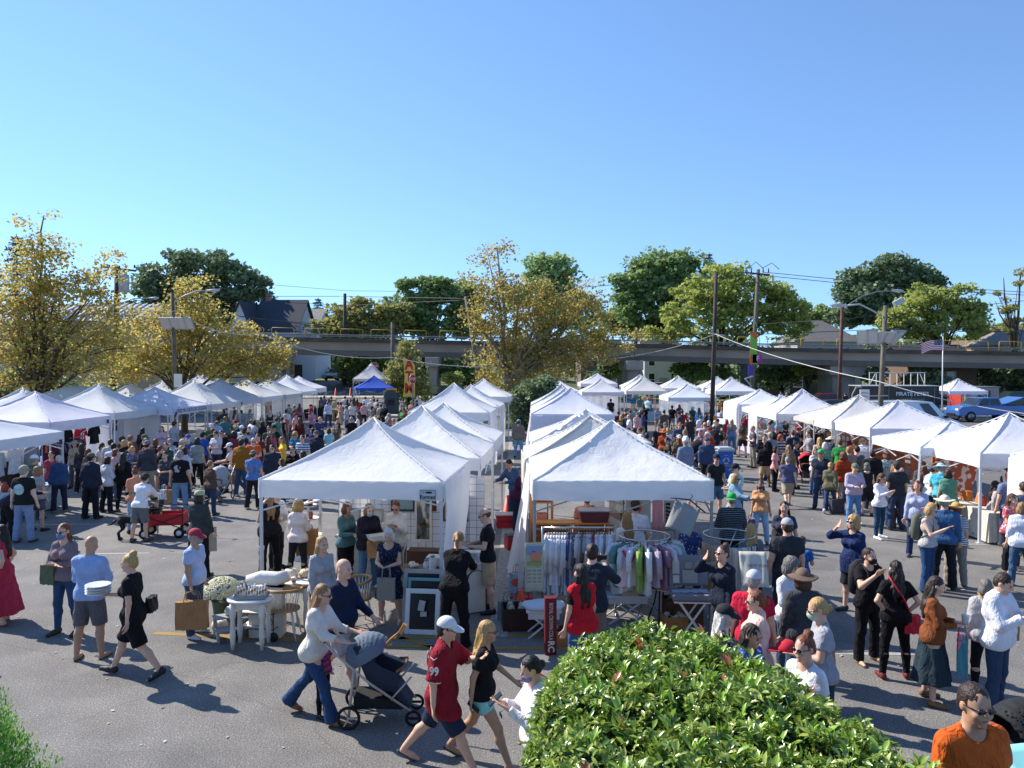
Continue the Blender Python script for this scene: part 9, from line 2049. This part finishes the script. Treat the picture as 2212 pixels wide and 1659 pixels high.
stroller(Q(1725,820,2.765,2000,1400),-120,'small dark stroller pushed by the person in black tee and shorts','#1f232c','#1b1c20','#2a2a2c',.9)
stroller(Q(1125,1060,2.37,2700,1450),-100,'black stroller with bright red hood in the right aisle','#15161a','#b81f32','#2a2a2c',1.0)
stroller(Vector((X(2195,6.6),6.6,0)),190,'black stroller cut off at the lower right corner of the view','#17181c','#1b1c20','#9a9c9e',1.25)
sheet_cloth(Vector((X(2235,5.3),5.3,1.62)),.55,.5,10,-60,mat('aqua_board','#8fd4d2',rough=.6),'aqua coloured panel poking in at the lower right corner','aqua_panel','panel',None,.004)
wp=Q(1430,1575,2.37,0,1450);r=thing('red_wagon',wp+Vector((.25,.1,0)),10,'red folding pull wagon with black frame and white wheels in the left aisle','wagon');RD=mat('wagon_red','#b8242c',rough=.7,bump=.2);q=MB()
q.box((0,0,.32),(.95,.48,.02))
for sx in(-1,1):q.box((sx*.475,0,.46),(.012,.48,.27));q.box((0,sx*.24,.46),(.94,.012,.27))
q.build('tub',RD,r);q=MB()
for sx in(-1,1):
 for sy in(-1,1):q.bar((sx*.48,sy*.26,.15),(sx*.48,sy*.26,.75),.025)
 q.bar((sx*.48,-.26,.22),(-sx*.48,-.26,.58),.02);q.bar((-.48,sx*.26,.74),(.48,sx*.26,.74),.02)
q.tube([(.48,0,.3),(.75,0,.55),(1.0,0,.85)],.015,6);q.tube([(.95,-.1,.85),(1.05,0,.88),(.95,.1,.85)],.02,6);q.build('frame',BLK,r)
for sx in(-1,1):
 for sy in(-1,1):q=MB();M=Matrix.Rotation(R(90),3,'X');q.lathe([(.06,-.03),(.12,-.035),(.13,0),(.12,.035),(.06,.03)],(sx*.40,sy*.31,.13),18,M=M);w_=q.build('wheel',TY,r);q=MB();q.lathe([(.02,-.04),(.065,-.038),(.065,.038),(.02,.04)],(sx*.40,sy*.31,.13),14,M=M);q.build('hub',WH,w_)
tod,J,s=person(wp+Vector((.05,.1,.33)),.95,5,'sit',False,0,'tee','#5f6a4c','shorts','#333a44','short','sandy',lod=1,shoe=None,label='toddler sitting in the red wagon holding its rim',group='shoppers by the left row of tents');tod.location.z=.33-J['pel'][2]*s+.1
def dog(p,rz,label,c_,H=.6,curly=False,L_=.62,tail='up',name='dog'):
 r=thing(name,p,rz,label,'dog');S=Sdf();k=H/.6;g=lambda*a:np.array(a)*k
 S.cap(g(.20,0,.47),g(-.02,0,.46),.115*k,.10*k,k=.05);S.cap(g(-.02,0,.46),g(-.27,0,.48),.09*k,.095*k,k=.05)
 S.cap(g(.22,0,.50),g(.36,0,.66),.075*k,.06*k,k=.05);S.ell(g(.40,0,.70),(.075*k,.062*k,.062*k),k=.03);S.cap(g(.43,0,.685),g(.53,0,.665),.038*k,.028*k,k=.02)
 for sy in(-1,1):
  S.cap(g(.38,sy*.06,.74),g(.36,sy*.085,.62),.022*k,.03*k,k=.01)
  S.cap(g(.20,sy*.075,.42),g(.21,sy*.08,.22),.045*k,.028*k,k=.04);S.cap(g(.21,sy*.08,.22),g(.20,sy*.08,.04),.026*k,.022*k,k=.01);S.cap(g(.20,sy*.08,.025),g(.25,sy*.08,.02),.024*k,.02*k,k=.01)
  S.cap(g(-.27,sy*.07,.44),g(-.22,sy*.08,.27),.07*k,.038*k,k=.04);S.cap(g(-.22,sy*.08,.27),g(-.33,sy*.08,.17),.034*k,.024*k,k=.01);S.cap(g(-.33,sy*.08,.17),g(-.31,sy*.08,.035),.023*k,.02*k,k=.01);S.cap(g(-.31,sy*.08,.025),g(-.26,sy*.08,.02),.023*k,.02*k,k=.01)
 if tail=='up':S.cap(g(-.34,0,.54),g(-.42,0,.68),.025*k,.03*k,k=.02)
 else:S.cap(g(-.34,0,.50),g(-.47,0,.38),.028*k,.02*k,k=.02);S.cap(g(-.47,0,.38),g(-.55,0,.36),.022*k,.014*k,k=.02)
 if curly:S.post.append(lambda P,D:D-.012+.012*np.sin(70*P[...,0]+3*np.sin(40*P[...,2]))*np.sin(66*P[...,1])*np.sin(74*P[...,2]))
 me=pmesh(('dog',label),lambda:S.mesh(.012),'body');padd('body',me,mat('fur',c_,rough=.8,var=.25,vscale=20,bump=.5,bscale=60),r)
 q=MB();q.lathe([(.005,-.01),(.014,0),(.005,.012)],tuple(g(.555,0,.672)),8);q.build('nose',BLK,r);return r
dog(Q(1185,1600,2.37,0,1450)+Vector((.12,.1,0)),20,'black dog standing behind the red wagon','#16161a',.62,False,tail='down');dog(Q(515,1490,2.37,3330,1450),172,'curly brown poodle on a lead in the right aisle','#7a3f24',.52,True)
# ---------------------------------------------------------------- things people carry
def hung(id_,i,w,h,d,m,label,rz=None,hh=.16,dx=0,dy=0,**k):p=handp(id_,i);return bag(p+Vector((dx,dy,-h-hh+.02)),w,h,d,m,label,PE[id_][0].rotation_euler.z*57.3 if rz is None else rz,hh=hh,**k)
hung('bagman',0,.46,.42,.16,KR,'large brown paper bag held by the person in red cap',8);hung('mustard',1,.24,.33,.12,KR,'brown paper bag held by the person in mustard jacket',0)
hung('totegirl',1,.34,.5,.08,mat('canvas_tote','#bdb6a6',rough=.9,bump=.3),'off white canvas tote hanging from the person in olive cap',20,hh=.25);hung('skullback',1,.26,.36,.14,KR,'brown paper bag beside the person in black graphic tee',0)
hung('skullback',1,.2,.26,.14,mat('white_plastic','#d4d6d8',rough=.4),'white plastic bag carried with the brown bag',0,dx=-.16);hung('pinkback',0,.42,.5,.22,KR,'big brown paper sack under the arm of the person in pale pink',10,hh=.1)
hung('tray',0,.26,.3,.15,KR,'small brown paper bag below the white tray',5,hh=.08,handle=False);hung('navydots',1,.28,.34,.12,mat('string_bag','#8c887c',rough=.9,bump=.5),'grey drawstring bag held by the person in dotted navy dress',0,hh=.2)
hung('quiltbag',0,.44,.46,.14,mat('quilted_bag','#33363f',rough=.8,kind=('check','#484c58',26.0)),'large dark quilted tote of the person in olive jacket',20,hh=.25);hung('peach',0,.2,.4,.12,mat('floral_bag','#6a4a68',rough=.8,kind=('flower','#e0c4d0',20.0,.3)),'floral print bag in the hand of the person in peach',10,hh=.12)
hung('cupgirl',1,.40,.40,.12,mat('patch_bag','#3f7f8c',rough=.5,kind=('patch','#d86a78',7.0)),'teal and coral patchwork shopper of the person in brown and denim',60,hh=.2);hung('floral',0,.36,.4,.12,mat('green_tote','#3f6a4c',rough=.8),'green tote with pink heart held by the person in red floral blouse',10,hh=.22)
hung('bucket',0,.34,.4,.2,KR,'brown paper bag with tissue beside the person in grey sweater',-5,hh=.1);hung('whitetote',0,.3,.5,.08,mat('newsprint_tote','#b9b7a8',rough=.8,kind=('patch','#6a6f7c',14.0)),'pale printed tote next to the brown paper bag',20,hh=.12)
def shoulder_bag(id_,side,z,w,h,c_,label,strap=True,back=.06):
 r_,J,s=PE[id_];rz=r_.rotation_euler.z*57.3;p=loc_on(id_,(side*.20,back,z));b_=bag(p,w,h,.1,mat('leather_'+c_,c_,rough=.5),label,rz,handle=False,name='shoulder_bag');top_=loc_on(id_,(-side*.12,.0,1.50))-p
 if strap:Mi=Matrix.Rotation(-r_.rotation_euler.z,3,'Z');e=Mi@top_;q=MB();q.tube([(0,0,h*.9),(e.x*.4,.10+e.y*.3,h+(e.z-h)*.45),(e.x*.9,e.y+.13,e.z-.05),(e.x,e.y+.02,e.z+.02)],.011,5);q.build('strap',mat('leather_'+c_,c_,rough=.5),b_)
 return b_
shoulder_bag('redbag',-1,.70,.2,.24,'#c0283a','bright red crossbody bag of the person in black');shoulder_bag('tanbag',-1,.86,.38,.32,'#a07444','tan leather shoulder bag of the person in grey hoodie')
shoulder_bag('maskgirl',-1,.80,.24,.3,'#4c5a3c','olive green shoulder bag of the person with crossed arms',back=-.1);shoulder_bag('phonegirl',1,.72,.2,.28,'#b01c34','crimson shoulder bag of the person in cream sweater',back=.02);shoulder_bag('plates',-1,.84,.2,.2,'#17181b','small black waist bag of the person carrying plates',strap=False,back=.16)
def backpack(id_,c_,label):
 r_,J,s=PE[id_];r=thing('backpack',loc_on(id_,(0,.20,.98)),r_.rotation_euler.z*57.3,label,'backpack');m=mat('backpack_'+c_,c_,rough=.8,bump=.3);q=MB();q.lathe([(.10,0),(.16,.04),(.17,.25),(.15,.42),(.06,.5)],(0,0,0),16,sy=.62);q.build('body',m,r)
 q=MB();q.lathe([(.08,.05),(.12,.08),(.12,.2),(.07,.24)],(0,.07,0),12,sy=.6);q.build('pocket',m,r);q=MB()
 for sx in(-1,1):q.tube([(sx*.1,-.08,.42),(sx*.12,-.2,.50),(sx*.12,-.33,.40),(sx*.13,-.34,.2),(sx*.14,-.12,.08)],.014,5)
 q.build('straps',m,r)
backpack('packman','#1a1b1e','black backpack worn by the person in black tee and mask');backpack('sequin','#5c5f54','grey green backpack worn by the person in patterned tank top')
def held(name,id_,i,build,m,label,cat,off=(0,0,0)):
 q=MB();build(q);o=q.build(name,m);r_=PE[id_][0];o.location=handp(id_,i)+Vector(off);o.rotation_euler=(0,0,r_.rotation_euler.z);return tag(o,label,cat)
PH=mat('phone_black','#111216',rough=.2)
for id_,i,lb in(('phonegirl',0,'dark phone in the hands of the masked person in cream sweater'),('sequin',0,'phone held by the person in patterned tank top'),('phoneman',1,'pink cased phone held by the person in white hoodie'),('blonde',0,'black phone swinging in the hand of the person in mint shorts')):
 held('phone',id_,i,lambda q:q.box((0,-.03,.02),(.075,.012,.15),Matrix.Rotation(R(-50),3,'X')),PH if 'pink' not in lb else mat('phone_pink','#d87a88',rough=.3),lb,'phone')
pl=handp('plates',0);r=thing('stacked_plates',pl+Vector((-.08,-.02,.02)),0,'stack of wrapped white scalloped plates carried by the person in black','plates')
for k in range(4):q=MB();q.lathe([(.06,k*.035),(.15,k*.035+.012),(.165,k*.035+.028),(.15,k*.035+.024),(.05,k*.035+.012)],(0,0,0),32,wob=lambda a,z:.03*math.sin(12*a));q.build('plate',mat('glazed_white','#cfd4d8',rough=.25),r)
tr=handp('tray',1);held('ceramic_tray','tray',1,lambda q:q.prism([(-.2,0),(.2,0),(.24,.09),(-.24,.09)],-.14,.10),mat('glazed_cream','#cfcdc2',rough=.3),'white ceramic dish carried by the person in black kimono','dish',(.05,-.05,-.02))
held('camera','camera',0,lambda q:(q.box((0,-.02,.02),(.13,.07,.09)),q.lathe([(.035,0),(.035,.09)],(0,-.05,.02),12,M=Matrix.Rotation(R(90),3,'X'))),BLK,'black camera raised by the person in dark blue','camera')
held('plastic_cup','cupgirl',0,lambda q:(q.lathe([(.03,0),(.045,.13),(.046,.135)],(0,-.02,.0),14),q.tube([(0,-.02,.1),(.01,-.02,.24)],.004,5)),mat('clear_cup','#b9c0c6',rough=.15),'clear plastic cup with straw held by the person in brown','cup')
held('baseball_cap','redcap',0,lambda q:(q.lathe([(.11,0),(.11,.05),(.07,.11),(.01,.125)],(0,0,-.02),16),q.box((0,-.13,-.01),(.13,.12,.012))),mat('cap_red','#c01f34',rough=.8),'red baseball cap held by the person in grey tee','cap',(0,0,.02))
held('sunglasses','phonegirl',1,lambda q:(q.lathe([(.02,-.003),(.02,.003)],(-.025,0,-.1),10,M=Matrix.Rotation(R(90),3,'X')),q.lathe([(.02,-.003),(.02,.003)],(.025,0,-.1),10,M=Matrix.Rotation(R(90),3,'X')),q.tube([(-.045,0,-.1),(-.05,.08,-.06)],.003,4)),BLK,'sunglasses dangling from the hand of the masked person','sunglasses')
r_,J,s=PE['redvest'];padd('shirt_sleeves',pmesh(('top','stand',True,.01,'tee',0),lambda:top_sdf(J,True,.01,'tee',.002,1).mesh(.0115),'tee'),cloth_mat('#18181b'),r_)
def on_person(id_,s_,size,v,rz,m=WOOD,name='lettering',sx=1,rx=90,bold=.004):return text_mesh(s_,size,.002,m,name,PE[id_][0],v,(R(rx),0,R(rz)),sx=sx,bold=bold)
r_,J,s=PE['jersey'];sh_=J['sh0'];el=J['el0'];mid=sh_+(el-sh_)*.48
on_person('jersey','99',.12,(mid[0]-.098,mid[1],mid[2]),-90,sx=.85,bold=.004);on_person('jersey','99',.26,(0,.142,1.2),180,sx=.85,bold=.008)
q=MB();u=(el-sh_)/np.linalg.norm(el-sh_)
for k,c_ in((.86,'#d8a52c'),(.92,'#e0e0e0')):q=MB();c0=sh_+(el-sh_)*k;q.tube([c0,c0+u*.014],.0815,16,cap=False);q.build('sleeve_stripe',mat('stripe_'+c_,c_,rough=.8),r_)
q=MB();q.tube([(mid[0]-.08,mid[1]-.03,mid[2]+.14),(mid[0]-.082,mid[1]+.01,mid[2]+.115),(mid[0]-.078,mid[1]+.05,mid[2]+.15)],[.002,.008,.001],6);q.build('swoosh_mark',WOOD,r_)
def disc(id_,rad,v,m,name='shirt_graphic'):
 q=MB();q.lathe([(.002,-.003),(rad,-.002),(rad,.002),(.002,.003)],v,20,M=None) if False else q.prism([(rad*math.cos(a),rad*math.sin(a)) for a in[i*.314 for i in range(20)]],-.004,.004,off=v);q.build(name,m,PE[id_][0])
disc('tealback',.12,(0,.165,1.22),mat('graphic_teal','#5fa0a8',rough=.8,c2='#cfd8d8',var=.1,vscale=6));disc('skullback',.10,(0,.165,1.25),mat('graphic_grey','#a8aaac',rough=.8,kind=('patch','#1c1d22',24.0)));disc('bluetee',.10,(0,.16,1.20),mat('graphic_mauve','#8a7a98',rough=.8,kind=('patch','#5f82be',26.0)));disc('wagonman',.07,(.02,.215,1.25),mat('graphic_olive','#6a6a58',rough=.8,kind=('patch','#a89a84',30.0)))
